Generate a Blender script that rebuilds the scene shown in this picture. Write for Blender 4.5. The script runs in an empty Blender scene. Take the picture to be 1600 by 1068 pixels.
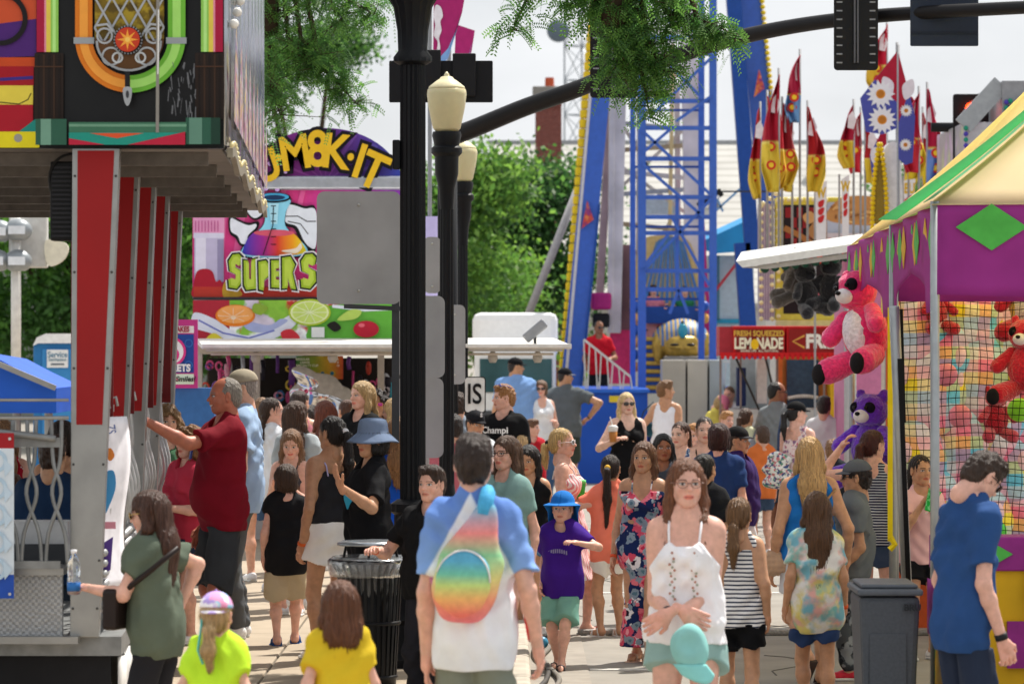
import bpy, bmesh, math, random
import numpy as np
from mathutils import Vector, Matrix
sc = bpy.context.scene
C = sc.collection
R = math.radians
# ---------------- camera ----------------
CH = 2.25            # eye height, photographer on a step
HY = 530.0           # horizon row in the 1600x1068 photograph
FP = 6000.0
cam = bpy.data.objects.new('camera', bpy.data.cameras.new('camera')); C.objects.link(cam)
cam.location = (0, 0, CH); cam.rotation_euler = (R(90), 0, 0)
cam.data.sensor_width = 36; cam.data.lens = 135.0; cam.data.clip_end = 3000; cam.data.shift_y = -4/1600
cam.data.dof.use_dof = True; cam.data.dof.focus_distance = 26.5; cam.data.dof.aperture_fstop = 5.0
sc.camera = cam
# ---------------- world, sun, exposure ----------------
SUN_EL, SUN_AZ = R(58), R(38)     # from behind the crowd, to the right
w = bpy.data.worlds.new('World'); sc.world = w; w.use_nodes = True
nt = w.node_tree; nt.nodes.clear()
out = nt.nodes.new('ShaderNodeOutputWorld'); bg = nt.nodes.new('ShaderNodeBackground'); bg.inputs[1].default_value = 0.076
sky = nt.nodes.new('ShaderNodeTexSky'); sky.sky_type = 'NISHITA'; sky.sun_disc = False
sky.sun_elevation = SUN_EL; sky.sun_rotation = SUN_AZ; sky.dust_density = 2.5; sky.air_density = 1.0
tc = nt.nodes.new('ShaderNodeTexCoord'); nz = nt.nodes.new('ShaderNodeTexNoise'); nz.inputs['Scale'].default_value = 3.2
nz.inputs['Detail'].default_value = 6; nz.inputs['Roughness'].default_value = 0.55
mp = nt.nodes.new('ShaderNodeMapping'); mp.inputs['Scale'].default_value = (1, 1, 2.4)
rp = nt.nodes.new('ShaderNodeValToRGB'); rp.color_ramp.elements[0].position = 0.22; rp.color_ramp.elements[1].position = 0.55
rp.color_ramp.elements[0].color = (.45, .45, .45, 1); rp.color_ramp.elements[1].color = (1, 1, 1, 1)
cl = nt.nodes.new('ShaderNodeValToRGB'); cl.color_ramp.elements[0].position = .3; cl.color_ramp.elements[1].position = .7
cl.color_ramp.elements[0].color = (8.4, 8.7, 9.2, 1); cl.color_ramp.elements[1].color = (10.4, 10.5, 10.6, 1)
mx = nt.nodes.new('ShaderNodeMixRGB')
L = nt.links.new
L(tc.outputs['Generated'], mp.inputs[0]); L(mp.outputs[0], nz.inputs['Vector']); L(nz.outputs[0], rp.inputs[0]); L(nz.outputs[0], cl.inputs[0])
L(rp.outputs[0], mx.inputs[0]); L(sky.outputs[0], mx.inputs[1]); L(cl.outputs[0], mx.inputs[2]); L(mx.outputs[0], bg.inputs[0]); L(bg.outputs[0], out.inputs[0])
sun = bpy.data.objects.new('sun', bpy.data.lights.new('sun', 'SUN')); C.objects.link(sun)
sun.data.energy = 5.0; sun.data.angle = R(0.55); sun.data.color = (1, .95, .87)
sd = Vector((math.sin(SUN_AZ)*math.cos(SUN_EL), math.cos(SUN_AZ)*math.cos(SUN_EL), math.sin(SUN_EL)))
sun.rotation_euler = sd.to_track_quat('Z', 'Y').to_euler()
sc.view_settings.view_transform = 'Standard'; sc.view_settings.look = 'None'; sc.view_settings.gamma = 1
sc.view_settings.exposure = 0.37
try: sc.render.engine = 'CYCLES'
except Exception: pass

def W(px, py, s):
    'a photograph pixel at the distance where one metre spans s pixels'
    return Vector(((px-800)/s, FP/s, CH-(py-HY)/s))

# ---------------- materials ----------------
MC = {}
def hexc(h):
    if not isinstance(h, str): return tuple(h)
    h = h.lstrip('#'); h = ''.join(q*2 for q in h) if len(h) == 3 else h; v = [int(h[i:i+2], 16)/255 for i in (0, 2, 4)]
    return tuple(x/12.92 if x <= .04045 else ((x+.055)/1.055)**2.4 for x in v)
def mat(col, rough=.6, metal=0, var=.12, bump=.0, scale=14, spec=.22, emit=0, trans=0, alpha=1, coat=0, sss=0, stretch=(1, 1, 1), pattern=None, sheen=0, obj=True):
    key = (str(col), rough, metal, var, bump, scale, spec, emit, trans, alpha, coat, sss, stretch, str(pattern), sheen)
    if key in MC: return MC[key]
    c = hexc(col)
    m = bpy.data.materials.new('mat'); m.use_nodes = True; n = m.node_tree; ns = n.nodes; l = n.links.new
    b = ns['Principled BSDF']
    b.inputs['Roughness'].default_value = rough; b.inputs['Metallic'].default_value = metal
    b.inputs['Specular IOR Level'].default_value = spec; b.inputs['Transmission Weight'].default_value = trans
    b.inputs['Alpha'].default_value = alpha; b.inputs['Coat Weight'].default_value = coat
    if sss: b.inputs['Subsurface Weight'].default_value = sss; b.inputs['Subsurface Radius'].default_value = (.012, .004, .002); b.inputs['Subsurface Scale'].default_value = 1
    if sheen: b.inputs['Sheen Weight'].default_value = sheen
    t = ns.new('ShaderNodeTexCoord'); mp = ns.new('ShaderNodeMapping'); l(t.outputs['Object'], mp.inputs[0]); mp.inputs['Scale'].default_value = stretch
    nz = ns.new('ShaderNodeTexNoise'); nz.inputs['Scale'].default_value = scale; nz.inputs['Detail'].default_value = 5; l(mp.outputs[0], nz.inputs['Vector'])
    r = ns.new('ShaderNodeValToRGB'); r.color_ramp.elements[0].position = .3; r.color_ramp.elements[1].position = .7
    lo = 1-var; hi = 1+var*.6
    r.color_ramp.elements[0].color = (lo, lo, lo, 1); r.color_ramp.elements[1].color = (hi, hi, hi, 1); l(nz.outputs[0], r.inputs[0])
    mul = ns.new('ShaderNodeMixRGB'); mul.blend_type = 'MULTIPLY'; mul.inputs[0].default_value = 1
    if pattern == 'attr':
        a = ns.new('ShaderNodeVertexColor'); a.layer_name = 'Col'; l(a.outputs[0], mul.inputs[1])
    elif pattern: l(pattern_node(n, t, pattern, c), mul.inputs[1])
    else: mul.inputs[1].default_value = (*c, 1)
    l(r.outputs[0], mul.inputs[2]); l(mul.outputs[0], b.inputs['Base Color'])
    if emit: l(mul.outputs[0], b.inputs['Emission Color']); b.inputs['Emission Strength'].default_value = emit
    if bump:
        bp = ns.new('ShaderNodeBump'); bp.inputs['Strength'].default_value = bump; bp.inputs['Distance'].default_value = .02
        l(nz.outputs[0], bp.inputs['Height']); l(bp.outputs[0], b.inputs['Normal'])
    MC[key] = m; return m
def pattern_node(n, t, p, c):
    'p = (kind, colour2, colour3.., size)'
    ns = n.nodes; l = n.links.new; k = p[0]
    mp = ns.new('ShaderNodeMapping'); l(t.outputs['Object'], mp.inputs[0])
    def mix(f, a, b):
        m = ns.new('ShaderNodeMixRGB'); l(f, m.inputs[0])
        for i, q in ((1, a), (2, b)):
            if isinstance(q, tuple): m.inputs[i].default_value = (*q, 1)
            else: l(q, m.inputs[i])
        return m.outputs[0]
    def thr(v, a, b):
        m = ns.new('ShaderNodeMapRange'); l(v, m.inputs[0]); m.inputs[1].default_value = a; m.inputs[2].default_value = b; return m.outputs[0]
    def noise(sc_, d=2, off=0):
        z = ns.new('ShaderNodeTexNoise'); z.inputs['Scale'].default_value = sc_; z.inputs['Detail'].default_value = d
        q = ns.new('ShaderNodeMapping'); q.inputs['Location'].default_value = (off, off*1.7, off*.6); l(mp.outputs[0], q.inputs[0]); l(q.outputs[0], z.inputs['Vector']); return z.outputs[0]
    if k in ('hstripe', 'vstripe', 'dstripe'):
        wv = ns.new('ShaderNodeTexWave'); wv.bands_direction = 'Z' if k == 'hstripe' else ('X' if k == 'vstripe' else 'DIAGONAL'); wv.wave_profile = 'SIN'
        wv.inputs['Scale'].default_value = p[2]; wv.inputs['Distortion'].default_value = .6; wv.inputs['Detail'].default_value = 1; l(mp.outputs[0], wv.inputs[0])
        return mix(thr(wv.outputs[1], p[3] if len(p) > 3 else .55, (p[3] if len(p) > 3 else .55)+.1), c, hexc(p[1]))
    if k == 'dots':
        v = ns.new('ShaderNodeTexVoronoi'); v.inputs['Scale'].default_value = p[2]; l(mp.outputs[0], v.inputs['Vector'])
        return mix(thr(v.outputs['Distance'], p[3]+.04, p[3]), c, hexc(p[1]))
    if k == 'blobs':   # base, then blobs of several colours
        cur = c
        for i, q in enumerate(p[1]): cur = mix(thr(noise(p[2], 3, 7.3*i+3), p[3], p[3]+p[4]), cur, hexc(q))
        return cur
    if k == 'flowers':
        cur = c
        for i, (q, q2) in enumerate(p[1]):
            v = ns.new('ShaderNodeTexVoronoi'); v.inputs['Scale'].default_value = p[2]*(1+.23*i); q_ = ns.new('ShaderNodeMapping'); q_.inputs['Location'].default_value = (i*3.1, i*5.3, i*2.2)
            l(mp.outputs[0], q_.inputs[0])
            ad = ns.new('ShaderNodeMixRGB'); ad.blend_type = 'ADD'; ad.inputs[0].default_value = .05
            zz = ns.new('ShaderNodeTexNoise'); zz.inputs['Scale'].default_value = 30; l(q_.outputs[0], zz.inputs['Vector']); l(q_.outputs[0], ad.inputs[1]); l(zz.outputs['Color'], ad.inputs[2])
            l(ad.outputs[0], v.inputs['Vector'])
            cur = mix(thr(v.outputs['Distance'], p[3]+.03, p[3]), cur, hexc(q)); cur = mix(thr(v.outputs['Distance'], p[3]*.42+.03, p[3]*.42), cur, hexc(q2))
        return cur
    if k == 'raglan':
        sx = ns.new('ShaderNodeSeparateXYZ'); l(mp.outputs[0], sx.inputs[0]); ab = ns.new('ShaderNodeMath'); ab.operation = 'ABSOLUTE'; l(sx.outputs['X'], ab.inputs[0]); mu = ns.new('ShaderNodeMath'); mu.operation = 'MULTIPLY_ADD'; l(sx.outputs['Z'], mu.inputs[0]); mu.inputs[1].default_value = .55; l(ab.outputs[0], mu.inputs[2])
        return mix(thr(mu.outputs[0], p[2], p[2]+.012), c, mix(thr(sx.outputs['Z'], p[3]-.1, p[3]+.2), hexc(p[1]), hexc(p[4])))
    if k == 'vgrad' or k == 'hgrad':   # stops (pos, col) over object range a..b
        sx = ns.new('ShaderNodeSeparateXYZ'); l(mp.outputs[0], sx.inputs[0]); r = ns.new('ShaderNodeValToRGB')
        l(thr(sx.outputs['Z' if k == 'vgrad' else 'X'], p[2], p[3]), r.inputs[0]); e = r.color_ramp.elements
        while len(e) < len(p[1]): e.new(.5)
        for i, (po, co) in enumerate(p[1]): e[i].position = po; e[i].color = (*hexc(co), 1)
        return r.outputs[0]
    if k == 'brick':
        q_ = ns.new('ShaderNodeMapping'); q_.inputs['Rotation'].default_value = (R(90), 0, 0); l(t.outputs['Object'], q_.inputs[0])
        b = ns.new('ShaderNodeTexBrick'); l(q_.outputs[0], b.inputs[0]); b.inputs['Color1'].default_value = (*c, 1); b.inputs['Color2'].default_value = (*hexc(p[1]), 1)
        b.inputs['Mortar'].default_value = (*hexc(p[2]), 1); b.inputs['Scale'].default_value = p[3]; b.inputs['Mortar Size'].default_value = .012; return b.outputs[0]
    if k == 'check':
        q_ = ns.new('ShaderNodeTexChecker'); q_.inputs['Scale'].default_value = p[2]; l(t.outputs['Object'], q_.inputs[0]); q_.inputs[1].default_value = (*c, 1); q_.inputs[2].default_value = (*hexc(p[1]), 1); return q_.outputs[0]
    raise ValueError(k)

# ---------------- mesh helpers ----------------
def tag(o, label=None, cat=None, group=None, kind=None):
    if label: o['label'] = label
    if cat: o['category'] = cat
    if group: o['group'] = group
    if kind: o['kind'] = kind
    return o
def thing(name, label, cat, loc=(0, 0, 0), rz=0, group=None):
    o = bpy.data.objects.new(name, None); C.objects.link(o); o.location = loc; o.rotation_euler = (0, 0, rz); o.empty_display_size = .1
    return tag(o, label, cat, group)
class MB:
    def __init__(s): s.v = []; s.f = []; s.m = []; s.n = 0; s.cur = 0
    def add(s, vs, fs, mi=None):
        s.v += [tuple(v) for v in vs]; s.f += [tuple(i+s.n for i in f) for f in fs]; s.m += [s.cur if mi is None else mi]*len(fs); s.n = len(s.v); return s
    def box(s, a, b, mi=None, rot=None):
        a, b = Vector(a), Vector(b); c = (a+b)/2; vs = []
        for z in (a.z, b.z):
            for x, y in ((a.x, a.y), (b.x, a.y), (b.x, b.y), (a.x, b.y)):
                p = Vector((x, y, z))
                if rot is not None: p = c+rot@(p-c)
                vs.append(p)
        return s.add(vs, [(0, 3, 2, 1), (4, 5, 6, 7), (0, 1, 5, 4), (1, 2, 6, 5), (2, 3, 7, 6), (3, 0, 4, 7)], mi)
    def cbox(s, c, d, mi=None, rot=None):
        c = Vector(c); d = Vector(d)/2; return s.box(c-d, c+d, mi, rot)
    def bar(s, p, q, wd, dp, mi=None, up=(0, 0, 1)):
        p, q = Vector(p), Vector(q); d = (q-p).normalized(); u = Vector(up)
        if abs(d.dot(u)) > .95: u = Vector((0, 1, 0))
        a = d.cross(u).normalized()*wd/2; b = a.cross(d).normalized()*dp/2
        vs = [p-a-b, p+a-b, p+a+b, p-a+b, q-a-b, q+a-b, q+a+b, q-a+b]
        return s.add(vs, [(0, 1, 2, 3), (7, 6, 5, 4), (0, 4, 5, 1), (1, 5, 6, 2), (2, 6, 7, 3), (3, 7, 4, 0)], mi)
    def tube(s, pts, r, n=8, mi=None, closed=False):
        pts = [Vector(p) for p in pts]; N = len(pts); rr = r if isinstance(r, (list, tuple)) else [r]*N
        vs = []; up = None
        for i, p in enumerate(pts):
            d = (pts[min(i+1, N-1)]-pts[max(i-1, 0)]) if not closed else (pts[(i+1) % N]-pts[i-1])
            d.normalize()
            if up is None: up = Vector((0, 0, 1)) if abs(d.z) < .9 else Vector((0, 1, 0))
            a = d.cross(up).normalized(); b = a.cross(d).normalized(); up = b
            for j in range(n): t = 2*math.pi*j/n; vs.append(p+(a*math.cos(t)+b*math.sin(t))*rr[i])
        fs = []
        for i in range(N if closed else N-1):
            for j in range(n): k = (j+1) % n; i2 = (i+1) % N; fs.append((i*n+j, i*n+k, i2*n+k, i2*n+j))
        if not closed: fs += [tuple(range(n))[::-1], tuple((N-1)*n+j for j in range(n))]
        return s.add(vs, fs, mi)
    def lathe(s, prof, c=(0, 0, 0), n=24, mi=None, flute=0, axis=None):
        c = Vector(c); vs = []; fs = []
        for r, z in prof:
            for j in range(n):
                t = 2*math.pi*j/n; q = r*(1-(flute if (j % 2) else 0)); p = Vector((q*math.cos(t), q*math.sin(t), z))
                if axis is not None: p = axis@p
                vs.append(c+p)
        m = len(prof)
        for i in range(m-1):
            for j in range(n): k = (j+1) % n; fs.append((i*n+j, i*n+k, (i+1)*n+k, (i+1)*n+j))
        fs += [tuple(range(n))[::-1], tuple((m-1)*n+j for j in range(n))]
        return s.add(vs, fs, mi)
    def prism(s, pts, y0, y1, mi=None, fn=None):
        'pts: (x, z) outline in the plane facing the camera, extruded from y0 (front) to y1'
        n = len(pts); vs = [Vector((x, y, z)) for y in (y0, y1) for x, z in pts]
        if fn: vs = [fn(v) for v in vs]
        ar = sum(pts[i][0]*pts[(i+1) % n][1]-pts[(i+1) % n][0]*pts[i][1] for i in range(n))
        f0 = tuple(range(n)); f1 = tuple(range(n, 2*n))[::-1]; fs = [f0, f1] if ar > 0 else [f0[::-1], f1[::-1]]
        for i in range(n):
            k = (i+1) % n; q = (i, i+n, k+n, k); fs.append(q if ar > 0 else q[::-1])
        return s.add(vs, fs, mi)
    def ball(s, c, r, n=12, m=8, mi=None):
        r = Vector((r, r, r)) if not hasattr(r, '__len__') else Vector(r); c = Vector(c)
        vs = [c+Vector((0, 0, -r.z))]
        for i in range(1, m):
            a = -math.pi/2+math.pi*i/m
            for j in range(n): t = 2*math.pi*j/n; vs.append(c+Vector((r.x*math.cos(a)*math.cos(t), r.y*math.cos(a)*math.sin(t), r.z*math.sin(a))))
        vs.append(c+Vector((0, 0, r.z))); fs = []
        for j in range(n):
            k = (j+1) % n; fs.append((0, 1+k, 1+j)); fs.append((len(vs)-1, 1+(m-2)*n+j, 1+(m-2)*n+k))
            for i in range(m-2): a = 1+i*n; fs.append((a+j, a+k, a+n+k, a+n+j))
        return s.add(vs, fs, mi)
    def grid(s, fn, nu, nv, mi=None):
        vs = [fn(i/nu, j/nv) for j in range(nv+1) for i in range(nu+1)]
        fs = [(j*(nu+1)+i, j*(nu+1)+i+1, (j+1)*(nu+1)+i+1, (j+1)*(nu+1)+i) for j in range(nv) for i in range(nu)]
        return s.add(vs, fs, mi)
    def text(s, txt, c, size, mi=None, bold=0, depth=.006, sx=1, rot=0, shear=0, align='CENTER', warp=None):
        'flat lettering facing the camera (-y) with its centre line at c'
        for V, F in [text_mesh(txt, bold, align, shear)]:
            vs = []
            cr, sr = math.cos(rot), math.sin(rot)
            for x, y, z in V:
                x, y = x*size*sx, y*size; x, y = x*cr-y*sr, x*sr+y*cr
                vs.append(Vector((c[0]+x, c[1]-depth*(z+.5), c[2]+y)))
            if warp: vs = [warp(v) for v in vs]
            s.add(vs, F, mi)
        return s
    def build(s, name, mats, parent=None, smooth=False, bevel=0, solid=0, loc=None):
        me = bpy.data.meshes.new(name); me.from_pydata(s.v, [], s.f)
        mats = mats if isinstance(mats, (list, tuple)) else [mats]
        for m in mats: me.materials.append(m)
        if len(mats) > 1: me.polygons.foreach_set('material_index', s.m)
        if smooth: me.polygons.foreach_set('use_smooth', [True]*len(me.polygons))
        if smooth == 'auto': me.set_sharp_from_angle(angle=R(40))
        me.update(); o = bpy.data.objects.new(name, me); C.objects.link(o)
        if parent: o.parent = parent
        if loc: o.location = loc
        if bevel: b = o.modifiers.new('b', 'BEVEL'); b.width = bevel; b.segments = 2; b.limit_method = 'ANGLE'
        if solid: b = o.modifiers.new('s', 'SOLIDIFY'); b.thickness = solid; b.offset = 0
        return o
TM = {}
def text_mesh(txt, bold, align, shear):
    key = (txt, bold, align, shear)
    if key in TM: return TM[key]
    cu = bpy.data.curves.new('t', 'FONT'); cu.body = txt; cu.align_x = align; cu.align_y = 'CENTER'; cu.size = 1; cu.offset = bold; cu.extrude = .5; cu.shear = shear; cu.resolution_u = 4
    o = bpy.data.objects.new('t', cu); C.objects.link(o); dg = bpy.context.evaluated_depsgraph_get(); e = o.evaluated_get(dg); me = e.to_mesh()
    V = [tuple(v.co) for v in me.vertices]; F = [tuple(p.vertices)[::1] for p in me.polygons]
    e.to_mesh_clear(); bpy.data.objects.remove(o); bpy.data.curves.remove(cu)
    TM[key] = (V, F); return TM[key]
def copy_tree(o, parent=None, loc=None, label=None):
    c = o.copy(); C.objects.link(c); c.parent = parent
    for ch in list(o.children): copy_tree(ch, c)
    if loc is not None: c.location = loc
    if label: c['label'] = label
    return c
def circ(cx, cz, rx, rz=None, n=28, a0=0, a1=360):
    rz = rx if rz is None else rz; m = n if a1-a0 >= 360 else n+1
    return [(cx+rx*math.cos(R(a0+(a1-a0)*i/n)), cz+rz*math.sin(R(a0+(a1-a0)*i/n))) for i in range(m)]
def smoothpts(pts, n=6, closed=True):
    'Catmull-Rom through 2-d points'
    o = []; N = len(pts)
    for i in range(N if closed else N-1):
        p0, p1, p2, p3 = (pts[(i-1) % N] if closed or i else pts[0]), pts[i], pts[(i+1) % N], (pts[(i+2) % N] if closed or i+2 < N else pts[-1])
        for j in range(n):
            t = j/n; o.append(tuple(.5*((2*p1[k])+(-p0[k]+p2[k])*t+(2*p0[k]-5*p1[k]+4*p2[k]-p3[k])*t*t+(-p0[k]+3*p1[k]-3*p2[k]+p3[k])*t**3) for k in range(len(p1))))
    if not closed: o.append(tuple(pts[-1]))
    return o
# ---------------- implicit surfaces (figures, plush, hair) ----------------
class Pr:
    'a tapered capsule a-b; M maps (p-c) into the space where it is round'
    def __init__(s, a, b=None, ra=.1, rb=None, k=.03, M=None, c=(0, 0, 0), op=1, clip=None):
        s.clip = clip; s.a = np.array(a, float); s.b = np.array(a if b is None else b, float); s.ra = ra; s.rb = ra if rb is None else rb; s.k = k
        s.M = M; s.c = np.array(c, float); s.op = op
        if M is None: P = [s.a+s.c, s.b+s.c]; ex = 1
        else: Mi = np.linalg.inv(M); P = [Mi@s.a+s.c, Mi@s.b+s.c]; ex = np.abs(np.linalg.svd(Mi)[1]).max()
        r = max(s.ra, s.rb)*ex+s.k+.01; s.P = P; s.lo = np.minimum(*P)-r; s.hi = np.maximum(*P)+r
        s.iex = 1 if M is None else np.linalg.svd(Mi)[1].min()
    def d(s, x, y, z):
        v = s.d0(x, y, z)
        if s.clip is not None: q, n = s.clip; v = np.maximum(v, (x-q[0])*n[0]+(y-q[1])*n[1]+(z-q[2])*n[2])
        return v
    def d0(s, x, y, z):
        x = x-s.c[0]; y = y-s.c[1]; z = z-s.c[2]
        if s.M is not None: m = s.M; x, y, z = m[0, 0]*x+m[0, 1]*y+m[0, 2]*z, m[1, 0]*x+m[1, 1]*y+m[1, 2]*z, m[2, 0]*x+m[2, 1]*y+m[2, 2]*z
        ab = s.b-s.a; L2 = ab@ab; x = x-s.a[0]; y = y-s.a[1]; z = z-s.a[2]
        if L2 > 1e-9: t = np.clip((x*ab[0]+y*ab[1]+z*ab[2])/L2, 0, 1); return (np.sqrt((x-t*ab[0])**2+(y-t*ab[1])**2+(z-t*ab[2])**2)-(s.ra+t*(s.rb-s.ra)))*s.iex
        return (np.sqrt(x*x+y*y+z*z)-s.ra)*s.iex
def ell(c, r, Rm=None, k=.02, op=1):
    M = np.diag([1/q for q in r]); M = M if Rm is None else M@Rm.T
    return Pr((0, 0, 0), None, 1, None, k, M, c, op)
def fieldmesh(prims, h, noise=None, clips=(), pad=.01):
    pos = [p for p in prims if p.op > 0]
    lo = np.min([p.lo for p in pos], 0)-pad; hi = np.max([p.hi for p in pos], 0)+pad
    n = np.ceil((hi-lo)/h).astype(int)+2
    ax = [lo[i]+h*np.arange(n[i]) for i in range(3)]
    F = np.full(n, .08, np.float32)
    for p in prims:
        i0 = np.maximum(((p.lo-lo)/h).astype(int), 0); i1 = np.minimum(((p.hi-lo)/h).astype(int)+2, n)
        if (i1 <= i0).any(): continue
        sl = tuple(slice(a, b) for a, b in zip(i0, i1))
        x = ax[0][sl[0]][:, None, None]; y = ax[1][sl[1]][None, :, None]; z = ax[2][sl[2]][None, None, :]
        d = p.d(x, y, z).astype(np.float32); g = F[sl]
        if p.op < 0: d = -d; hh = np.clip(.5-.5*(d-g)/p.k, 0, 1)*1.0; F[sl] = d*(1-hh)+g*hh+p.k*hh*(1-hh)
        else: hh = np.clip(.5+.5*(d-g)/p.k, 0, 1); F[sl] = d*(1-hh)+g*hh-p.k*hh*(1-hh)
    X, Y, Z = ax[0][:, None, None], ax[1][None, :, None], ax[2][None, None, :]
    if noise is not None: F += noise(X, Y, Z).astype(np.float32)
    for c in clips: F = np.maximum(F, c(X, Y, Z).astype(np.float32))
    F[0] = F[-1] = .05; F[:, 0] = F[:, -1] = .05; F[:, :, 0] = F[:, :, -1] = .05
    ins = F < 0; st = (n[1]*n[2], n[2], 1); Ff = F.ravel(); allc = []; allp = []; flips = []
    for a in range(3):
        s0 = [slice(None)]*3; s1 = [slice(None)]*3; s0[a] = slice(0, -1); s1[a] = slice(1, None)
        A = ins[tuple(s0)]; B = ins[tuple(s1)]; I = np.argwhere(A != B)
        if len(I) == 0: continue
        f = I@np.array(st); f0 = Ff[f]; f1 = Ff[f+st[a]]; t = f0/(f0-f1); P = lo+I*h; P[:, a] += t*h
        b, c = (a+1) % 3, (a+2) % 3
        allc.append(np.stack([f-st[b]-st[c], f-st[c], f, f-st[b]])); allp.append(P); flips.append(ins.ravel()[f])
    if not allc: return np.zeros((0, 3)), np.zeros((0, 4), int)
    cid = np.concatenate(allc, 1); P = np.concatenate(allp); fl = np.concatenate(flips)
    u, inv = np.unique(cid.ravel(), return_inverse=True); inv = inv.ravel(); cnt = np.bincount(inv)
    V = np.stack([np.bincount(inv, np.tile(P[:, i], 4))/cnt for i in range(3)], 1)
    Q = inv.reshape(4, -1).T; Q = np.where(fl[:, None], Q, Q[:, ::-1])
    return V, Q
def mesh_np(name, parts, mats, parent, col=None, mi=None):
    V = []; Q = []; n = 0
    for v, q in parts:
        V.append(v); Q.append(q+n); n += len(v)
    V = np.concatenate(V); Q = np.concatenate(Q); me = bpy.data.meshes.new(name)
    me.vertices.add(len(V)); me.vertices.foreach_set('co', V.astype(np.float32).ravel())
    me.loops.add(Q.size); me.loops.foreach_set('vertex_index', Q.astype(np.int32).ravel())
    me.polygons.add(len(Q)); me.polygons.foreach_set('loop_start', np.arange(0, Q.size, 4, dtype=np.int32)); me.polygons.foreach_set('loop_total', np.full(len(Q), 4, np.int32))
    me.polygons.foreach_set('use_smooth', np.ones(len(Q), bool))
    for m in (mats if isinstance(mats, (list, tuple)) else [mats]): me.materials.append(m)
    if mi is not None: me.polygons.foreach_set('material_index', mi[Q[:, 0]].astype(np.int32))
    me.update(calc_edges=True); me.validate()
    if col is not None:
        at = me.color_attributes.new('Col', 'FLOAT_COLOR', 'POINT'); at.data.foreach_set('color', np.concatenate([col, np.ones((len(col), 1))], 1).astype(np.float32).ravel())
    o = bpy.data.objects.new(name, me); C.objects.link(o); o.parent = parent; return o
def wav(seed, n=5, f=12, amp=.004, st=(1, 1, 1)):
    r = np.random.RandomState(seed); D = r.normal(size=(n, 3)); D /= np.linalg.norm(D, axis=1)[:, None]; D = D*np.array(st); ph = r.rand(n)*6.28; fr = f*(1+r.rand(n)*1.6)
    def g(X, Y, Z):
        t = 0
        for i in range(n): t = t+np.sin(fr[i]*(D[i, 0]*X+D[i, 1]*Y+D[i, 2]*Z)+ph[i])
        return t*amp/math.sqrt(n)
    return g
def rot(ax, deg):
    return np.array(Matrix.Rotation(R(deg), 3, ax))
def vn(v): v = np.array(v, float); return v/max(np.linalg.norm(v), 1e-9)
def ik(S, T, l1, l2, pole):
    S = np.array(S, float); T = np.array(T, float); D = T-S; d = np.linalg.norm(D); d = min(max(d, abs(l1-l2)*1.05+.01), (l1+l2)*.995); u = vn(D)
    T = S+u*d; a = (l1*l1-l2*l2+d*d)/(2*d); hh = math.sqrt(max(l1*l1-a*a, 0)); p = np.array(pole, float); p = vn(p-u*(p@u)); return S+u*a+p*hh, T
from mathutils.kdtree import KDTree
def strands(v, seed, n, w, step, k=6):
    'loose locks that follow the surface of a hair mesh and lift off at their tips'
    V, Q = v; N = np.zeros_like(V); fn = np.cross(V[Q[:, 1]]-V[Q[:, 0]], V[Q[:, 2]]-V[Q[:, 0]])
    for i in range(4): np.add.at(N, Q[:, i], fn)
    N /= np.maximum(np.linalg.norm(N, axis=1), 1e-12)[:, None]
    kd = KDTree(len(V)); [kd.insert(p, i) for i, p in enumerate(V)]; kd.balance(); r = np.random.RandomState(seed); cen = V.mean(0); nv = []; nq = []; b = 0
    for s_ in r.randint(0, len(V), n):
        p = V[s_]; nn = N[s_]; path = []; kk = k+r.randint(-2, 3); lift = .0015+.004*r.rand()**2
        d = np.array((0, 0, -1.))
        for j in range(kk):
            path.append((p+nn*lift*(1+1.4*j/kk), nn, d)); g = np.array((r.normal()*.08, r.normal()*.08, -1.)); 
            if abs(nn[2]) > .85: g = g*.3+np.array((p[0]-cen[0], p[1]-cen[1], 0))*8
            d = g-nn*(g@nn); d /= max(np.linalg.norm(d), 1e-6); p2 = p+d*step; i = kd.find(p2)[1]; 
            if np.linalg.norm(V[i]-p2) > step: p = p2
            else: p = V[i]*.6+(p2)*.4; nn = N[i]
        for j, (q, n_, d_) in enumerate(path):
            sd_ = np.cross(n_, d_); ww = w*(1-.85*j/(kk-1)); nv += [q+sd_*ww, q-sd_*ww]
        nq += [(b+2*j, b+2*j+1, b+2*j+3, b+2*j+2) for j in range(kk-1)]; b += 2*kk
    return np.array(nv), np.array(nq)
HAIRM = {}
def hairmat(c):
    return mat(c, .40, var=.55, bump=.6, scale=9, stretch=(22, 22, .7), spec=.4)
SK = {'fair': '#d8a68c', 'pink': '#dcaa96', 'tan': '#c0906f', 'olive': '#b98a6a', 'brown': '#946347', 'pale': '#dfb7a2'}
def fab(c, pattern=None, rough=.85):
    return mat(c, rough, var=.14, bump=.75, scale=5, pattern=pattern, spec=.12)

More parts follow.
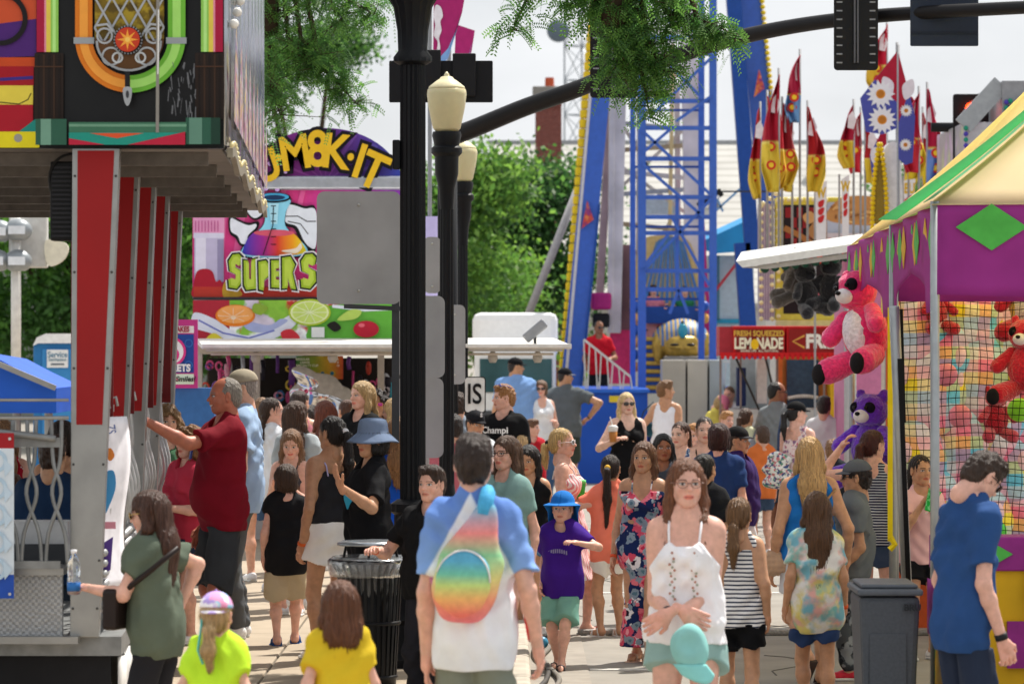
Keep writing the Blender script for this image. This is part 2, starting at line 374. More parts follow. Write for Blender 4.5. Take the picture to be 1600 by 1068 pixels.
def hand_prims(wr, d, n, side, a, curl, spread=1):
    'wr wrist, d pointing along the hand, n palm normal, side=+1/-1 thumb side'
    d = vn(d); n = vn(np.array(n)-d*(np.array(n)@d)); t = np.cross(d, n)*side; B = np.stack([t, n, d], 1)
    M = np.diag([1, 1.9, 1])@B.T; P = []
    q = a
    P.append(Pr((-.012*q, 0, .02*q), (-.022*q, 0, .075*q), .022*q, .018*q, .01, M, wr)); P.append(Pr((.012*q, 0, .02*q), (.022*q, 0, .075*q), .022*q, .018*q, .01, M, wr))
    P.append(Pr(wr-d*.03*q, wr+d*.03*q, .024*q, .024*q, .015))
    for i, (x, l) in enumerate(((.031, .068), (.011, .076), (-.010, .070), (-.030, .055))):
        p = wr+t*x*q+d*.082*q; ang = curl*(1+.08*i)
        def dv(an): return d*math.cos(an)+n*math.sin(an)
        k = vn(dv(ang*.45)+t*x*spread*2.2); p1 = p+k*l*.5*q; p2 = p1+vn(dv(ang*1.1))*l*.3*q; p3 = p2+vn(dv(ang*1.7))*l*.22*q
        P += [Pr(p, p1, .0098*q, .0088*q, .004), Pr(p1, p2, .0088*q, .008*q, .004), Pr(p2, p3, .008*q, .0068*q, .004)]
    p = wr+t*.022*q+d*.022*q; p1 = p+vn(t*.8+d*.75+n*.35)*.04*q; p2 = p1+vn(t*.2+d*.9+n*(.3+curl*.3))*.036*q
    P += [Pr(p, p1, .014*q, .011*q, .012), Pr(p1, p2, .0105*q, .0085*q, .004)]
    return P

def person(px, yt, s, face, label, g=0., skin='fair', hair='#3a2416', hs='short', hlen=.25, top=None, bottom=None, shoes='#dddddd', sex='f', wid=1., lean=0, leanx=0,
           hy=0, hp=0, hr=0, arms=None, feet=None, hat=None, glasses=None, curl=(.7, .7), handn=(None, None), H=None, belly=0, bare=False, bust=None, name='person', group='people in the fair crowd', smile=0, tie=None, elb=(None, None), hdir=(None, None), tail=None):
    H0 = CH-g-(yt-HY)/s if H is None else H
    seed = int(px*7+yt) % 10000; rs = random.Random(seed)
    a = H0/1.72; hh = .228*(H0/1.72)**.42; hq = hh/.228
    if sex == 'm' and bust is None: bust = 0
    if bust is None: bust = 1 if H0 > 1.45 else 0
    far = s < 165; hb = .011 if s >= 300 else (.012 if not far else .018)
    fem = sex == 'f' and H0 > 1.4
    w = wid
    child = H0 < 1.42
    hipz = H0*(.505 if not child else .475)
    ank = .075*a
    Ll = hipz-ank
    fe = feet or ((.09, .02), (.09, -.03))
    for f_ in fe:
        if len(f_) < 3 or f_[2] < .02: hipz = min(hipz, ank+math.sqrt(max((Ll*.998)**2-(f_[1]*a)**2, .01)))
    root = thing(name, label, 'person', ((px-800)/s, FP/s, g), R(face), group)
    U = rot('X', -lean)@rot('Y', leanx)         # upper body frame; lean>0 bends forward (+y)
    pel = np.array((0, 0, hipz))
    def up(p): return pel+U@(np.array(p, float)-pel)
    chin = H0-hh-(hipz-hipz)
    shz = chin-.072*a-(0 if child else .012); shw = (.152 if sex == 'm' else .137)*a*w*(1 if not child else .9)
    # torso
    def torso(off=0, loose=0, bot=None):
        M = np.diag([1, 1.42/(1+loose*.6), 1])@U.T; wa = (.096 if fem else .112)*a*w; P = []
        L_ = lambda z: np.array((0, 0, z-hipz))
        def pc(x, z, r, y=0, k=.06): P.append(Pr((-x, y, z-hipz), (x, y, z-hipz), r+off, None, k*a+.01, M, pel))
        pc(.055*a*w, hipz+.02*a, (.113 if fem else .102)*a*w, -.015, .07)
        pc(.04*a*w, hipz+.14*a, wa+loose*.02+belly*.03, .02*belly)
        pc(.05*a*w, hipz+(shz-hipz)*.55, (.100 if fem else .114)*a*w+loose*.012+belly*.012, .01*belly)
        pc(.075*a*w, shz-.09*a, (.098 if fem else .108)*a*w, .0)
        pc(shw-.045*a, shz-.02*a, .043*a, -.012*a, .05)
        P.append(Pr((-shw+.03*a, -.01, shz-.012*a-hipz), (0, -.02, shz+.040*a-hipz), .026*a+off, .047*a+off*.9, .04, M, pel)); P.append(Pr((shw-.03*a, -.01, shz-.012*a-hipz), (0, -.02, shz+.040*a-hipz), .026*a+off, .047*a+off*.9, .04, M, pel))
        if bust:
            for sx in (-1, 1): P.append(Pr(up((sx*.067*a*w, .085*a, shz-.155*a)), None, .052*a*w+off, None, .045))
        if belly: P.append(Pr(up((0, .06*a, hipz+.15*a)), None, (.11+.02*belly)*a+off, None, .08))
        return P
    J = {}
    arms = arms or ((.1, .02, -.97), (.1, .02, -.97))
    AL = .60*a*(1 if not child else .93); l1 = AL*.53; l2 = AL*.47; armP = []; hands = []; A = []
    ra = (.042 if fem else .048)*a*min(w, 1.15)*(1 if not child else .92)
    for i, sx in enumerate((-1, 1)):      # 0 = person's left (-x), 1 = right
        S = up((sx*(shw), -.01, shz-.03*a)); t = arms[i]; T = S+(np.array((sx*t[0], t[1], t[2])))*AL
        pole = elb[i] or (.35, -1, -.25); E, Wr = ik(S, T, l1, l2, (sx*pole[0], pole[1], pole[2]))
        A.append((S, E, Wr)); mid = E+(Wr-E)*.28
        armP += [Pr(S, E, ra*(.98 if top and top['k'] in ('tee', 'long') else 1.12), ra*.86, .035 if top and top['k'] in ('tee', 'long') else .05), Pr(E, mid, ra*.84, ra*.86, .02), Pr(mid, Wr, ra*.86, ra*.56, .02)]
        d = hdir[i] if hdir[i] is not None else vn(Wr-E); n_ = handn[i]
        if n_ is None: n_ = (-sx*1, .15, 0) if abs(vn(d)[2]) > .5 else (-sx*.3, 0, -1)
        hands.append((Wr, d, n_, sx, curl[i]))
    legP = []; Lg = []; legR = (.083 if fem else .078)*a*w
    for i, sx in enumerate((-1, 1)):
        Hp = np.array((sx*.085*a*w, 0, hipz-.01)); f_ = fe[i]; An = np.array((sx*f_[0]*a, f_[1]*a, ank+(f_[2] if len(f_) > 2 else 0)))
        K, An = ik(Hp, An, Ll*.51, Ll*.49, (sx*.12, 1, 0)); Lg.append((Hp, K, An)); cm = K+(An-K)*.3+np.array((0, -.012*a, 0))
        legP += [Pr(Hp, K, legR, .052*a*w**.5, .05), Pr(K, cm, .046*a, .053*a*w**.4, .03), Pr(cm, An, .052*a*w**.4, .031*a, .03)]
        pt = -50 if (len(f_) > 2 and f_[2] > .04) else 0
        fd = np.array((sx*.18, math.cos(R(pt)), math.sin(R(pt)))); fd = vn(fd); A2 = An-np.array((0, 0, .03*a))
        legP += [Pr(An, A2-fd*.025*a, .03*a, .032*a, .02), Pr(A2-fd*.01*a, A2+fd*.10*a-np.array((0, 0, .012*a)), .034*a, .026*a, .03, None), Pr(A2+fd*.09*a-np.array((0, 0, .014*a)), A2+fd*.15*a-np.array((0, 0, .022*a)), .027*a, .019*a, .02)]
        J['foot%d' % i] = (A2, fd, An)
    tee_ = bool(top and top['k'] in ('tee', 'long')); bodyP = torso(-.010*a if tee_ else 0)+armP+legP
    nb = up((0, -.028*a, shz+.02*a)); Rh = U@rot('X', -hp)@rot('Y', hr)@rot('Z', hy) if True else U
    if True: Rh = U@rot('Z', hy)@rot('X', -hp)@rot('Y', hr)
    piv = up((0, -.02*a, chin-.0)); hc = piv+Rh@np.array((0, -.0, 0))   # head origin at chin level over the neck
    nr = (.05 if sex == 'f' else .059)*hq*min(w, 1.1)
    bodyP.append(Pr(nb-np.array((0, 0, .04*a)), hc+Rh@np.array((0, -.018, .03))*hq, nr*(1.0 if tee_ else 1.12), nr, .035 if tee_ else .05))
    parts = [fieldmesh(bodyP, hb)]
    # head
    def hpx(p, b, r, r2, k, op=1): return Pr(hc+Rh@np.array(p)*hq, None if b is None else hc+Rh@np.array(b)*hq, r*hq, None if r2 is None else r2*hq, k*hq, op=op)
    def he(c, r, k=.02, op=1, lr=None): return ell(hc+Rh@np.array(c)*hq, tuple(q*hq for q in r), Rh if lr is None else Rh@lr, k*hq, op)
    fw = 1.0 if sex == 'f' else 1.05
    hpr = [he((0, -.012, .135), (.073, .092, .087)), he((0, .018, .088), (.056*fw, .066, .085), .03), he((0, .046, .026), (.026*fw, .030, .022), .03),
           hpx((-.047*fw, .0, .052), (-.016, .052, .018), .017, .013, .03), hpx((.047*fw, .0, .052), (.016, .052, .018), .017, .013, .03),
           he((-.036, .052, .074), (.021, .018, .021), .02), he((.036, .052, .074), (.021, .018, .021), .02),
           hpx((0, -.015, .06), (0, -.035, -.04), nr/hq, nr/hq*1.03, .03)]
    for sx in (-1, 1):
        hpr += [hpx((sx*.01, .080, .1235), (sx*.046, .060, .124), .0085, .007, .012), he((sx*.031, .094, .1075), (.015, .017, .011), .010, -1), hpx((sx*.031, .0695, .1075), None, .0128, None, .003)]
        hpr += [he((sx*.078, -.006, .100), (.009, .018, .031), .008, 1, rot('Z', sx*-18)), he((sx*.084, .0, .1), (.006, .010, .018), .005, -1)]
    hpr += [hpx((0, .082, .112), (0, .103, .083), .0065, .0105, .010), hpx((-.010, .091, .079), None, .0075, None, .006), hpx((.010, .091, .079), None, .0075, None, .006),
            hpx((-.018, .077, .0505), (0, .0865, .052), .0045, .0058, .005), hpx((.018, .077, .0505), (0, .0865, .052), .0045, .0058, .005), hpx((-.013, .079, .0425), (.013, .079, .0425), .0065, .0065, .006), hpx((-.006, .09, .063), (.006, .09, .063), .006, None, .01)]
    hv = .0038 if s >= 200 else (.005 if not far else .0075)
    hm = fieldmesh(hpr, hv); base = np.array(hexc(SK[skin] if skin in SK else skin))
    Lh = (hm[0]-hc)@Rh/hq; x, y, z = np.abs(Lh[:, 0]), Lh[:, 1], Lh[:, 2]; col = np.tile(base, (len(Lh), 1))
    def blend(m, c): m = np.clip(m, 0, 1)[:, None]; col[:] = col*(1-m)+np.array(c)*m
    fr = y > .04
    blend((1-np.sqrt(((x-.04)/.02)**2+((z-.075)/.02)**2))*.35*fr, base*np.array((1.1, .72, .68)))
    blend((1-np.sqrt((x/.014)**2+((z-.083)/.014)**2))*.3*(y > .085), base*np.array((1.1, .75, .7)))
    lipc = base*np.array((.95, .5, .5)) if sex == 'f' else base*np.array((.85, .58, .55))
    blend((1.25-np.sqrt((x/.024)**2+((z-.0465)/.0105)**2))*3*(y > .065), lipc)
    blend((np.abs(z-.0467) < .0022)*(x < .02)*(y > .065)*(.75 if not smile else 0), lipc*.3)
    if smile: blend((np.abs(z-.047-x*.12) < .0045)*(x < .019)*(y > .065), (.75, .72, .66))
    hcv = np.array(hexc(hair)); br = hcv*.6+base*.15
    zb = .1245+.003*np.sin(x*60)
    blend((1.0-np.abs(z-zb)/.0042)*2*(x > .013)*(x < .05)*(y > .05), br)
    blend((1.3-np.sqrt(((x-.031)/.0175)**2+((z-.1085)/.0085)**2))*1.3*(y > .06), base*.55)
    e = (1.15-np.sqrt(((x-.031)/.0135)**2+((z-.1075)/.0060)**2))*5*(y > .06); blend(e, (.58, .56, .54))
    blend((1.2-np.sqrt(((x-.031)/.0058)**2+((z-.1078)/.0060)**2))*5*(y > .06), (.035, .025, .02))
    blend((1-np.abs(z-.1145)/.0026)*1.5*(np.abs(x-.031) < .015)*(y > .06), (.03, .02, .015))
    if hs == 'crop': blend(np.clip((.9-y*8-(.15-z)*6), 0, 1)*.0, hcv)
    parts.append(hm)
    nbv = len(parts[0][0]); cols = [np.tile(base, (nbv, 1)), col]
    for (Wr, d, n_, sx, cu) in hands:
        hmsh = fieldmesh(hand_prims(Wr, d, n_, sx, a*1.02 if not child else a*.98, cu), (.0042 if s >= 200 else .006) if not far else .009); parts.append(hmsh)
        c_ = np.tile(base, (len(hmsh[0]), 1)); cols.append(c_*np.array((1.02, .93, .92)))
    body = mesh_np('body', parts, mat('#ffffff', .48, var=.16, bump=.10, scale=26, sss=.12, pattern='attr', spec=.38), root, np.concatenate(cols))
    J.update(root=root, A=A, Lg=Lg, hc=hc, Rh=Rh, hq=hq, a=a, up=up, U=U, pel=pel, hipz=hipz, shz=shz, shw=shw, H=H0, s=s, hands=hands, w=w)
    hd = lambda p: hc+Rh@np.array(p, float)*hq
    J['hd'] = hd
    # ---- hair ----
    hz = .0055 if not far else .009
    if s >= 200: hz = .005
    strand = lambda X, Y, Z, amp=.0030, f=360: amp*(np.sin(f*X+7*np.sin(7*Z)+seed)+np.sin(f*.8*Y+6*np.sin(6*Z+1))+.8*np.sin(f*.31*(X+Y)+5*np.sin(8*Z)))*.5
    def hairobj(pr, noise=None, clips=(), nm='hair', m=None):
        if hat: clips = list(clips)+[lambda X, Y, Z: (X-hc[0])*Rh[0, 2]+(Y-hc[1])*Rh[1, 2]+(Z-hc[2])*Rh[2, 2]-.155*hq]
        v = fieldmesh(pr, hz, noise or (lambda X, Y, Z: strand(X, Y, Z)), clips)
        if len(v[0]):
            ex = [strands(v, seed, 700 if s >= 200 else 380, .0016 if hs != 'curly' else .0024, .013 if hs not in ('short', 'crop') else .007, 6 if hs not in ('short', 'crop') else 4)] if s >= 160 and hs != 'crop' else []
            return mesh_np(nm, [v]+ex, m or hairmat(hair), root)
    cut = [he((0, .088, .07), (.064, .075, .098), .012, -1), he((0, .1, .0), (.05, .08, .05), .01, -1)]
    sides = [he((-.085, .03, .085), (.02, .03, .05), .01, -1), he((.085, .03, .085), (.02, .03, .05), .01, -1)]
    if hs == 'short':
        P = [he((0, -.012, .138), (.080, .101, .092)), he((0, .03, .203), (.058, .054, .025), .03), he((0, -.045, .08), (.066, .064, .075), .03)]+cut+sides
        P += [he((0, -.03, -.02), (.1, .12, .045), .01, -1), hpx((-.085, .0, .075), (-.085, .0, .11), .016, .016, .008, -1), hpx((.085, .0, .075), (.085, .0, .11), .016, .016, .008, -1)]
        hairobj(P, lambda X, Y, Z: wav(seed, 6, 90, .0028)(X, Y, Z)+strand(X, Y, Z, .0022, 300))
    elif hs == 'crop':
        P = [he((0, -.014, .137), (.077, .096, .088)), he((0, -.05, .08), (.06, .055, .06), .03)]+cut+sides+[he((0, .06, .175), (.07, .07, .06), .02, -1), he((0, -.03, -.01), (.1, .12, .045), .01, -1)]
        hairobj(P, lambda X, Y, Z: wav(seed, 4, 200, .0015)(X, Y, Z))
    elif hs in ('long', 'bob', 'curly', 'tail', 'bun', 'braid', 'half'):
        v = {'long': 1, 'bob': 1.12, 'curly': 1.15, 'half': 1}.get(hs, .93)
        P = [he((0, -.014, .138), (.082*v, .101*v, .092*(.5+.5*v))), he((0, -.045, .09), (.070*v, .068*v, .08), .03)]
        if hs in ('long', 'half'):
            P += cut; Ln = hlen; dn = vn(np.array((0, 0, -1.)))
            b0 = hd((0, -.075, .10)); b1 = up((0, -.125*a, shz-.02*a)); b2 = b1+dn*max(Ln-.18, .02)
            if Ln < .16: b1 = b0+dn*Ln; b2 = b1
            Mx = np.diag([1, 1.9, 1])
            def sl(p, q, r1, r2): P.append(Pr(Mx@p, Mx@q, r1*hq, r2*hq, .03, Mx))
            sl(b0, b1, .074, .082*min(1, .8+w*.2)); sl(b1, b2, .082, .05)
            for sx in (-1, 1):
                q0 = hd((sx*.07, -.012, .12)); q1 = hd((sx*.08, -.01, .02)); q2 = up((sx*.085*a, .01*a if hs == 'long' else -.05*a, shz+.01*a)); P += [Pr(q0, q1, .024*hq, .027*hq, .025), Pr(q1, q2, .027*hq, .026*hq, .025)]
                if Ln > .3 and hs == 'long': P.append(Pr(q2, up((sx*.09*a, .075*a, shz-(Ln-.22))), .026*hq, .014, .02))
        elif hs == 'bob':
            P += cut+[he((0, -.02, .05), (.088, .085, .06), .02)]; P.append(he((0, .085, .045), (.058, .08, .08), .012, -1)); P.append(he((0, -.02, -.06), (.12, .15, .05), .015, -1))
        elif hs == 'curly':
            P += [he((0, -.05, .03), (.10, .07, .10), .03), he((-.085, 0, .05), (.035, .04, .09), .03), he((.085, 0, .05), (.035, .04, .09), .03), he((0, -.06, -.04), (.10, .06, .07), .03)]+[he((0, .095, .07), (.066, .085, .095), .01, -1)]
        else:
            P += cut+sides+[he((0, -.0, -.015), (.1, .13, .05), .02, -1)]
            if hs == 'bun': P.append(he((0, -.085, .18), (.035, .034, .034), .012))
            if hs == 'tail':
                t0 = hd((0, -.10, (tail or .12))); t1 = hd((0, -.145, (tail or .12)-.03)); t2 = t1+np.array((0, -.01, -hlen*.5)); t3 = t1+np.array((0, .01, -hlen))
                P += [Pr(t0, t1, .022*hq, .026*hq, .015), Pr(t1, t2, .028*hq, .034*hq, .02), Pr(t2, t3, .034*hq, .012*hq, .02)]
                J['tie'] = t0
            if hs == 'braid':
                for sx in (-1, 1):
                    p = hd((sx*.05, -.075, .06))
                    for k in range(9): P.append(Pr(p+np.array((sx*.004*(k % 2), -.01*k*.3+.008*(k % 2), -.026*k)), None, .021*hq-.001*k, None, .006))
        nfn = (lambda X, Y, Z: wav(seed, 7, 75, .010)(X, Y, Z)) if hs == 'curly' else None
        hairobj(P, nfn)
        if tie and 'tie' in J:
            m_ = MB(); m_.ball(J['tie']+Rh@np.array((0, -.02, 0)), .026*hq, 12, 8); m_.build('hair_tie', mat(tie, .8), root, True)
    # ---- tops ----
    def garment(nm, P, m, hem=None, clips=(), wr=.004, hh_=None, f=14):
        wr = wr*1.5
        seed2 = seed+len(nm)
        g1 = wav(seed2, 6, f, wr, (1, 1, .6)); g2 = wav(seed2+3, 5, f*2.6, wr*.45, (1.2, 1.2, .5))
        q1, q2 = rs.random()*6, rs.random()*6; fa = 1.35 if s >= 200 else 1.0
        def fold(X, Y, Z):
            m1 = .5+.5*np.sin(8*X+7*Z+q1); m2 = .5+.5*np.sin(9*Y-8*Z+q2)
            return fa*(.0042*m1*np.sin(52*(.85*X*(1 if q1 > 3 else -1)+.6*Z+.3*Y)+3.2*np.sin(9*Z+q2)+2.5*np.sin(11*X))+.0036*m2*np.sin(70*(.5*X-.75*Z-.5*Y)+3*np.sin(8*X+q1)+2*np.sin(13*Y)))
        v = fieldmesh(P, hh_ or ((.0078 if s >= 200 else .0095) if not far else .014), lambda X, Y, Z: g1(X, Y, Z)+g2(X, Y, Z)+fold(X, Y, Z), clips)
        if len(v[0]): return mesh_np(nm, [v], m, root)
    tiltz = lambda z0: (lambda X, Y, Z: (Z-z0)*U[2, 2]+(Y)*U[1, 2]*1.0+X*U[0, 2])
    if top:
        k = top['k']; off = top.get('off', .010)+(.004 if k == 'tee' else 0); lo = top.get('loose', .6 if k == 'tee' else .15); hem = hipz+top.get('hem', -.06)*a
        P = torso(off, lo)
        Mt = np.diag([1, 1.30, 1])@U.T
        if k in ('tee', 'tank', 'long', 'cami') and top.get('hem', -.06) < .15:
            P.append(Pr((-.05*a*w, .0, .12*a), (-.05*a*w, 0, -.05*a), .112*a*w+off+lo*.010, .114*a*w+off+lo*.014+top.get('flare', 0), .05, Mt, pel)); P.append(Pr((.05*a*w, .0, .12*a), (.05*a*w, 0, -.05*a), .112*a*w+off+lo*.010, .114*a*w+off+lo*.014+top.get('flare', 0), .05, Mt, pel))
        clips = [lambda X, Y, Z: -(U[0, 2]*X+U[1, 2]*Y+U[2, 2]*(Z-hipz)-(hem-hipz)+.004*np.sin(25*X+seed))]
        nn = up((0, .012*a, shz+.055*a)); neck = [Pr(nn, up((0, .05*a, shz+top.get('neck', .035)*a)), .062*a, .055*a, .01, op=-1)]
        sl = top.get('sl', .62)
        post = []
        if k in ('tee', 'long'):
            P.append(Pr(up((0, -.03*a, shz-.04*a)), up((0, -.03*a, shz+.03*a)), nr*1.16+off*.8, nr*1.05+off*.8, .055))
            for i, sx in enumerate((-1, 1)):
                S, E, Wr = A[i]; r0 = ra*1.05+off*.8+.004
                if sl <= 1: En = S+(E-S)*sl; P.append(Pr(S-(E-S)*.0, S+(E-S)*(sl+.25), r0, r0*(.98 if sl < .9 else .9)+lo*.008, .055, clip=(En, vn(E-S))))
                else: En = E+(Wr-E)*(sl-1); P += [Pr(S, E, r0, r0*.9, .055), Pr(E, Wr, r0*.88, r0*.75, .02, clip=(En, vn(Wr-E)))]
        if k in ('tank', 'cami'):
            for i, sx in enumerate((-1, 1)):
                if k == 'tank': neck.append(Pr(up((sx*(shw+.028*a), 0, shz-.05*a)), up((sx*(shw+.02*a), 0, shz+.06*a)), .062*a, .062*a, .01, op=-1))
            if k == 'tank': neck[0] = Pr(up((0, .0, shz+.08*a)), up((0, .07*a, shz-.02*a)), .062*a, .06*a, .01, op=-1)
            if k == 'cami':
                cw_ = .098*a*w; clips.append(lambda X, Y, Z: np.where(Z > hipz+.12*a, np.abs(X)-(cw_+np.maximum(0, shz-.10*a-Z)*.75), -1))
                for sx in (-1, 1): neck.append(Pr(up((sx*(shw+.012*a), 0, shz-.12*a)), up((sx*(shw-.03*a), 0, shz+.03*a)), .042*a, .07*a, .02, op=-1))
                zt = shz-top.get('drop', .085)*a; clips.append(lambda X, Y, Z: (U[0, 2]*X+U[1, 2]*Y+U[2, 2]*(Z-hipz)-(zt-hipz)) - (.0 if not top.get('vneck') else 0)+(.03*a-np.minimum(np.abs(np.abs(X)-.07*a), .03*a))*-.8)
        if k == 'dress':
            hemr = top.get('hemr', .24)*a; hz_ = top.get('hemz', .5); zt = hz_
            Md = np.diag([1, 1.25, 1]); P.append(Pr((0, 0, hipz+.13*a), (0, 0, hz_-.02), .125*a*w, hemr, .05, Md))
            P.append(Pr((0, 0, hipz+.0*a), None, .168*a*w, None, .06, Md))
            clips = [lambda X, Y, Z: hz_-Z]
            if top.get('cami', True): zt2 = shz-.08*a; clips.append(lambda X, Y, Z: (Z-zt2)+np.where(Y > 0, np.maximum(0, .065-np.abs(X))*1.1, -.0)-.02); 
        sh = garment('dress' if k == 'dress' else top.get('nm', 'shirt'), P+neck, top['m'], clips=clips, wr=top.get('wr', .004), f=top.get('f', 14))
        if k in ('cami', 'dress') and top.get('straps', True):
            for sx in (-1, 1): m_ = MB(); m_.tube([up((sx*.07*a, .10*a, shz-.10*a)), up((sx*.075*a, .075*a, shz-.03*a)), up((sx*.078*a, .03*a, shz+.022*a)), up((sx*.076*a, -.03*a, shz+.028*a)), up((sx*.07*a, -.085*a, shz-.03*a)), up((sx*.066*a, -.105*a, shz-.10*a))], .006*a*top.get('strapw', 1), 6); m_.build('strap', top.get('ms', top['m']), root, True)
    # ---- bottoms ----
    if bottom:
        k = bottom['k']; off = bottom.get('off', .012); ln = bottom.get('len', .45); P = [Pr((-.05*a*w, -.012, .02*a), (.05*a*w, -.012, .02*a), .122*a*w+off, None, .05, np.diag([1, 1.34, 1]), pel), Pr((-.045*a*w, 0, .09*a), (.045*a*w, 0, .09*a), .11*a*w+off, None, .05, np.diag([1, 1.36, 1]), pel)]
        if belly: P.append(Pr(up((0, .03*a, hipz+.08*a)), None, .12*a+off, None, .06))
        zt3 = min(hipz+.13*a, hipz+(top.get('hem', -.06)*a+.03*a if top else 1)); clips = [lambda X, Y, Z: Z-zt3]
        if k == 'skirt': P.append(Pr((0, 0, hipz+.05*a), (0, 0, hipz-ln*a), .13*a*w, bottom.get('r', .2)*a, .05, np.diag([1, 1.2, 1]))); clips.append(lambda X, Y, Z: (hipz-ln*a+.03)-Z)
        else:
            for (Hp, K, An) in Lg:
                if ln <= 1: P.append(Pr(Hp, Hp+(K-Hp)*(ln+.12), legR+off+.004, legR*(1-.3*ln)+off+bottom.get('fl', .02), .02, clip=(Hp+(K-Hp)*ln, vn(K-Hp+np.array((0, .12*a, 0))))))
                else: P += [Pr(Hp, K, legR+off, .056*a+off+bottom.get('fl', .01), .02), Pr(K, K+(An-K)*(ln-1), .056*a+off+bottom.get('fl', .01), .045*a+off+bottom.get('fl', .01), .02)]
        garment({'skirt': 'skirt', 'pants': 'trousers'}.get(k, 'shorts'), P, bottom['m'], clips=clips, wr=.0035)
    # ---- shoes ----
    if shoes:
        for i in (0, 1):
            A2, fd, An = J['foot%d' % i]; so = np.array((0, 0, 1.))
            if bare:     # sandals or flip flops: sole and band
                m_ = MB(); c0 = A2-fd*.035*a; c1 = A2+fd*.17*a; b_ = np.cross(fd, so); upv = vn(np.cross(b_, fd)); bot = -.052*a if fd[2] > -.2 else -.045*a
                m_.bar(Vector(c0+upv*(bot+.003)), Vector(c1+upv*(bot+.003)), .085*a, .022*a)
                m_.tube([A2+fd*.1*a+b_*.04*a+upv*bot, A2+fd*.09*a+b_*.03*a+upv*.008*a, A2+fd*.09*a-b_*.0*a+upv*.018*a, A2+fd*.09*a-b_*.03*a+upv*.008*a, A2+fd*.1*a-b_*.04*a+upv*bot], .011*a, 6)
                if bare == 2: m_.tube([A2-fd*.02*a+b_*.04*a+upv*bot*.7, A2+b_*.038*a+upv*.03*a, A2+fd*.03*a+upv*.045*a, A2-b_*.038*a+upv*.03*a, A2-fd*.02*a-b_*.04*a+upv*bot*.7], .009*a, 6)
                m_.build('sandal', mat(shoes, .6), root, True)
            else:
                P = [Pr(An+so*.0, A2-fd*.02*a, .036*a, .042*a, .02), Pr(A2-fd*.02*a-so*.008*a, A2+fd*.11*a-so*.016*a, .043*a, .034*a, .02), Pr(A2+fd*.1*a-so*.018*a, A2+fd*.17*a-so*.022*a, .034*a, .026*a, .02)]
                g0 = (An[2]-ank); v = fieldmesh(P, .008 if not far else .013, None, [lambda X, Y, Z: g0+.018-Z, lambda X, Y, Z: Z-(An[2]+.015*a)] if fd[2] > -.2 else [])
                mesh_np('shoe', [v], mat(shoes, .55, bump=.1, scale=40), root)
                m_ = MB(); q = Vector(A2-fd*.055*a); q2 = Vector(A2+fd*.19*a)
                if fd[2] > -.2: q.z = q2.z = g0+.011; m_.bar(q, q2, .082*a, .02)
                else: sh_ = Vector(vn(np.cross(np.cross(fd, so), fd)))*-.04*a; m_.bar(q+sh_, q2+sh_, .082*a, .02)
                m_.build('sole', mat('#d8d8d4' if shoes != '#111111' else '#222222', .7), root, bevel=.008)
    # ---- headwear ----
    if hat:
        kd = hat[0]; hm_ = fab(*hat[1]) if isinstance(hat[1], tuple) else fab(hat[1]); back = -1 if kd == 'backcap' else 1
        if kd in ('cap', 'backcap'):
            v = fieldmesh([he((0, -.012, .150), (.086, .106, .088))], .006, wav(seed, 3, 30, .001), [lambda X, Y, Z: -((X-hc[0])*Rh[0, 2]+(Y-hc[1])*Rh[1, 2]+(Z-hc[2])*Rh[2, 2]-(.148*hq))+((X-hc[0])*Rh[0, 1]+(Y-hc[1])*Rh[1, 1]+(Z-hc[2])*Rh[2, 1])*-.10])
            o = mesh_np('cap', [v], hm_, root); m_ = MB()
            def bf(u, t): an = (u-.5)*2.3; r = .085+.005; q = 1+t*(.72*math.cos(an*.55)); X_ = math.sin(an)*.078*(1+t*.02); Y_ = (math.cos(an)*.092*q-.012+t*.0)*back; return Vector(hd((X_, Y_, .150-.018*t-.10*abs(X_)*abs(X_)*6*t+(0 if back > 0 else 0))))
            m_.grid(bf, 14, 5); m_.build('brim', fab(hat[2]) if len(hat) > 2 and hat[2] else hm_, o, True, solid=.006)
            m_ = MB(); m_.ball(hd((0, -.012, .240)), .006, 8, 6); m_.build('cap_button', hm_, o, True)
        elif kd == 'bucket':
            m_ = MB(); prof = [(.004, .250), (.05, .247), (.074, .237), (.083, .215), (.09, .155)]
            def bf(u, t):
                an = u*2*math.pi; k_ = t*5
                if t <= .66:
                    i_ = min(t/.66*4, 3.999); j_ = int(i_); f_ = i_-j_; r = prof[j_][0]*(1-f_)+prof[j_+1][0]*f_; zz = prof[j_][1]*(1-f_)+prof[j_+1][1]*f_
                else: q = (t-.66)/.34; r = .09+.062*q; zz = .155-.062*q+.006*math.sin(an*3+1)*q
                return Vector(hd((r*math.sin(an), r*1.17*math.cos(an)-.012, zz)))
            m_.grid(bf, 40, 18); m_.build('bucket_hat', hm_, root, True, solid=.004)
        elif kd == 'flap':
            m_ = MB()
            def bf(u, t):
                an = u*2*math.pi; fr_ = math.cos(an)
                if t < .6: q = t/.6; r = .094*math.sin(q*math.pi/2); zz = .155+.095*math.cos(q*math.pi/2)
                elif fr_ > .1: q = (t-.6)/.4; r = .094+.06*q; zz = .155-.02*q
                else: q = (t-.6)/.4; r = .094+.03*q; zz = .155-.19*q*min(1, (.1-fr_)*3)-.02*q
                return Vector(hd((r*math.sin(an), r*1.15*fr_-.012, zz)))
            m_.grid(bf, 44, 16); m_.build('sun_hat', hm_, root, True, solid=.004)
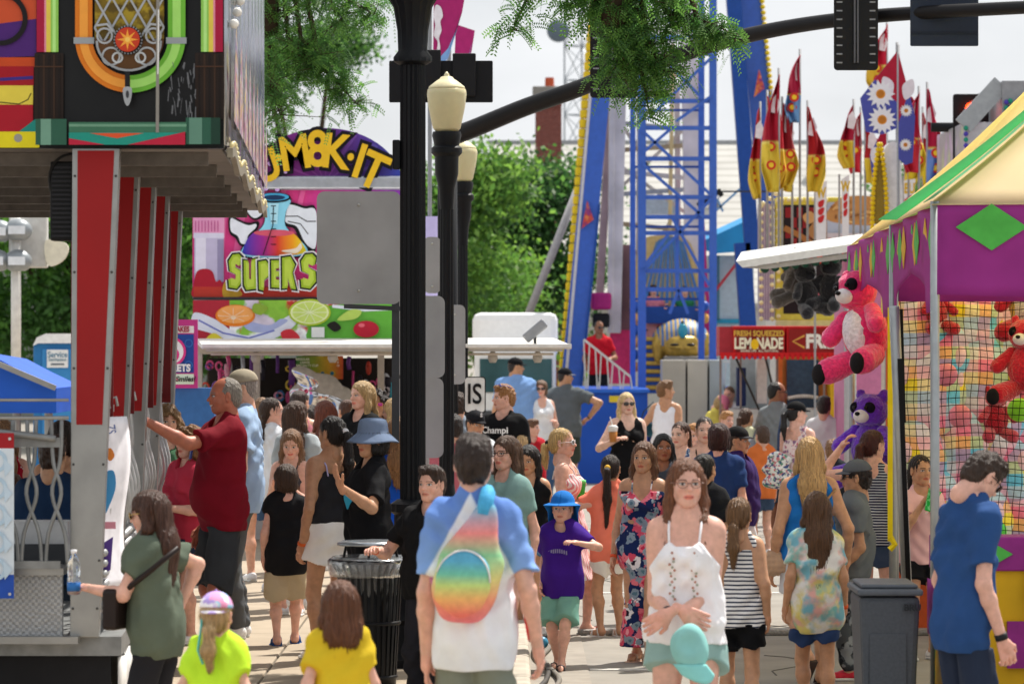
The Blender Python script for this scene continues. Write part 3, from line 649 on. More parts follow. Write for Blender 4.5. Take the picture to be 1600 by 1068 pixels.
    if glasses:
        kd, gc = glasses[0], glasses[1]; m_ = MB(); zz = .108; yy = .099; dz = 0
        if kd == 'head': zz = .215; yy = .058
        for sx in (-1, 1):
            c = (sx*.032, yy, zz); nn_ = 14; ring = []
            for q in range(nn_):
                an = 2*math.pi*q/nn_; ring.append(hd((c[0]+.025*math.cos(an)*(1 if kd != 'thin' else .95), yy-.010*abs(sx*c[0]+.025*math.cos(an)*sx)/.05+(.0), zz+.019*math.sin(an))))
            if kd in ('sun', 'head'): m_.add([Vector(p) for p in ring]+[Vector(hd((c[0], yy+.001, zz)))], [(q, (q+1) % nn_, nn_) for q in range(nn_)], 1)
            m_.tube(ring, .0022 if kd != 'thin' else .0018, 5, 0, closed=True)
            m_.tube([hd((sx*.056, yy-.010, zz+.004)), hd((sx*.078, .04 if kd != 'head' else .0, zz+.004)), hd((sx*.080, -.01 if kd != 'head' else -.05, zz+(0 if kd != 'head' else -.02)))], .0022, 5, 0)
        m_.tube([hd((-.009, yy, zz+.004)), hd((.009, yy, zz+.004))], .0025, 5, 0)
        m_.build('sunglasses' if kd != 'thin' else 'glasses', [mat(glasses[2] if len(glasses) > 2 else '#151515', .3), mat(gc, .08, spec=.9, var=0)], root, True)
    return J
def band(J, i, c, f=.93, wd=.02, name='wristband'):
    S, E, Wr = J['A'][i]; p = E+(Wr-E)*f; d = vn(Wr-E); a = J['a']; m_ = MB()
    m_.tube([p-d*wd/2, p+d*wd/2], .031*a, 14); return m_.build(name, mat(c, .5), J['root'], True)
def wp(J, p):
    'figure space to the world'
    r = J['root']; M = Matrix.Translation(r.location)@Matrix.Rotation(r.rotation_euler.z, 4, 'Z'); return M@Vector(p)
T = lambda m, k='tee', **q: dict(k=k, m=m if not isinstance(m, str) else fab(m), **q)
B = lambda m, k='shorts', **q: dict(k=k, m=m if not isinstance(m, str) else fab(m), **q)
# ---------------- setting: ground, kerb, pavement ----------------
def struct(o): return tag(o, kind='structure')
asph = mat('#8f8a82', .9, var=.16, bump=.25, scale=2.2)
nt_ = asph.node_tree
m = MB(); m.grid(lambda u, v: Vector((-300+600*u, -20+900*v, 0)), 6, 6); struct(m.build('road', asph))
conc = mat('#a89a87', .9, var=.10, bump=.15, scale=3)
m = MB()
for i in range(34):       # pavement slabs with joints
    y0 = 14+i*1.5
    for j in range(5): x1 = -.06-j*1.5; m.box((x1-1.485, y0, -.02), (x1, y0+1.485, .15))
struct(m.build('pavement', conc, bevel=.008))
m = MB(); m.box((-8, 14, -.03), (-.07, 65, .135)); struct(m.build('pavement_bed', mat('#6e675c', .95)))
m = MB()
for i in range(20): m.box((-.055, 14+i*2.5, -.02), (.12, 14+i*2.5+2.48, .148))
struct(m.build('kerb', mat('#b3aa9c', .9, var=.2, bump=.3, scale=6), bevel=.03))
m = MB(); m.box((.125, 14, -.02), (.52, 64, .006)); struct(m.build('gutter', mat('#979086', .9, var=.15, bump=.2, scale=5)))
wl = mat('#cfccc6', .8, var=.25, scale=8)
m = MB(); m.box((.53, 26.1, .0), (1.35, 26.2, .008)); m.box((.6, 34, .0), (6, 34.1, .008)); m.box((1.5, 22.9, 0), (3.4, 22.99, .008)); m.box((.6, 45, 0), (8, 45.15, .008)); struct(m.build('road_marking', wl))
m = MB(); rr = random.Random(2)
for i in range(26):
    x, y = rr.uniform(.6, 3), rr.uniform(19, 45); pts = [(x, y)]
    for k in range(6): x += rr.uniform(-.16, .2); y += rr.uniform(.1, .45); pts.append((x, y))
    m.tube([(a_, b_, -.001) for a_, b_ in pts], .007, 5)
struct(m.build('road_cracks', mat('#5a5650', .95)))
# cable ramp across the road
m = MB(); m.prism([(0.5, .0), (4.6, .0), (4.6, .045), (.5, .045)], 29.2, 29.42); 
o = m.build('cable_ramp', mat('#8f8c86', .6, var=.3, bump=.5, scale=50), bevel=.02); tag(o, 'flat grey cable ramp lying across the road behind the walkers', 'cable ramp')
for k, (x0, c_) in enumerate(((.2, '#4a4744'), (.26, '#77726a'))):
    m = MB(); m.tube(smoothpts([(x0+.05*math.sin(i*1.7+k), 21.5+i*.9, .03) for i in range(16)], 5, False), .018, 6)
    tag(m.build('cable', mat(c_, .6), smooth=True), ('dark' if k == 0 else 'grey')+' power cable snaking along the gutter', 'cable')
m = MB(); m.lathe([(.03, 0), (.045, .11), (.047, .11), (.04, .02)], n=16, axis=Matrix.Rotation(R(80), 3, 'Y')); o = m.build('cup', mat('#e8e8e8', .2, trans=.5), None, True, loc=(.19, 28.8, .05)); tag(o, 'empty clear cup lying in the gutter', 'litter')
m = MB(); m.ball((0, 0, 0), .045); o = m.build('can', mat('#3c86a8', .3), None, True, loc=(.22, 27.9, .05)); tag(o, 'crushed blue can lying in the gutter', 'litter')

# ---------------- trees ----------------
def leafmesh(name, clumps, n, size, mats, parent, seed=1, asp=.5, spread=.3):
    r = np.random.RandomState(seed); K = len(clumps); cs = np.array([c for c in clumps])
    idx = r.randint(0, K, n); P = cs[idx]+r.normal(size=(n, 3))*spread*np.array((1, 1, .55))
    d = r.normal(size=(n, 3)); d[:, 2] -= .3; d /= np.linalg.norm(d, axis=1)[:, None]; e = np.cross(d, r.normal(size=(n, 3))); e /= np.linalg.norm(e, axis=1)[:, None]
    sz = size*(.6+.8*r.rand(n))[:, None]; q = [P-d*sz*.5, P+e*sz*asp*.5, P+d*sz*.5, P-e*sz*asp*.5]
    V = np.stack(q, 1).reshape(-1, 3); Q = np.arange(4*n).reshape(n, 4); me = bpy.data.meshes.new(name)
    me.vertices.add(len(V)); me.vertices.foreach_set('co', V.astype(np.float32).ravel()); me.loops.add(4*n); me.loops.foreach_set('vertex_index', Q.astype(np.int32).ravel())
    me.polygons.add(n); me.polygons.foreach_set('loop_start', np.arange(0, 4*n, 4, dtype=np.int32)); me.polygons.foreach_set('loop_total', np.full(n, 4, np.int32))
    for m_ in mats: me.materials.append(m_)
    me.polygons.foreach_set('material_index', ((idx*7) % len(mats)).astype(np.int32)); me.update(calc_edges=True)
    o = bpy.data.objects.new(name, me); C.objects.link(o); o.parent = parent; return o
def leafm(c): 
    m_ = mat(c, .55, var=.3, scale=.8, spec=.3)
    if 'tl' not in m_:
        n = m_.node_tree; b = n.nodes['Principled BSDF']; t = n.nodes.new('ShaderNodeBsdfTranslucent'); t.inputs[0].default_value = (*[min(1, q*2.2) for q in hexc(c)], 1); x = n.nodes.new('ShaderNodeMixShader'); x.inputs[0].default_value = .4
        o_ = n.nodes['Material Output']; n.links.new(b.outputs[0], x.inputs[1]); n.links.new(t.outputs[0], x.inputs[2]); n.links.new(x.outputs[0], o_.inputs[0]); m_['tl'] = 1
    return m_
GR = ['#3f6130', '#557a36', '#34552c']; GY = ['#587a2c', '#6a8c34', '#466626']
bark = mat('#4a3c30', .9, bump=.6, scale=12, stretch=(1, 1, .3))
def tree(label, base, h, blobs, n, size, cols, seed, tr=.25, spread=.45, per=26, asp=.55):
    t = thing('tree', label, 'tree', base, 0, None); r = random.Random(seed); cl_ = []
    for (c, rad) in blobs:
        for k in range(per):
            v = Vector((r.gauss(0, 1), r.gauss(0, 1), r.gauss(0, 1))).normalized()*rad*(r.random()**.35); v.z *= .8; cl_.append(Vector(c)+v)
    leafmesh('crown', [tuple(q) for q in cl_], n, size, [leafm(q) for q in cols], t, seed, asp, spread)
    m_ = MB(); m_.tube([(0, 0, -.1), (.1, 0, h*.2), (-.05, .1, h*.4), (.0, 0, h*.62)], [tr, tr*.8, tr*.6, tr*.35], 9)
    for (c, rad) in blobs:
        c = Vector(c); m_.tube([(0, 0, h*.3), (c.x*.4, c.y*.4, h*.3+(c.z-h*.3)*.5), tuple(c), (c.x*1.1, c.y*1.05, c.z+rad*.6)], [tr*.45, tr*.3, tr*.18, tr*.05], 7)
    m_.build('trunk', bark, t, True); return t
def T_at(px, s, **k): return (Vector(((px-800)/s, FP/s, 0)))
b_ = T_at(480, 62); tree('tall honey locust tree behind the drink stall, top left', b_, 11, [((-2.3, 0, 8.2), 1.7), ((-.9, 1, 9.2), .9), ((.3, 0, 5.0), .9), ((-1.6, 0, 5.6), 1.6), ((-1.6, 1, 11), 1.8), ((-3, 0, 11), 2.3), ((.6, 0, 9.6), .5)], 24000, .15, GR, 3, per=30)
b_ = T_at(120, 75); tree('broad green tree behind the portable toilet on the left', b_, 8, [((-2, 0, 4.6), 1.9), ((.6, 0, 4.8), 1.8), ((2.2, 1, 4.0), 1.5), ((0, 0, 2.6), 1.6), ((-1, 1, 6.6), 2.0), ((2, 0, 6.5), 1.8), ((-2.3, 0, 2.6), 1.3)], 34000, .16, ['#446a30', '#5e8a3a', '#38592b'], 5, per=30)
b_ = T_at(330, 66); tree('green tree showing between the red posts and the drink stall', b_, 7, [((-.6, 0, 3.6), 1.5), ((.6, 0, 4.2), 1.2), ((0, 1, 2.4), 1.2)], 13000, .15, ['#446a30', '#5e8a3a', '#38592b'], 6)
b_ = T_at(812, 68); tree('rounded green tree left of the ride, below the brick chimney', b_, 7, [((-.2, 0, 5.2), 1.25), ((.7, 0, 4.2), 1.3), ((-.7, 0, 3.9), 1.2), ((.1, -.3, 3.1), 1.35), ((.9, 0, 5.7), .8), ((-.8, .5, 5.3), .9)], 26000, .14, ['#2f5229', '#41682f', '#244022'], 8, per=30)
b_ = T_at(748, 74); tree('yellow green tree just right of the lamp posts', b_, 4.6, [((-.3, 0, 2.9), .9), ((.5, 0, 2.4), .9), ((.1, 0, 3.6), .8), ((-.5, 0, 3.9), .6)], 9000, .14, GY, 9, tr=.12)
b_ = T_at(700, 80); tree('light green tree behind the black pole', b_, 6.2, [((-.6, 0, 4.4), 1.2), ((.3, 0, 3.5), 1.2), ((-1.6, 0, 3.6), 1.2), ((.5, 0, 5.3), .8)], 14000, .15, ['#4d7230', '#648638', '#3b5c28'], 10)
b_ = T_at(850, 60); tree('low bright green tree behind the white truck', b_, 2.9, [((-.3, 0, 2.2), .55), ((.3, 0, 1.9), .55)], 5000, .13, GY, 12, tr=.08)
b_ = T_at(1490, 62); tree('green tree right of the flags behind the traffic signal', b_, 7, [((-.4, 0, 5.9), 1.0), ((.3, 0, 5.0), 1.1), ((-.2, 0, 4.2), 1.0), ((1.1, 0, 5.6), 1.0)], 13000, .14, ['#486e30', '#628a3a', '#365628'], 13)
# overhanging honey locust branches close by (tree itself stands out of view above)
def sprays(label, tips, seed, basept, leaf=.05):
    t = thing('tree', label, 'tree', basept); r = random.Random(seed); bp_ = Vector(basept); V = MB(); tw = MB(); nr_ = np.random.RandomState(seed)
    tw.tube([(0, 0, -2.0), (0, 0, 0)], .09, 8)
    for (p, q, sp, cnt) in tips:
        p = Vector(p)-bp_; q = Vector(q)-bp_; tw.tube([(0, 0, -.2), (p+Vector((0, 0, 0)))*.6, p, (p+q)/2, q], [.05, .03, .018, .01, .004], 6)
        for k in range(cnt):
            u = r.random()**.8; c = p.lerp(q, u)+Vector((r.gauss(0, sp), r.gauss(0, sp), r.gauss(0, sp*.8)))
            if r.random() < .25: tw.tube([p.lerp(q, u), c], [.006, .002], 4)
            d = Vector((r.gauss(0, 1), r.gauss(0, 1), -.5+r.gauss(0, .5))).normalized(); e = d.cross(Vector((r.gauss(0, 1), r.gauss(0, 1), r.gauss(0, 1)))).normalized(); Ln = leaf*3.2*(.7+.6*r.random())
            for i in range(9):
                b0 = c+d*(Ln*i/9)+Vector((0, 0, -.012*(i/9)**2*4))
                for sg in (-1, 1):
                    f_ = (e*sg+d*.5).normalized()*leaf*.55; g_ = d*leaf*.16; V.add([b0, b0+f_*.5+g_, b0+f_, b0+f_*.5-g_], [(0, 1, 2, 3)], (k*3+i//5) % 3)
    V.build('foliage', [leafm(q) for q in ('#3f6530', '#587e38', '#6d963e')], t); tw.build('trunk', bark, t, True); return t
def Z(px, py, s=230): return W(px, py, s)
sprays('feathery locust branches hanging across the top centre over the signal arm', [(Z(960, -60), Z(995, 60), .12, 250), (Z(910, -60), Z(950, 35), .11, 210), (Z(1030, -40), Z(1070, 40), .10, 170), (Z(840, -40), Z(800, 50), .06, 70), (Z(860, -60), Z(890, 10), .07, 70), (Z(985, 30), Z(970, 120), .09, 170), (Z(1000, 100), Z(1015, 180), .05, 60), (Z(1040, 20), Z(1150, 62), .05, 90), (Z(1090, 30), Z(1130, 45), .06, 60), (Z(1010, 60), Z(1040, 120), .09, 160)], 21, Z(960, -420))
sprays('feathery locust branches hanging over the drink stall at top left', [(W(430, -40, 175), W(420, 60, 175), .2, 300), (W(480, -40, 175), W(540, 30, 175), .16, 220), (W(450, 60, 175), W(500, 110, 175), .15, 220), (W(540, 0, 175), W(590, 25, 175), .09, 90), (W(500, 100, 175), W(560, 165, 175), .08, 110), (W(420, 110, 175), W(440, 190, 175), .12, 130), (W(470, 60, 175), W(540, 140, 175), .08, 80)], 22, W(420, -300, 175), .055)
leafmesh_done = 1

# ---------------- distant buildings ----------------
b = thing('building', 'long building with a white sloping roof behind the ride', 'building', (8, 100, 0))
wr_ = mat('#bab8b3', .85, var=.10, bump=.1, scale=1.2, pattern=('hstripe', '#a4a29c', 1.6, .8))
m = MB(); m.add([Vector(q) for q in ((-8.6, 0, 3.2), (6.3, 0, 3.2), (6.3, 8, 7.8), (-8.6, 8, 7.8), (-8.6, 0, 3.1), (6.3, 0, 3.1), (6.3, 8, 7.7), (-8.6, 8, 7.7))], [(0, 1, 2, 3), (7, 6, 5, 4), (0, 4, 5, 1), (1, 5, 6, 2), (2, 6, 7, 3), (3, 7, 4, 0)]); m.build('roof', wr_, b)  # slope shaped to catch the sun, so the face reads bright
m = MB(); m.prism([(-8.4, 0), (6.1, 0), (6.1, 3.1), (-8.4, 3.1)], .2, 8); m.build('wall', mat('#c8c6c0', .85), b)
m = MB(); m.box((-8.7, 7.9, 7.72), (6.4, 8.1, 7.84)); m.build('ridge_cap', mat('#9a9ca0', .6), b)
for k, (x, y) in enumerate(((-2.5, 4.6), (2.2, 4.0), (4.6, 5.2), (.4, 6.2))): z = 3.2+y*.575; m = MB(); m.lathe([(.14, -.1), (.14, .35), (.2, .36), (.18, .46)], (x, y, z), 12); m.build('roof_vent', mat('#8a8c8e', .5), b, True)
ch = thing('chimney', 'square brick chimney with grey cap rising left of the ride', 'chimney', ((857-800)/62, FP/62, 0))
m = MB(); m.box((-.33, 0, 0), (.33, .6, 8.1)); m.prism([(-.33, 8.1), (.33, 8.1), (.37, 8.4), (-.37, 8.4)], -.04, .64); m.build('stack', mat('#6e3a36', .9, var=.2, pattern=('brick', '#7c443c', '#9a8078', 6)), ch)
m = MB(); m.box((-.40, -.07, 8.4), (.40, .67, 8.62)); m.build('cap', mat('#8a8681', .85), ch, bevel=.02); m = MB(); m.lathe([(.12, 8.62), (.11, 8.86)], (.03, .3, 0), 12); m.build('flue', mat('#c0583a', .8), ch)
rt = thing('radio_tower', 'steel lattice radio tower with round dish behind the chimney', 'tower', ((910-800)/36, FP/36, 0)); m = MB(); wt = .78
for k, (x, y) in enumerate(((-wt, 0), (wt, 0), (0, 1.3))): m.bar((x, y, 0), (x, y, 24), .07, .07)
for i in range(16):
    z = i*1.5
    for (p, q) in (((-wt, 0), (wt, 0)), ((-wt, 0), (0, 1.3)), ((wt, 0), (0, 1.3))): m.bar((*p, z), (*q, z), .045, .045); m.bar((*p, z), (*q, z+1.5), .03, .03); m.bar((*q, z), (*p, z+1.5), .03, .03)
m.build('lattice', mat('#8f979e', .5, metal=.6), rt)
m = MB(); m.lathe([(.48, 0), (.5, .12), (.42, .25), (.2, .36), (.02, .4)], (-1.05, -.25, 15.6), 24, axis=Matrix.Rotation(R(90), 3, 'X')); m.build('dish', mat('#5c6a78', .5), rt, True)
# background mass of shops left
b = thing('building', 'low dark green grey building behind the toilets at far left', 'building', (-14, 105, 0)); m = MB(); m.box((-16, 0, 0), (9, 8, 4.6)); m.build('wall', mat('#8b8f8a', .8), b)
m = MB(); m.box((-16.2, -.2, 4.605), (9.2, 8.2, 4.9)); m.build('roof', mat('#5a5c58', .8), b)
# ---------------- street furniture ----------------
blk = mat('#0e1014', .5, spec=.22, var=.1, bump=.05, scale=30); sgn = mat('#a4a5a6', .5, metal=.15, var=.16, scale=3, spec=.4)
def fluted(m, x, y, z0, z1, r, n=32): m.lathe([(r, z0), (r, z1)], (x, y, 0), n, flute=.13)
s = 242; c = W(645, 530, s); p = thing('lamp_post', 'tall black fluted post with flared base in the centre left', 'lamp post', (c.x, c.y, .14))
m = MB(); fluted(m, 0, 0, 1.05, 4.0, .083); m.build('shaft', blk, p)
m = MB(); m.lathe([(.30, 0), (.30, .06), (.24, .10), (.21, .28), (.23, .31), (.18, .36), (.155, .55), (.16, .6), (.13, .66), (.12, .98), (.145, 1.0), (.145, 1.05), (.1, 1.08)], n=32, flute=.05); m.build('base', blk, p, 'auto')
m = MB(); m.lathe([(.09, 3.88), (.125, 3.9), (.125, 3.93), (.095, 3.97), (.10, 4.1), (.125, 4.25), (.155, 4.3), (.165, 4.34), (.12, 4.36)], n=32, flute=.06); m.build('capital', blk, p, 'auto')
m = MB(); m.lathe([(.11, 4.36), (.2, 4.6), (.22, 4.8), (.15, 5.0), (.02, 5.2)], n=24); m.build('globe', mat('#e8e0c0', .25, sss=.2), p, True)
m = MB(); m.cbox((-.105, -.02, 3.3), (.05, .08, .19)); m.build('junction_box', blk, p, bevel=.01)
def sign_back(x0, y0, x1, y1, s, label, post=True):
    a = W(x0, y0, s); b = W(x1, y1, s); cx = (a.x+b.x)/2; t = thing('sign', label, 'sign', (cx, a.y, 0)); m = MB(); r = .05; w2 = (b.x-a.x)/2; z0, z1 = b.z, a.z
    pts = []
    for (qx, qz, a0) in ((w2-r, z1-r, 0), (-w2+r, z1-r, 90), (-w2+r, z0+r, 180), (w2-r, z0+r, 270)): pts += circ(qx, qz, r, n=5, a0=a0, a1=a0+90)
    m.prism(pts, 0, .006); m.build('plate', sgn, t)
    for q in (.12, .88): m = MB(); m.ball((0, -.004, z0+(z1-z0)*q), .010, 8, 6); m.build('bolt', mat('#c8c8c0', .4, metal=.8), t)
    return t
t = sign_back(495, 299, 626, 475, 236, 'large plain grey back of a street sign left of the tall black post')
m = MB(); x_ = W(620, 530, 236).x-t.location.x; m.bar((-.10, .05, W(0, 478, 236).z), (x_+.03, .05, W(0, 482, 236).z), .02, .03); m.bar((x_-.01, .07, W(0, 690, 236).z), (x_-.01, .07, W(0, 440, 236).z), .05, .03); m.build('bracket', mat('#4a4c50', .5, metal=.5), t)
sign_back(622, 462, 695, 590, 225, 'grey sign back just behind the tall black post, upper of two'); sign_back(618, 590, 693, 715, 224, 'grey sign back just behind the tall black post, lower of two')
sign_back(662, 370, 689, 458, 190, 'pale grey sign back between the two posts'); sign_back(694, 476, 727, 600, 178, 'narrow grey sign back right of the lamp post')
t = thing('sign', 'white traffic sign with the black letters IS beside the grey posts', 'sign', (W(742, 0, 170).x, FP/170, 0)); m = MB(); z0, z1 = W(0, 645, 170).z, W(0, 588, 170).z
def rrect(w2, z0, z1, r):
    o = []
    for (qx, qz, a0) in ((w2-r, z1-r, 0), (-w2+r, z1-r, 90), (-w2+r, z0+r, 180), (w2-r, z0+r, 270)): o += circ(qx, qz, r, n=5, a0=a0, a1=a0+90)
    return o
m.prism(rrect(.10, z0, z1, .03), 0, .006); m.build('plate', mat('#1a1a1c', .5), t); m = MB(); m.prism(rrect(.09, z0+.01, z1-.01, .025), -.004, -.001); m.build('face', mat('#dcdcd8', .5), t)
m = MB(); m.text('IS', (-.005, -.008, (z0+z1)/2+.0), .26, bold=.012, sx=.78); m.build('lettering', mat('#151515', .6), t); m = MB(); m.tube([(0, .03, 0), (0, .03, z1)], .025, 8); m.build('post', sgn, t)
def small_lamp(px, s, gy0, gy1, wpx, label, pw):
    c = W(px, 530, s); p = thing('lamp_post', label, 'lamp post', (c.x, c.y, .14)); zb = W(0, gy1, s).z-.14; h = (gy1-gy0)/s; r = wpx/2/s
    m = MB(); m.lathe([(r*.55, zb), (r*.7, zb+.06*h), (r*.93, zb+.42*h), (r, zb+.62*h), (r*.97, zb+.70*h), (r*.88, zb+.72*h)], n=32); m.build('globe', mat('#d9cfa4', .3, sss=.15, trans=.15, var=.05), p, True)
    m = MB(); m.lathe([(r*.93, zb+.715*h), (r*.9, zb+.75*h), (r*.55, zb+.84*h), (r*.36, zb+.88*h), (r*.3, zb+.91*h), (r*.12, zb+.93*h), (r*.14, zb+.95*h), (.004, zb+h)], n=28); m.build('lid', mat('#e4dab2', .3, var=.04), p, True)
    m = MB(); m.lathe([(pw*.9, zb-.62), (pw*1.05, zb-.45), (pw*1.5, zb-.34), (pw*1.55, zb-.2), (pw*2.0, zb-.17), (pw*2.0, zb-.13), (pw*1.6, zb-.11), (pw*1.9, zb-.03), (pw*1.8, zb)], n=28); m.build('capital', blk, p, 'auto')
    m = MB(); m.lathe([(pw, .9), (pw*.88, zb-.6)], n=24, flute=.12); m.build('shaft', blk, p); m = MB(); m.lathe([(.2, 0), (.2, .08), (.15, .15), (.13, .6), (pw*1.2, .85), (pw, .95)], n=24); m.build('base', blk, p, 'auto'); return p
small_lamp(698, 195, 112, 206, 62, 'lamp post with cream globe in front, right of the tall black post', .062)
small_lamp(723, 160, 212, 284, 46, 'second lamp post with cream globe partly hidden behind the nearer one', .055)
# mast arm and its pole behind the near lamp post
mp_ = thing('signal_mast', 'black traffic signal mast with a long curved arm across the top right', 'signal mast', (W(702, 0, 170).x, FP/170, .0)); o = mp_.location; m = MB(); m.lathe([(.09, .1), (.07, 4.3)], n=16); m.build('pole', blk, mp_, True)
ap = [(702, 214, 170), (735, 203, 171), (820, 168, 173), (900, 140, 175), (960, 116, 177), (1040, 93, 180), (1130, 65, 182), (1230, 43, 185), (1340, 28, 188), (1460, 19, 190), (1640, 10, 195)]
sp_ = [tuple(W(*q)-o) for q in ap]; m = MB(); cp_ = smoothpts(sp_, 6, False); n_ = len(cp_); m.tube(cp_, [.088-.036*i/n_ for i in range(n_)], 14); m.build('arm', mat('#121013', .5, spec=.25), mp_, True)
def signal(px0, py0, px1, py1, s, label, vert=True, lit=False, face=-1):
    a = W(px0, py0, s); b = W(px1, py1, s); w_ = b.x-a.x; h = a.z-b.z; t = thing('traffic_signal', label, 'traffic signal', ((a.x+b.x)/2, a.y, b.z)); dk = mat('#121214', .5)
    m = MB(); m.prism(rrect(w_/2, 0, h, .03), 0, .015); m.build('backplate', dk, t)
    m = MB(); m.box((-w_*.27, -.09 if face > 0 else .015, h*.05), (w_*.27, -.001 if face > 0 else .16, h*.95)); m.build('housing', dk, t, bevel=.015)
    for k in range(3):
        z = h*(.2+.3*k); red = (lit and k == 2); m = MB(); m.lathe([(.085, 0), (.05, .03), (.01, .04)], (0, -.10 if lit else .17, z), 18, axis=Matrix.Rotation(R(90 if lit else -90), 3, 'X')); m.build('lens', mat('#ff3a10' if red else ['#1c2a20', '#2a2618', '#3a1412'][k], .3, emit=6 if red else 0), t, True)
        m = MB(); q = [(.1*math.cos(R(u)), .1*math.sin(R(u))) for u in range(-20, 201, 20)]; y0 = -.25 if lit else .16; m.grid(lambda u, v: Vector((q[int(round(u*11))][0], y0+(.16*v), z+q[int(round(u*11))][1])), 11, 1); m.build('visor', dk, t, solid=.005)
    if not lit:
        for k in range(12):
            z = h*(.06+.075*k)
            for sx in (-1, 1): m = MB(); m.box((sx*w_*.44, -.004, z), (sx*w_*.31, -.001, z+.012)); m.build('vent_slot', mat('#8a8d92', .5), t)
        for q in (-.02, .006): m = MB(); m.box((q, -.03, .06), (q+.014, -.016, h)); m.build('mounting_strap', mat('#5c5c60', .4, metal=.6), t)
    return t
signal(1303, -70, 1372, 110, 190, 'black traffic signal seen from behind, hanging from the curved arm at top right')
signal(922, -60, 996, 153, 178, 'black traffic signal behind the locust leaves on the curved arm')
signal(1489, 147, 1545, 270, 130, 'traffic signal glowing red beside the flags', lit=True)
m = MB(); t = thing('signal_mast', 'dark horizontal signal pole behind the silver trailer roof', 'signal mast', (W(1560, 0, 128).x, FP/128, 0)); m.tube([(0, 0, 0), (0, 0, 5)], .09, 10); m.build('pole', blk, t, True); m = MB(); m.tube([(-.0, 0, W(0, 199, 128).z), (W(1455, 0, 128).x-t.location.x, 0, W(0, 199, 128).z)], .06, 10); m.build('arm', blk, t, True)
a = W(1420, -30, 189); b = W(1526, 74, 189); t = thing('sign', 'dark blue back of a street name sign on the curved arm', 'sign', ((a.x+b.x)/2, a.y-.12, b.z)); m = MB(); m.prism(rrect((b.x-a.x)/2, 0, a.z-b.z, .012), 0, .012); m.build('plate', mat('#232c3c', .5), t); [MB().box((-.27, -.01, q), (.27, -.002, q+.02)).build('rib', mat('#1a2230', .5), t) for q in (.1, .4)]
a = W(608, 95, 182); b = W(770, 160, 182); t = thing('sign', 'black horizontal signal backplate behind the tall black post', 'traffic signal', ((a.x+b.x)/2, a.y, b.z)); h = a.z-b.z; m = MB(); m.prism(rrect((b.x-a.x)/2, 0, h, .012), 0, .03); m.build('backplate', mat('#101014', .5), t); m = MB(); m.box((.1, -.06, .05), (.3, -.002, h+.06)); m.box((-.2, -.06, .03), (0, -.002, h+.09)); m.build('housing', mat('#141418', .5), t, bevel=.01)
m = MB(); m.tube([(-.0, .05, .15), (0, .05, -2.9)], .03, 8); m.build('post', blk, t)
# banners
def banner(pts, s, label, art, polepx):
    x0 = W(polepx, 0, s).x; t = thing('banner', label, 'banner', (x0, FP/s, .14)); P = [(W(x, y, s).x-x0, W(x, y, s).z-.14) for x, y in pts]; m = MB(); m.prism(P, 0, .006); m.build('cloth', mat('#a8286c', .8, var=.1), t)
    for k, (c_, q) in enumerate(art): m = MB(); m.prism([(W(x, y, s).x-x0, W(x, y, s).z-.14) for x, y in q], -.003*(k+1)-.002, -.003*(k+1)); m.build('print', mat(c_, .8), t)
    m = MB(); zt = W(0, pts[0][1], s).z-.14; m.tube([(-.03, .03, 0), (-.03, .03, zt)], .022, 8); m.build('pole', mat('#8a8d90', .4, metal=.6), t)
    return t
banner([(678, -8), (727, -8), (722, 20), (700, 92), (676, 128)], 150, 'magenta and blue feather banner with white horse print, left of two', [('#7fa8e0', [(716, 40), (722, 20), (700, 92), (690, 112), (678, 100), (700, 76)]), ('#dfe6f0', [(700, 92), (676, 128), (678, 108), (690, 100)])], 676)
t = [o_ for o_ in C.objects if o_.name.startswith('banner')][-1]
m = MB(); rr = random.Random(8); hp_ = [(682, 8), (689, 12), (692, 26), (688, 34), (690, 48), (686, 60), (688, 74), (686, 90), (682, 84), (684, 66), (678, 56), (680, 40), (678, 28), (679, 14)]; m.prism([(W(x, y, 150).x-t.location.x, W(x, y, 150).z-.14) for x, y in smoothpts(hp_, 3)], -.014, -.012); m.build('emblem', mat('#e8e4ec', .8), t)
banner([(712, 38), (742, 48), (737, 80), (722, 132), (704, 150), (710, 100)], 140, 'magenta and blue feather banner, right of two', [('#7fa8e0', [(733, 84), (738, 66), (722, 132), (712, 146), (706, 140), (716, 112)]), ('#a9c4ea', [(708, 100), (716, 84), (716, 112), (706, 140)])], 706)
# trash can behind the post (black slatted) and grey wheeled bin
c = W(578, 0, 256); t = thing('litter_bin', 'black slatted street litter bin with a clear bag and flat lid', 'litter bin', (c.x, c.y, .15)); m = MB()
for k in range(30):
    an = 2*math.pi*k/30; x, y = math.cos(an), math.sin(an); m.bar((x*.19, y*.19, .05), (x*.235, y*.235, .72), .022, .008, up=(x, y, 0)); m.bar((x*.235, y*.235, .72), (x*.29, y*.29, .80), .022, .008, up=(x, y, 0))
m.build('slats', blk, t)
for z, r_ in ((.05, .19), (.80, .29), (.4, .214)): m = MB(); m.tube([(r_*math.cos(R(k*15)), r_*math.sin(R(k*15)), z) for k in range(24)], .014, 6, closed=True); m.build('ring', blk, t, True)
m = MB(); m.lathe([(.17, .03), (.2, .5), (.225, .78), (.27, .83), (.31, .80), (.30, .72), (.29, .70)], n=40, flute=.03); m.build('bag', mat('#cfd4d8', .12, trans=.6, spec=.6, var=.05, alpha=.45), t, True)
m = MB(); m.lathe([(.19, .0), (.21, .7)], n=20); m.build('liner', mat('#151517', .5), t, True)
m = MB(); m.lathe([(.02, .93), (.2, .93), (.24, .915), (.24, .90), (.2, .905)], n=32); m.build('lid', mat('#9aa0a6', .25, metal=.7), t, True); t.scale = (.84, .84, .94)
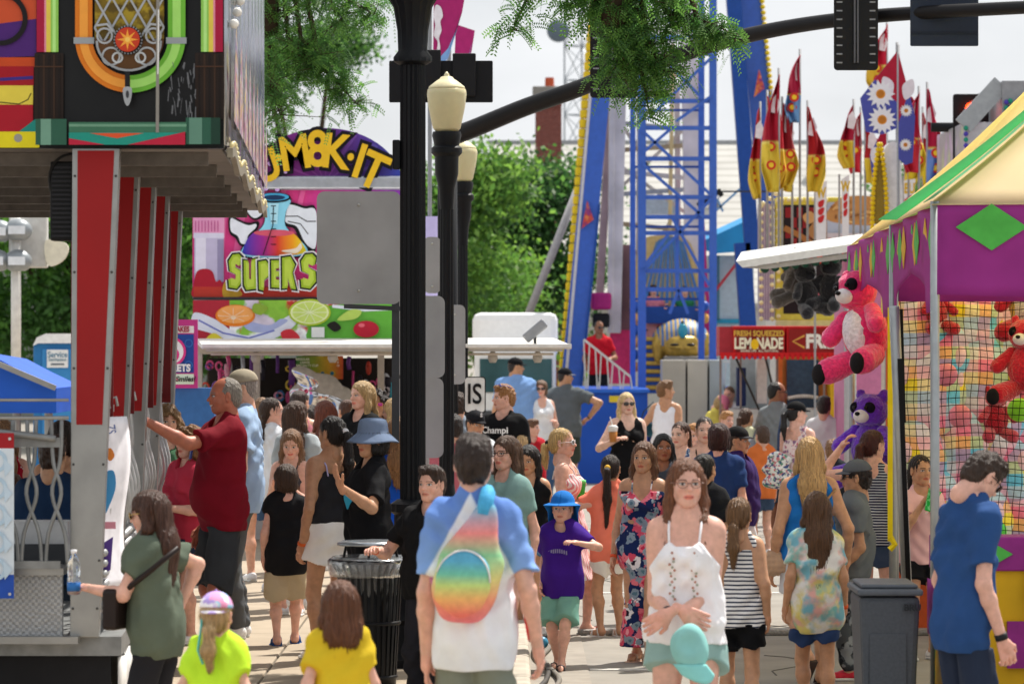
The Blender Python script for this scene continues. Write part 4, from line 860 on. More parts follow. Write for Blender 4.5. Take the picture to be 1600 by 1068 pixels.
for k in range(3): an = R(30+120*k); m = MB(); m.tube([(.23*math.cos(an), .23*math.sin(an), .8), (.2*math.cos(an), .2*math.sin(an), .905)], .01, 6); m.build('lid_support', blk, t)
c = W(1383, 0, 285); t = thing('wheeled_bin', 'large dark grey wheeled bin at the corner of the game tent', 'bin', (c.x, c.y, 0)); g_ = mat('#4b5057', .5, bump=.15, scale=60)
m = MB(); w0, w1 = .135, .165; vs = [(-w0, -.24, .1), (w0, -.24, .1), (w0, .28, .1), (-w0, .28, .1), (-w1, -.27, .86), (w1, -.27, .86), (w1, .33, .86), (-w1, .33, .86)]; m.add(vs, [(0, 3, 2, 1), (4, 5, 6, 7), (0, 1, 5, 4), (1, 2, 6, 5), (2, 3, 7, 6), (3, 0, 4, 7)]); m.build('bin_body', g_, t, bevel=.03)
m = MB(); m.box((-.178, -.30, .865), (.178, .36, .90)); m.box((-.155, -.26, .90), (.155, .3, .925)); m.build('lid', mat('#565b62', .45, bump=.1), t, bevel=.015); m = MB(); m.box((-.11, -.268, .2), (.09, -.262, .66)); m.build('panel', g_, t, bevel=.006)
m = MB(); m.text('BRU', (.12, -.285, .80), .05, bold=.03); m.build('lettering', mat('#2a2d31', .6), t)
for sx in (-1, 1): m = MB(); m.lathe([(.1, -.02), (.1, .02)], (sx*.15, .3, .1), 18, axis=Matrix.Rotation(R(90), 3, 'Y')); m.build('wheel', mat('#1c1c1e', .7), t, bevel=.006)
# ---------------- painted panels ----------------
class Art:
    'flat painted shapes laid in thin coats on a panel facing the camera; coordinates are photograph pixels at scale s'
    def __init__(a, s, y=None, org=(0, 0, 0)): a.s = s; a.y = FP/s if y is None else y; a.o = Vector(org); a.mb = MB(); a.mats = []; a.k = 0
    def mi(a, c, **q):
        m_ = c if not isinstance(c, str) else mat(c, q.get('rough', .45), var=q.get('var', .06), emit=q.get('emit', 0), pattern=q.get('pattern'))
        if m_ not in a.mats: a.mats.append(m_)
        return a.mats.index(m_)
    def P(a, x, y): return ((x-800)/a.s-a.o.x, CH-(y-HY)/a.s-a.o.z)
    def yy(a): a.k += 1; return a.y-a.o.y-.004-.0012*a.k
    def poly(a, pts, c, th=.001, **q): y = a.yy(); a.mb.prism([a.P(*p) for p in pts], y, y+th, a.mi(c, **q)); return a
    def blob(a, pts, c, n=5, **q): return a.poly(smoothpts(pts, n), c, **q)
    def ell(a, x, y, rx, ry, c, **q): return a.poly(circ(x, y, rx, ry, q.pop('n', 24)), c, **q)
    def line(a, pts, w_, c, **q):
        o = []; N = len(pts); L_ = []; R_ = []
        for i, p in enumerate(pts):
            d = Vector(pts[min(i+1, N-1)])-Vector(pts[max(i-1, 0)]); d.normalize(); n_ = Vector((-d.y, d.x))*w_/2; L_.append((p[0]+n_.x, p[1]+n_.y)); R_.append((p[0]-n_.x, p[1]-n_.y))
        y = a.yy()
        for i in range(N-1): a.mb.prism([a.P(*z) for z in (L_[i], L_[i+1], R_[i+1], R_[i])], y, y+.0008, a.mi(c, **q))
        return a
    def ring(a, x, y, r0, r1, c, a0=0, a1=360, k=1, n=32, **q):
        pts = [(x+r1*math.cos(R(a0+(a1-a0)*i/n)), y+k*r1*math.sin(R(a0+(a1-a0)*i/n))) for i in range(n+1)]; pin = [(x+r0*math.cos(R(a0+(a1-a0)*i/n)), y+k*r0*math.sin(R(a0+(a1-a0)*i/n))) for i in range(n+1)]
        yv = a.yy()
        for i in range(n): a.mb.prism([a.P(*z) for z in (pts[i], pts[i+1], pin[i+1], pin[i])], yv, yv+.0008, a.mi(c, **q))
        return a
    def text(a, s_, x, y, size, c, rot=0, sx=1, bold=.02, **q): px, pz = a.P(x, y); a.mb.text(s_, (px, a.yy(), pz), size/a.s*1.38, a.mi(c, **q), bold=bold, depth=.0012, sx=sx, rot=R(rot), shear=q.get('shear', 0)); return a
    def build(a, name, parent): return a.mb.build(name, a.mats, parent)

alu = mat('#9a9a98', .35, metal=.75, var=.15, bump=.05, scale=6); galv = mat('#8c8e8e', .5, metal=.6, var=.25, bump=.1, scale=9)
# ================= the ride trailer on the left =================
tr = thing('ride_trailer', 'funhouse ride trailer with painted jukebox panel, red posts and metal rails at left', 'ride', (0, 0, 0))
DX = -.045
def rx(y): return DX*(y-20)
zs = W(0, 232, 300).z
A = Art(300)     # end panel
m = MB(); m.box((-4.2, 20.0, zs), (-1.5, 20.06, 5.6)); m.build('end_panel', mat('#141415', .3, var=.3, bump=.03, scale=5), tr)
def rect(x0, y0, x1, y1): return [(x0, y0), (x1, y0), (x1, y1), (x0, y1)]
A.poly(rect(-60, -60, 57, 38), '#c8502c'); A.poly([(-60, 45), (57, 30), (57, 88), (-60, 92)], '#4a2070'); A.poly(rect(-60, 90, 55, 105), '#c4481c'); A.poly(rect(-60, 104, 53, 134), '#a01020'); A.poly([(0, 122), (52, 119), (52, 124), (0, 127)], '#3a2a80')
A.poly(rect(-60, 134, 52, 164), '#e0cc4a'); A.line([(0, 160), (30, 163), (44, 156), (49, 146)], 1.5, '#2a2010'); A.poly(rect(-60, 164, 52, 206), '#a81226'); A.poly([(30, 206), (60, 183), (60, 206)], '#1f8a80'); A.poly(rect(-60, 206, 62, 231), '#e2d41c'); A.ell(29, 216, 6.5, 6.5, '#9a9890'); A.ring(2, 30, 34, 42, '#161012', -90, 100)
for x0, fl in ((58, 1), (309, -1)):
    st = [('#a8143c', 0, 12), ('#e08aa0', 12, 15), ('#e0c850', 15, 22), ('#8fc85a', 22, 34), ('#b4e888', 25, 30)]
    for c_, u, v in st:
        a_, b__ = (x0+u, x0+v) if fl > 0 else (x0+40-v, x0+40-u); A.poly(rect(a_, -60, b__, 82), c_)
    A.poly(rect(x0-3, 84, x0+42, 187), '#251811')
    for k in range(5): A.poly(rect(x0+2+8*k, 86, x0+5+8*k, 186), '#3a2619' if k % 2 else '#1a100c')
    A.poly(rect(x0-3, 104, x0+42, 106), '#4a3020')
# U tube
for (c_, r0, r1, sx) in (('#d8781c', 59, 86, -1), ('#f0a040', 66, 79, -1), ('#6fb83a', 59, 86, 1), ('#a6e070', 66, 79, 1)):
    a_, b__ = (205-r1, 205-r0) if sx < 0 else (205+r0, 205+r1); A.poly(rect(a_, -60, b__, 60), c_); A.ring(205, 60, r0, r1, c_, 90 if sx < 0 else 0, 180 if sx < 0 else 90, n=20)
A.poly(rect(117, 60, 149, 70), '#9aa0a4'); A.poly(rect(261, 60, 293, 70), '#9aa0a4')
A.poly(rect(150, -60, 258, 62), '#7a6418', pattern=('blobs', ['#a89028', '#5a4812'], 14, .5, .1)); A.poly(circ(204, 62, 54, 50, 28, 0, 180), '#5c3c1c')
for k in range(-9, 9):
    for sx in (-1, 1):
        x0_ = 204+k*27-60*sx; u0 = 0; pts_ = [(x0_+sx*u*1.0, -60+u*1.75) for u in range(0, 75, 2)]; pts_ = [q for q in pts_ if 150 <= q[0] <= 258 and q[1] < 68]
        if len(pts_) > 1: A.line([pts_[0], pts_[-1]], 3.2, '#a8acb0')
A.poly(circ(204, 66, 52, 45, 28, 0, 180), '#5c3c1c')
for sx in (-1, 1):
    A.ring(204+sx*38, 58, 10, 13, '#aeb2b6', n=20); A.ring(204+sx*28, 90, 12, 15, '#aeb2b6', n=20); A.ring(204+sx*18, 92, 6, 9, '#c2c6c8', n=16); A.line([(204+sx*50, 42), (204+sx*34, 40), (204+sx*24, 52)], 3.5, '#aeb2b6')
A.line([(204+50*math.cos(R(t)), 66+46*math.sin(R(t))) for t in range(0, 181, 12)], 3.5, '#9a9ea2')
A.ell(203, 65, 23, 23, '#1d1816'); 
for k in range(28): A.ell(203+21.2*math.cos(k*.2244), 65+21.2*math.sin(k*.2244), 1.5, 1.5, '#8a8e92', n=8)
A.ell(203, 65, 19, 19, '#c23c20'); A.poly([(203+(17 if k % 2 == 0 else 6)*math.cos(R(k*22.5)), 65+(17 if k % 2 == 0 else 6)*math.sin(R(k*22.5))) for k in range(16)], '#f0a43c'); A.ell(203, 65, 4, 4, '#f8c860')
A.poly(rect(199, 115, 207, 142), '#17171a'); A.blob([(196, 142), (203, 138), (210, 142), (208, 160), (203, 168), (198, 160)], '#a0a4a8'); A.ell(203, 150, 2.5, 6, '#3a3c40')
# scratches
rr = random.Random(5)
for k in range(34): x, y = 268+rr.random()*42, 100+rr.random()*80; A.line([(x, y), (x+rr.uniform(-3, 3), y+rr.uniform(5, 24))], rr.uniform(.5, 2.2), '#6a6c70')
gm = mat('#3a6a58', .3, metal=.3, var=.2)
A.poly(rect(62, 189, 110, 229), '#2c5a48'); A.poly(rect(70, 189, 86, 229), '#6f9a86'); A.poly(rect(295, 187, 348, 228), '#2c5a48'); A.poly(rect(300, 187, 320, 228), '#5f8a78'); A.poly(rect(334, 187, 348, 228), '#1a3a2e')
A.poly(rect(114, 194, 296, 210), '#3f7258'); A.poly(rect(114, 197, 296, 201), '#6c9a80'); A.poly(rect(114, 210, 294, 229), '#1f9080'); A.poly([(146, 211), (230, 211), (188, 219)], '#d8542c'); A.poly([(114, 219), (114, 229), (170, 229)], '#b81e3c'); A.poly([(294, 209), (294, 229), (205, 229)], '#b81e3c'); A.line([(252, 0), (251, 210)], 5, '#8a8680'); A.line([(253, 20), (252, 120)], 2, '#e8e8e6')
A.build('painted_art', tr)
# mirrored street side fascia, scalloped lower edge with bulbs
chrome = mat('#a4a8ae', .14, metal=.95, var=.2, bump=.25, scale=5, stretch=(1, 6, .6))
m = MB()
def fz(y): return zs+.10*math.sin((y-20)*1.3)*math.sin((y-20)*.33)
N = 40
m.grid(lambda u, v: Vector((-1.5+rx(20+u*9.6)+.02*math.sin(u*60), 20+u*9.6, (zs+.02+.0*u)*(1-v)+5.6*v)), 80, 4); m.build('mirror_fascia', chrome, tr, True, solid=.02)
yl = mat('#c8a83c', .35, var=.3, scale=20, pattern=('blobs', ['#5a5a9a', '#c8c8cc', '#a04a80'], 12, .5, .05)); m = MB()  # yellow reflections in the mirror fascia, painted on as coloured scallops
for k in range(9): y0 = 20.15+k*1.05; m.add([Vector((-1.47+rx(y)+.02, y, z)) for y, z in ((y0, zs+.15), (y0+.9, zs+.15), (y0+.75, zs+.45), (y0+.45, zs+.72), (y0+.15, zs+.45))], [(0, 1, 2, 3, 4)])
m.build('painted_reflection', yl, tr)
m = MB()
for k in range(26): y = 20.05+k*.37; m.bar((-1.47+rx(y), y, zs-.02+.03*math.sin(k*1.1)), (-1.47+rx(y+.37), y+.37, zs-.02+.03*math.sin(k*1.1+1.1)), .03, .05)
m.build('edge_trim', mat('#8d8576', .5, metal=.4), tr)
bulb = mat('#e8d8a0', .2, var=.05, coat=.5); bulbw = mat('#e8e4dc', .15, coat=.6)
for k in range(48): y = 20.05+k*.2; m = MB(); m.ball((-1.46+rx(y), y, zs+.02+.03*math.sin(k*.6)), .014, 8, 6); m.build('bulb', bulb, tr, True)
for k in range(30): y = 20.1+(k % 15)*.62; z = 3.9+.12*(k % 15)*(.5 if k > 14 else .95)+(.35 if k > 14 else 0); m = MB(); m.ball((-1.45+rx(y), y, z), .026, 8, 6); m.build('bulb', bulbw, tr, True)
# soffit and its beams
sof = mat('#7d7570', .7, var=.2, scale=2, metal=.1)
m = MB(); m.add([Vector(p) for p in ((-5.5, 20.1, zs), (-1.52, 20.1, zs), (-1.52+rx(29.6), 29.6, zs), (-5.5, 29.6, zs), (-5.5, 20.1, zs+.06), (-1.52, 20.1, zs+.06), (-1.52+rx(29.6), 29.6, zs+.06), (-5.5, 29.6, zs+.06))], [(0, 3, 2, 1), (4, 5, 6, 7), (0, 1, 5, 4), (1, 2, 6, 5), (2, 3, 7, 6), (3, 0, 4, 7)]); m.build('soffit', sof, tr)
for k in range(7): y = 20.4+k*1.45; m = MB(); m.box((-5.4, y, zs-.07), (-1.6+rx(y), y+.06, zs-.002)); m.build('soffit_beam', mat('#6f6862', .6, metal=.2, var=.2), tr)
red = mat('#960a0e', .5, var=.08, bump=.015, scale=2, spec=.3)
posts = [(300, 187, 74), (274, 218, 66), (252, 244, 60), (232, 265, 55), (213, 285, 50)]
for i, (s, xr, w_) in enumerate(posts):
    y = FP/s; X1 = (xr-800)/s; X0 = X1-.247; zt = zs-.001; zb = .70; xb = X1-.09
    def pl(z, e=0): t = (zt-z)/(zt-zb); return X0-.012*t+e, X1-.11*t-e
    po = MB(); q = [pl(zt), pl(zb)]
    po.prism([(q[1][0], zb), (q[1][1], zb), (q[0][1], zt), (q[0][0], zt)], y, y+.09); p_ = po.build('post', alu, tr, bevel=.004)
    zr = CH-133/300; a_, b_ = pl(zr, .028), pl(zt, .028); m = MB(); m.prism([(a_[0], zr), (a_[1], zr), (b_[1], zt-.01), (b_[0], zt-.01)], y-.004, y-.001); m.prism([(a_[1]+.03, zr), (a_[1]+.03, zr+.001), (b_[1]+.03, zt-.01)], y-.001, y) if 0 else None; m.build('red_panel', red, p_)
    for z in (3.1, 2.6, 2.1, 1.6, 1.1, .85):
        u = pl(z)
        for xx in (u[0]+.014, u[1]-.014): m = MB(); m.ball((xx, y-.003, z), .007, 6, 4); m.build('rivet', mat('#505050', .4, metal=.8), p_)
    if i:   # red inner panel in the gap beside the post
        pass
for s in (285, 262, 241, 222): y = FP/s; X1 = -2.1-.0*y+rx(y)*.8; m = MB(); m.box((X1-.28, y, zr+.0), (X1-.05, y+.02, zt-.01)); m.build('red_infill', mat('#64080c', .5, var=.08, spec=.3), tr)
m = MB(); m.box((-2.43, 20.2, W(0, 376, 297).z), (-2.31, 20.34, W(0, 252, 297).z)); lv = m.build('speaker_box', mat('#111113', .5), tr, bevel=.01); m = MB()
for k in range(16): z = W(0, 370, 297).z+k*.024; m.box((-2.42, 20.19, z), (-2.32, 20.198, z+.010))
m.build('louvre', mat('#2a2a2e', .5), lv)
m = MB(); m.tube(smoothpts([(-2.15, 20.1, zs-.02), (-2.35, 20.15, zs-.03), (-2.43, 20.2, zs-.12), (-2.42, 20.22, zs-.25)], 6, False), .008, 6); m.build('cable', mat('#101012', .5), tr)
# deck, steps and skirt
m = MB(); xr_ = rx(29.8); m.add([Vector(q) for q in ((-5.5, 20.05, .6), (-2.04, 20.05, .6), (-2.04+xr_, 29.8, .6), (-5.5, 29.8, .6), (-5.5, 20.05, .7), (-2.04, 20.05, .7), (-2.04+xr_, 29.8, .7), (-5.5, 29.8, .7))], [(0, 3, 2, 1), (4, 5, 6, 7), (0, 1, 5, 4), (1, 2, 6, 5), (2, 3, 7, 6), (3, 0, 4, 7)]); m.build('deck', galv, tr)
m = MB(); m.box((-5.5, 20.1, .12), (-2.1, 20.14, .595)); m.build('skirt', mat('#1b1b1e', .7), tr)
m = MB(); m.grid(lambda u, v: Vector((-2.06+.03*math.sin(u*90)+rx(20+9.6*u), 20.1+9.6*u, .16+.43*v)), 160, 3); m.build('side_skirt', mat('#d4d2ce', .7, var=.1), tr, True, solid=.006)
dp = mat('#a6a8aa', .35, metal=.6, pattern=('check', '#8e9092', 60), bump=.4, scale=70)
m = MB(); m.box((-3.4, 19.98, W(0, 992, 300).z), (-2.34, 20.03, W(0, 896, 300).z)); m.build('tread_plate', dp, tr)
m = MB(); m.box((-3.5, 19.94, W(0, 897, 300).z), (-2.33, 20.3, W(0, 886, 300).z)); m.box((-3.5, 19.9, W(0, 1003, 300).z), (-2.25, 20.05, W(0, 992, 300).z)); m.build('deck_edge', alu, tr)
m = MB(); m.box((-3.6, 20.4, W(0, 885, 295).z), (-2.36, 20.6, W(0, 815, 295).z)); m.build('tray', mat('#c0c2c4', .35, metal=.4), tr); m = MB(); m.box((-3.6, 20.38, W(0, 882, 295).z), (-2.37, 20.395, W(0, 850, 295).z)); m.build('tray_slot', mat('#3f4144', .5), tr)
for (y0, r_, c_) in ((625, .008, alu), (653, .010, alu)): m = MB(); z = W(0, y0, 305).z; m.tube([(-4, 19.75, z), (-2.28, 19.75, z)], r_, 8); m.build('hand_rail', c_, tr, True)
m = MB(); z = W(0, 690, 300).z; m.bar((-3.4, 19.9, z), (-2.34, 19.9, z), .03, .05); m.build('fence_rail', galv, tr); m = MB(); z2 = W(0, 880, 300).z; m.bar((-3.4, 19.9, z2), (-2.34, 19.9, z2), .03, .04); m.build('fence_rail', galv, tr)
m = MB(); m.tube(smoothpts([(-3.6, 19.85, W(0, 640, 300).z), (-3.1, 19.85, W(0, 655, 300).z), (-2.7, 19.85, W(0, 672, 300).z), (-2.36, 19.85, W(0, 684, 300).z)], 5, False), .018, 8); m.build('fence_rail', galv, tr, True)
for k, px in enumerate((-20, 0, 24, 46, 60, 84, 100)):
    x = (px-800)/300; o_ = .05*(1 if k % 2 else -1); m = MB(); m.tube(smoothpts([(x, 19.9, W(0, 655, 300).z), (x+o_*.2, 19.9, W(0, 720, 300).z), (x+o_, 19.9, W(0, 770, 300).z), (x-o_*.3, 19.9, W(0, 830, 300).z), (x-o_*.6, 19.9, z2)], 5, False), .011, 7); m.build('fence_bar', galv, tr, True)
# fence sections along the street side
silver = mat('#b4b4b4', .4, metal=.4, var=.2, bump=.05)
for i in range(4):
    y0 = FP/posts[i][0]; y1 = FP/posts[i+1][0]; x0 = -2.2+rx(y0); x1 = -2.2+rx(y1)
    m = MB(); zr_ = 1.86
    m.bar((x0, y0+.1, zr_), (x1, y1-.02, zr_), .04, .04); m.build('side_rail', silver, tr); m = MB(); m.bar((x0, y0+.1, .78), (x1, y1-.02, .78), .04, .04); m.build('side_rail', silver, tr)
    for k in range(9):
        u = (k+.6)/9.5; x = x0+(x1-x0)*u; y = y0+.1+(y1-y0-.1)*u; m = MB(); m.tube(smoothpts([(x, y, zr_), (x+.02, y, 1.6), (x+.07*(1 if k % 2 else -1), y, 1.35), (x, y, 1.1), (x-.03, y, .78)], 4, False), .016, 6); m.build('side_bar', silver, tr, True)
    for k in range(2): m = MB(); x = x0+(x1-x0)*(.3+.4*k); y = y0+(y1-y0)*(.3+.4*k); m.tube([(x, y, zr_), (x+.02, y, zr_+.06), (x+.06, y, zr_+.07), (x+.07, y, zr_+.02)], .008, 6); m.build('hook', silver, tr, True)
    for k in range(7): m = MB(); z = .80+.055*k; m.tube([(x0+.06, y0+.12, z), (x1+.06, y1-.05, z)], .02, 7); m.build('slat', silver, tr, True)
m = MB(); cw = lambda u, v: Vector((W(152, 0, 297).x+.12*u+.02*math.sin(v*7), 20.25+.3*u, W(0, 652+270*v, 297).z)); m.grid(cw, 6, 20); hb = tag(m.build('banner', mat('#e6e4ea', .7), None, True, solid=.004), 'white cloth banner with faded blue and red print hanging beside the first red post', 'banner')
A = Art(297, 20.24); A.text('ZS.', 172, 672, 15, '#7080b8', rot=-80, sx=.6); A.blob([(163, 705), (172, 700), (178, 712), (170, 720)], '#e88a40'); A.blob([(160, 745), (176, 735), (180, 760), (170, 790), (162, 800)], '#4a98d0'); A.blob([(156, 740), (161, 735), (162, 790), (157, 795)], '#8a3a5a'); A.poly(rect(158, 815, 180, 826), '#d890a0'); A.poly([(150, 855), (176, 838), (172, 890), (148, 905)], '#5a4090')
o_ = A.build('print', hb)
t = thing('poster', 'white and pale blue poster with red top and blue foot at the left edge', 'poster', (W(0, 0, 304).x, FP/304, 0)); A = Art(304, FP/304, t.location); A.poly(rect(-40, 676, 22, 700), '#a01c24', th=.003); A.poly(rect(-40, 700, 22, 897), '#d4dfe8', th=.003); A.poly(rect(-40, 897, 22, 934), '#2450b0', th=.003)
for k in range(5): A.ring(-6, 720+k*42, 12, 18, '#b4cde0'); A.poly([(-2+8, 715+k*40), (20, 730+k*40), (8, 745+k*40)], '#c2d6e6')
A.ell(16, 685, 2.4, 2.4, '#c0c0c0'); A.ell(16, 927, 2.4, 2.4, '#c0c0c0'); A.build('sheet', t)

# ================= drink stall =================
st = thing('drink_stall', 'drink stall with bright pink fruit artwork, arched sign and long white awning', 'stall', (W(495, 0, 150).x, 40, 0)); o = st.location; s = 150
def SB(x0, y0, x1, y1, d0, d1, c, name, **q):
    a = W(x0, y1, s)-o; b = W(x1, y0, s)-o; m = MB(); m.box((a.x, d0, a.z), (b.x, d1, b.z)); return m.build(name, c if not isinstance(c, str) else mat(c, .6), st, **q)
SB(301, 338, 690, 466, .0, 2.4, '#cfc8d0', 'upper_body'); SB(303, 466, 690, 540, .02, 2.4, '#c9c4cc', 'fascia_box')
arch = [(403, 226)]+[(510+124*math.cos(R(t)), 300-100*math.sin(R(t))) for t in range(140, 19, -6)]+[(632, 275), (403, 275)]
arch = [(385, 275)]+[(508+122*math.cos(R(t)), 292-92*math.sin(R(t))) for t in range(168, 11, -6)]+[(628, 275)]
A = Art(s, 40, o); A.poly(arch, mat('#ffffff', .4, var=.05, pattern=('hgrad', [(0, '#b03a9a'), (.45, '#8a3aa0'), (1, '#3a50b8')], -.7, .9)), th=.03)
for k in range(7): t = 150-k*20; A.poly([(508, 285), (508+118*math.cos(R(t)), 290-86*math.sin(R(t))), (508+118*math.cos(R(t-5)), 290-86*math.sin(R(t-5)))], mat('#ffffff', .4, var=.05, pattern=('hgrad', [(0, '#d060b8'), (.5, '#a050b8'), (1, '#5070d0')], -.7, .9)))
A.poly(rect(385, 275, 632, 297), '#aab0bc'); A.poly(rect(385, 278, 632, 284), '#dfe4ea')
pink = mat('#ffffff', .4, var=.05, pattern=('hgrad', [(0, '#d83a80'), (.4, '#e0408c'), (.75, '#b03ab0'), (1, '#7048c0')], -1.0, 1.1))
A.poly(rect(340, 297, 632, 464), pink); A.poly(rect(301, 338, 640, 464), pink); A.poly(rect(630, 338, 690, 464), '#b8b0dc')
for k in range(5): A.poly([(350+k*30, 297), (358+k*30, 297), (345+k*24, 464), (330+k*24, 464)], '#e860a0')
A.poly(rect(302, 340, 351, 372), '#e8a0c8'); A.poly(rect(303, 364, 350, 372), '#dcd8ec'); A.poly(rect(304, 372, 350, 440), '#c4bcd8'); A.poly(rect(306, 372, 322, 440), '#e4e0f0'); A.poly(rect(340, 374, 350, 440), '#9a92b4')
for k in range(8): A.line([(306+k*5, 345), (306+k*5, 362)], 1.2, '#c04888')
A.blob([(303, 445), (308, 425), (320, 420), (332, 424), (338, 440), (345, 438), (352, 464), (303, 464)], '#b01c30'); A.poly(rect(303, 448, 632, 464), '#c03a2c'); A.blob([(352, 440), (372, 450), (378, 462), (350, 464)], '#c8a030')
# glass flask held by gloved hands
A.blob([(357, 350), (360, 336), (372, 342), (388, 348), (404, 346), (404, 356), (392, 370), (390, 384), (376, 384), (368, 372), (360, 366)], '#101014'); A.blob([(360, 350), (362, 341), (373, 346), (388, 352), (400, 350), (400, 356), (388, 368), (386, 380), (377, 380), (372, 369), (362, 362)], '#e8ecf4')
A.blob([(436, 334), (440, 318), (456, 316), (476, 322), (494, 326), (494, 390), (484, 392), (470, 378), (460, 358), (446, 352)], '#101014'); A.blob([(439, 334), (443, 322), (456, 320), (476, 326), (494, 330), (494, 384), (484, 386), (474, 374), (464, 354), (448, 348)], '#e4eaf2'); A.line([(446, 338), (466, 338), (480, 346), (494, 346)], 1.6, '#101014'); A.line([(450, 346), (470, 350), (482, 366)], 1.4, '#101014')
A.blob([(382, 318), (392, 306), (410, 306), (414, 322), (412, 338), (398, 344), (386, 334)], '#101014'); A.blob([(385, 318), (393, 309), (408, 309), (411, 322), (409, 335), (398, 341), (388, 332)], '#e8ecf4')
fo = [(404, 308), (454, 308), (448, 330), (447, 352), (462, 368), (482, 388), (478, 400), (430, 405), (384, 403), (375, 393), (392, 372), (412, 350), (412, 330)]
A.blob(fo, '#101014', 4); fi = [(x+(430-x)*.05, y+(360-y)*.05) for x, y in fo]; A.blob(fi, '#8fd8f0', 4)
rb = mat('#ffffff', .3, var=.03, pattern=('hgrad', [(0, '#3a3ab0'), (.3, '#a02a90'), (.55, '#e04030'), (.8, '#f0a020'), (1, '#e8e030')], -.75, -.12))
A.blob([(396, 364), (430, 360), (458, 364), (476, 386), (474, 396), (430, 400), (386, 398), (380, 390)], rb, 4); A.ell(429, 364, 32, 5, '#d85a70'); A.blob([(440, 392), (462, 388), (470, 380), (472, 388), (462, 396)], '#f4e8d0')
A.ell(429, 309, 26, 8, '#101014'); A.ell(429, 308, 23, 6, '#4ab0e0'); A.ell(429, 309, 17, 4, '#1a3a60'); A.poly([(420, 318), (436, 318), (434, 350), (424, 350)], '#b4e8f8')
for k in range(6): A.line([(424, 322+k*12), (432, 322+k*12)], 1.4, '#101014')
A.line([(428, 322), (427, 352), (412, 398)], 1.4, '#101014')
rr = random.Random(4)
for (x, y, r_) in ((424, 256, 7), (414, 268, 5), (436, 268, 4), (424, 278, 7), (442, 284, 5), (412, 284, 6), (416, 295, 6), (434, 297, 5), (440, 258, 3), (405, 270, 5), (410, 258, 4), (430, 246, 3), (447, 270, 4)): A.ell(x, y, r_, r_*.8, '#101014', n=12); A.ell(x, y, r_-1.3, r_*.8-1.2, '#c8a0dc', n=12)
# SUPER S
def jag(ch, x, y, w_, h_, tilt=0):
    G = {'S': [(1, .1), (.75, -.02), (.3, 0), (.02, .2), (.1, .5), (.55, .6), (.5, .78), (.0, .72), (.05, .98), (.6, 1.02), (1, .8), (.95, .5), (.5, .38), (.5, .24), (.9, .32)],
         'U': [(0, .05), (.35, .08), (.38, .7), (.6, .7), (.62, .04), (1, .0), (.98, .98), (.6, 1.0), (.2, 1.02), (.02, .85)],
         'P': [(0, .03), (.6, -.02), (1, .2), (.95, .5), (.45, .68), (.42, 1.05), (.05, 1.0)], 'E': [(0, 0), (.95, .0), (.9, .25), (.42, .26), (.42, .4), (.8, .4), (.78, .6), (.42, .6), (.42, .76), (1, .76), (.95, 1.02), (.02, 1.0)],
         'R': [(0, .02), (.65, -.02), (1, .25), (.8, .5), (1.08, 1.05), (.68, 1.02), (.42, .65), (.42, 1.0), (.02, 1.02)]}[ch]
    f = lambda e: [(x+(u-.5)*(w_+e)+w_/2+tilt*(v-.5)*6, y+(v-.5)*(h_+e)+h_/2) for u, v in G]
    A.poly(f(9), '#e8e8e8'); A.poly(f(5.5), '#101014'); A.poly(f(0), '#9cb82c'); A.poly([(p[0], p[1]) for p in f(-7)], '#b8cf4a')
for ch, x, y, w_, h_ in (('S', 358, 398, 22, 52), ('U', 382, 404, 20, 48), ('P', 405, 408, 19, 44), ('E', 425, 407, 16, 42), ('R', 442, 402, 20, 48), ('S', 471, 398, 24, 52)): jag(ch, x, y, w_, h_)
# arched lettering
A.k = 70
for ch, x, y, r_, sz in (('U', 418, 262, 18, 50), ('·', 437, 250, 12, 50), ('M', 462, 242, 9, 53), ('8', 497, 236, 1, 56), ('K', 525, 240, -7, 54), ('·', 548, 249, -14, 50), ('I', 562, 255, -18, 54), ('T', 583, 270, -24, 56)):
    A.text(ch, x, y, sz, '#14101c', rot=r_, bold=.10, sx=.86)
A.k = 90
for ch, x, y, r_, sz in (('U', 418, 262, 18, 50), ('·', 437, 250, 12, 50), ('M', 462, 242, 9, 53), ('8', 497, 236, 1, 56), ('K', 525, 240, -7, 54), ('·', 548, 249, -14, 50), ('I', 562, 255, -18, 54), ('T', 583, 270, -24, 56)):
    A.text(ch, x, y, sz, '#e8bc28', rot=r_, bold=.025, sx=.86)
# fruit strip
A.poly(rect(303, 469, 632, 536), mat('#ffffff', .4, pattern=('blobs', ['#e8eaf0', '#c83a30', '#8cc040', '#d8ccdc', '#7ab838'], 3.2, .53, .05))); A.poly(rect(303, 469, 360, 536), '#b02838'); A.blob([(505, 480), (560, 474), (632, 480), (632, 536), (490, 536), (490, 500)], '#62ae3c')
A.blob([(306, 488), (340, 500), (370, 520), (400, 522), (440, 500), (468, 486), (460, 510), (420, 532), (370, 534), (330, 520), (303, 510)], '#dfe2ee'); A.blob([(380, 500), (420, 508), (440, 498), (450, 502), (420, 518), (390, 516)], '#a8b0d8'); A.line([(312, 500), (350, 520), (390, 528), (430, 516)], 2.5, '#7078c0'); A.line([(520, 478), (570, 484), (612, 482)], 5, '#e0e4f0')
A.ell(369, 493, 31, 17, '#e88020'); A.ell(369, 491, 28, 14, '#f4a85c'); A.ell(366, 496, 4, 3, '#f8e8d0'); 
for k in range(8): t = k*.785; A.line([(366, 495), (366+24*math.cos(t), 493+12*math.sin(t))], 1, '#f8d8b0')
A.ell(485, 488, 33, 21, '#a8c030'); A.ell(485, 488, 30, 18, '#e4ecb0'); A.ell(485, 488, 27, 16, '#c8dc70')
for k in range(10): t = k*.628; A.line([(485, 488), (485+27*math.cos(t), 488+16*math.sin(t))], 1.2, '#e8f0c0')
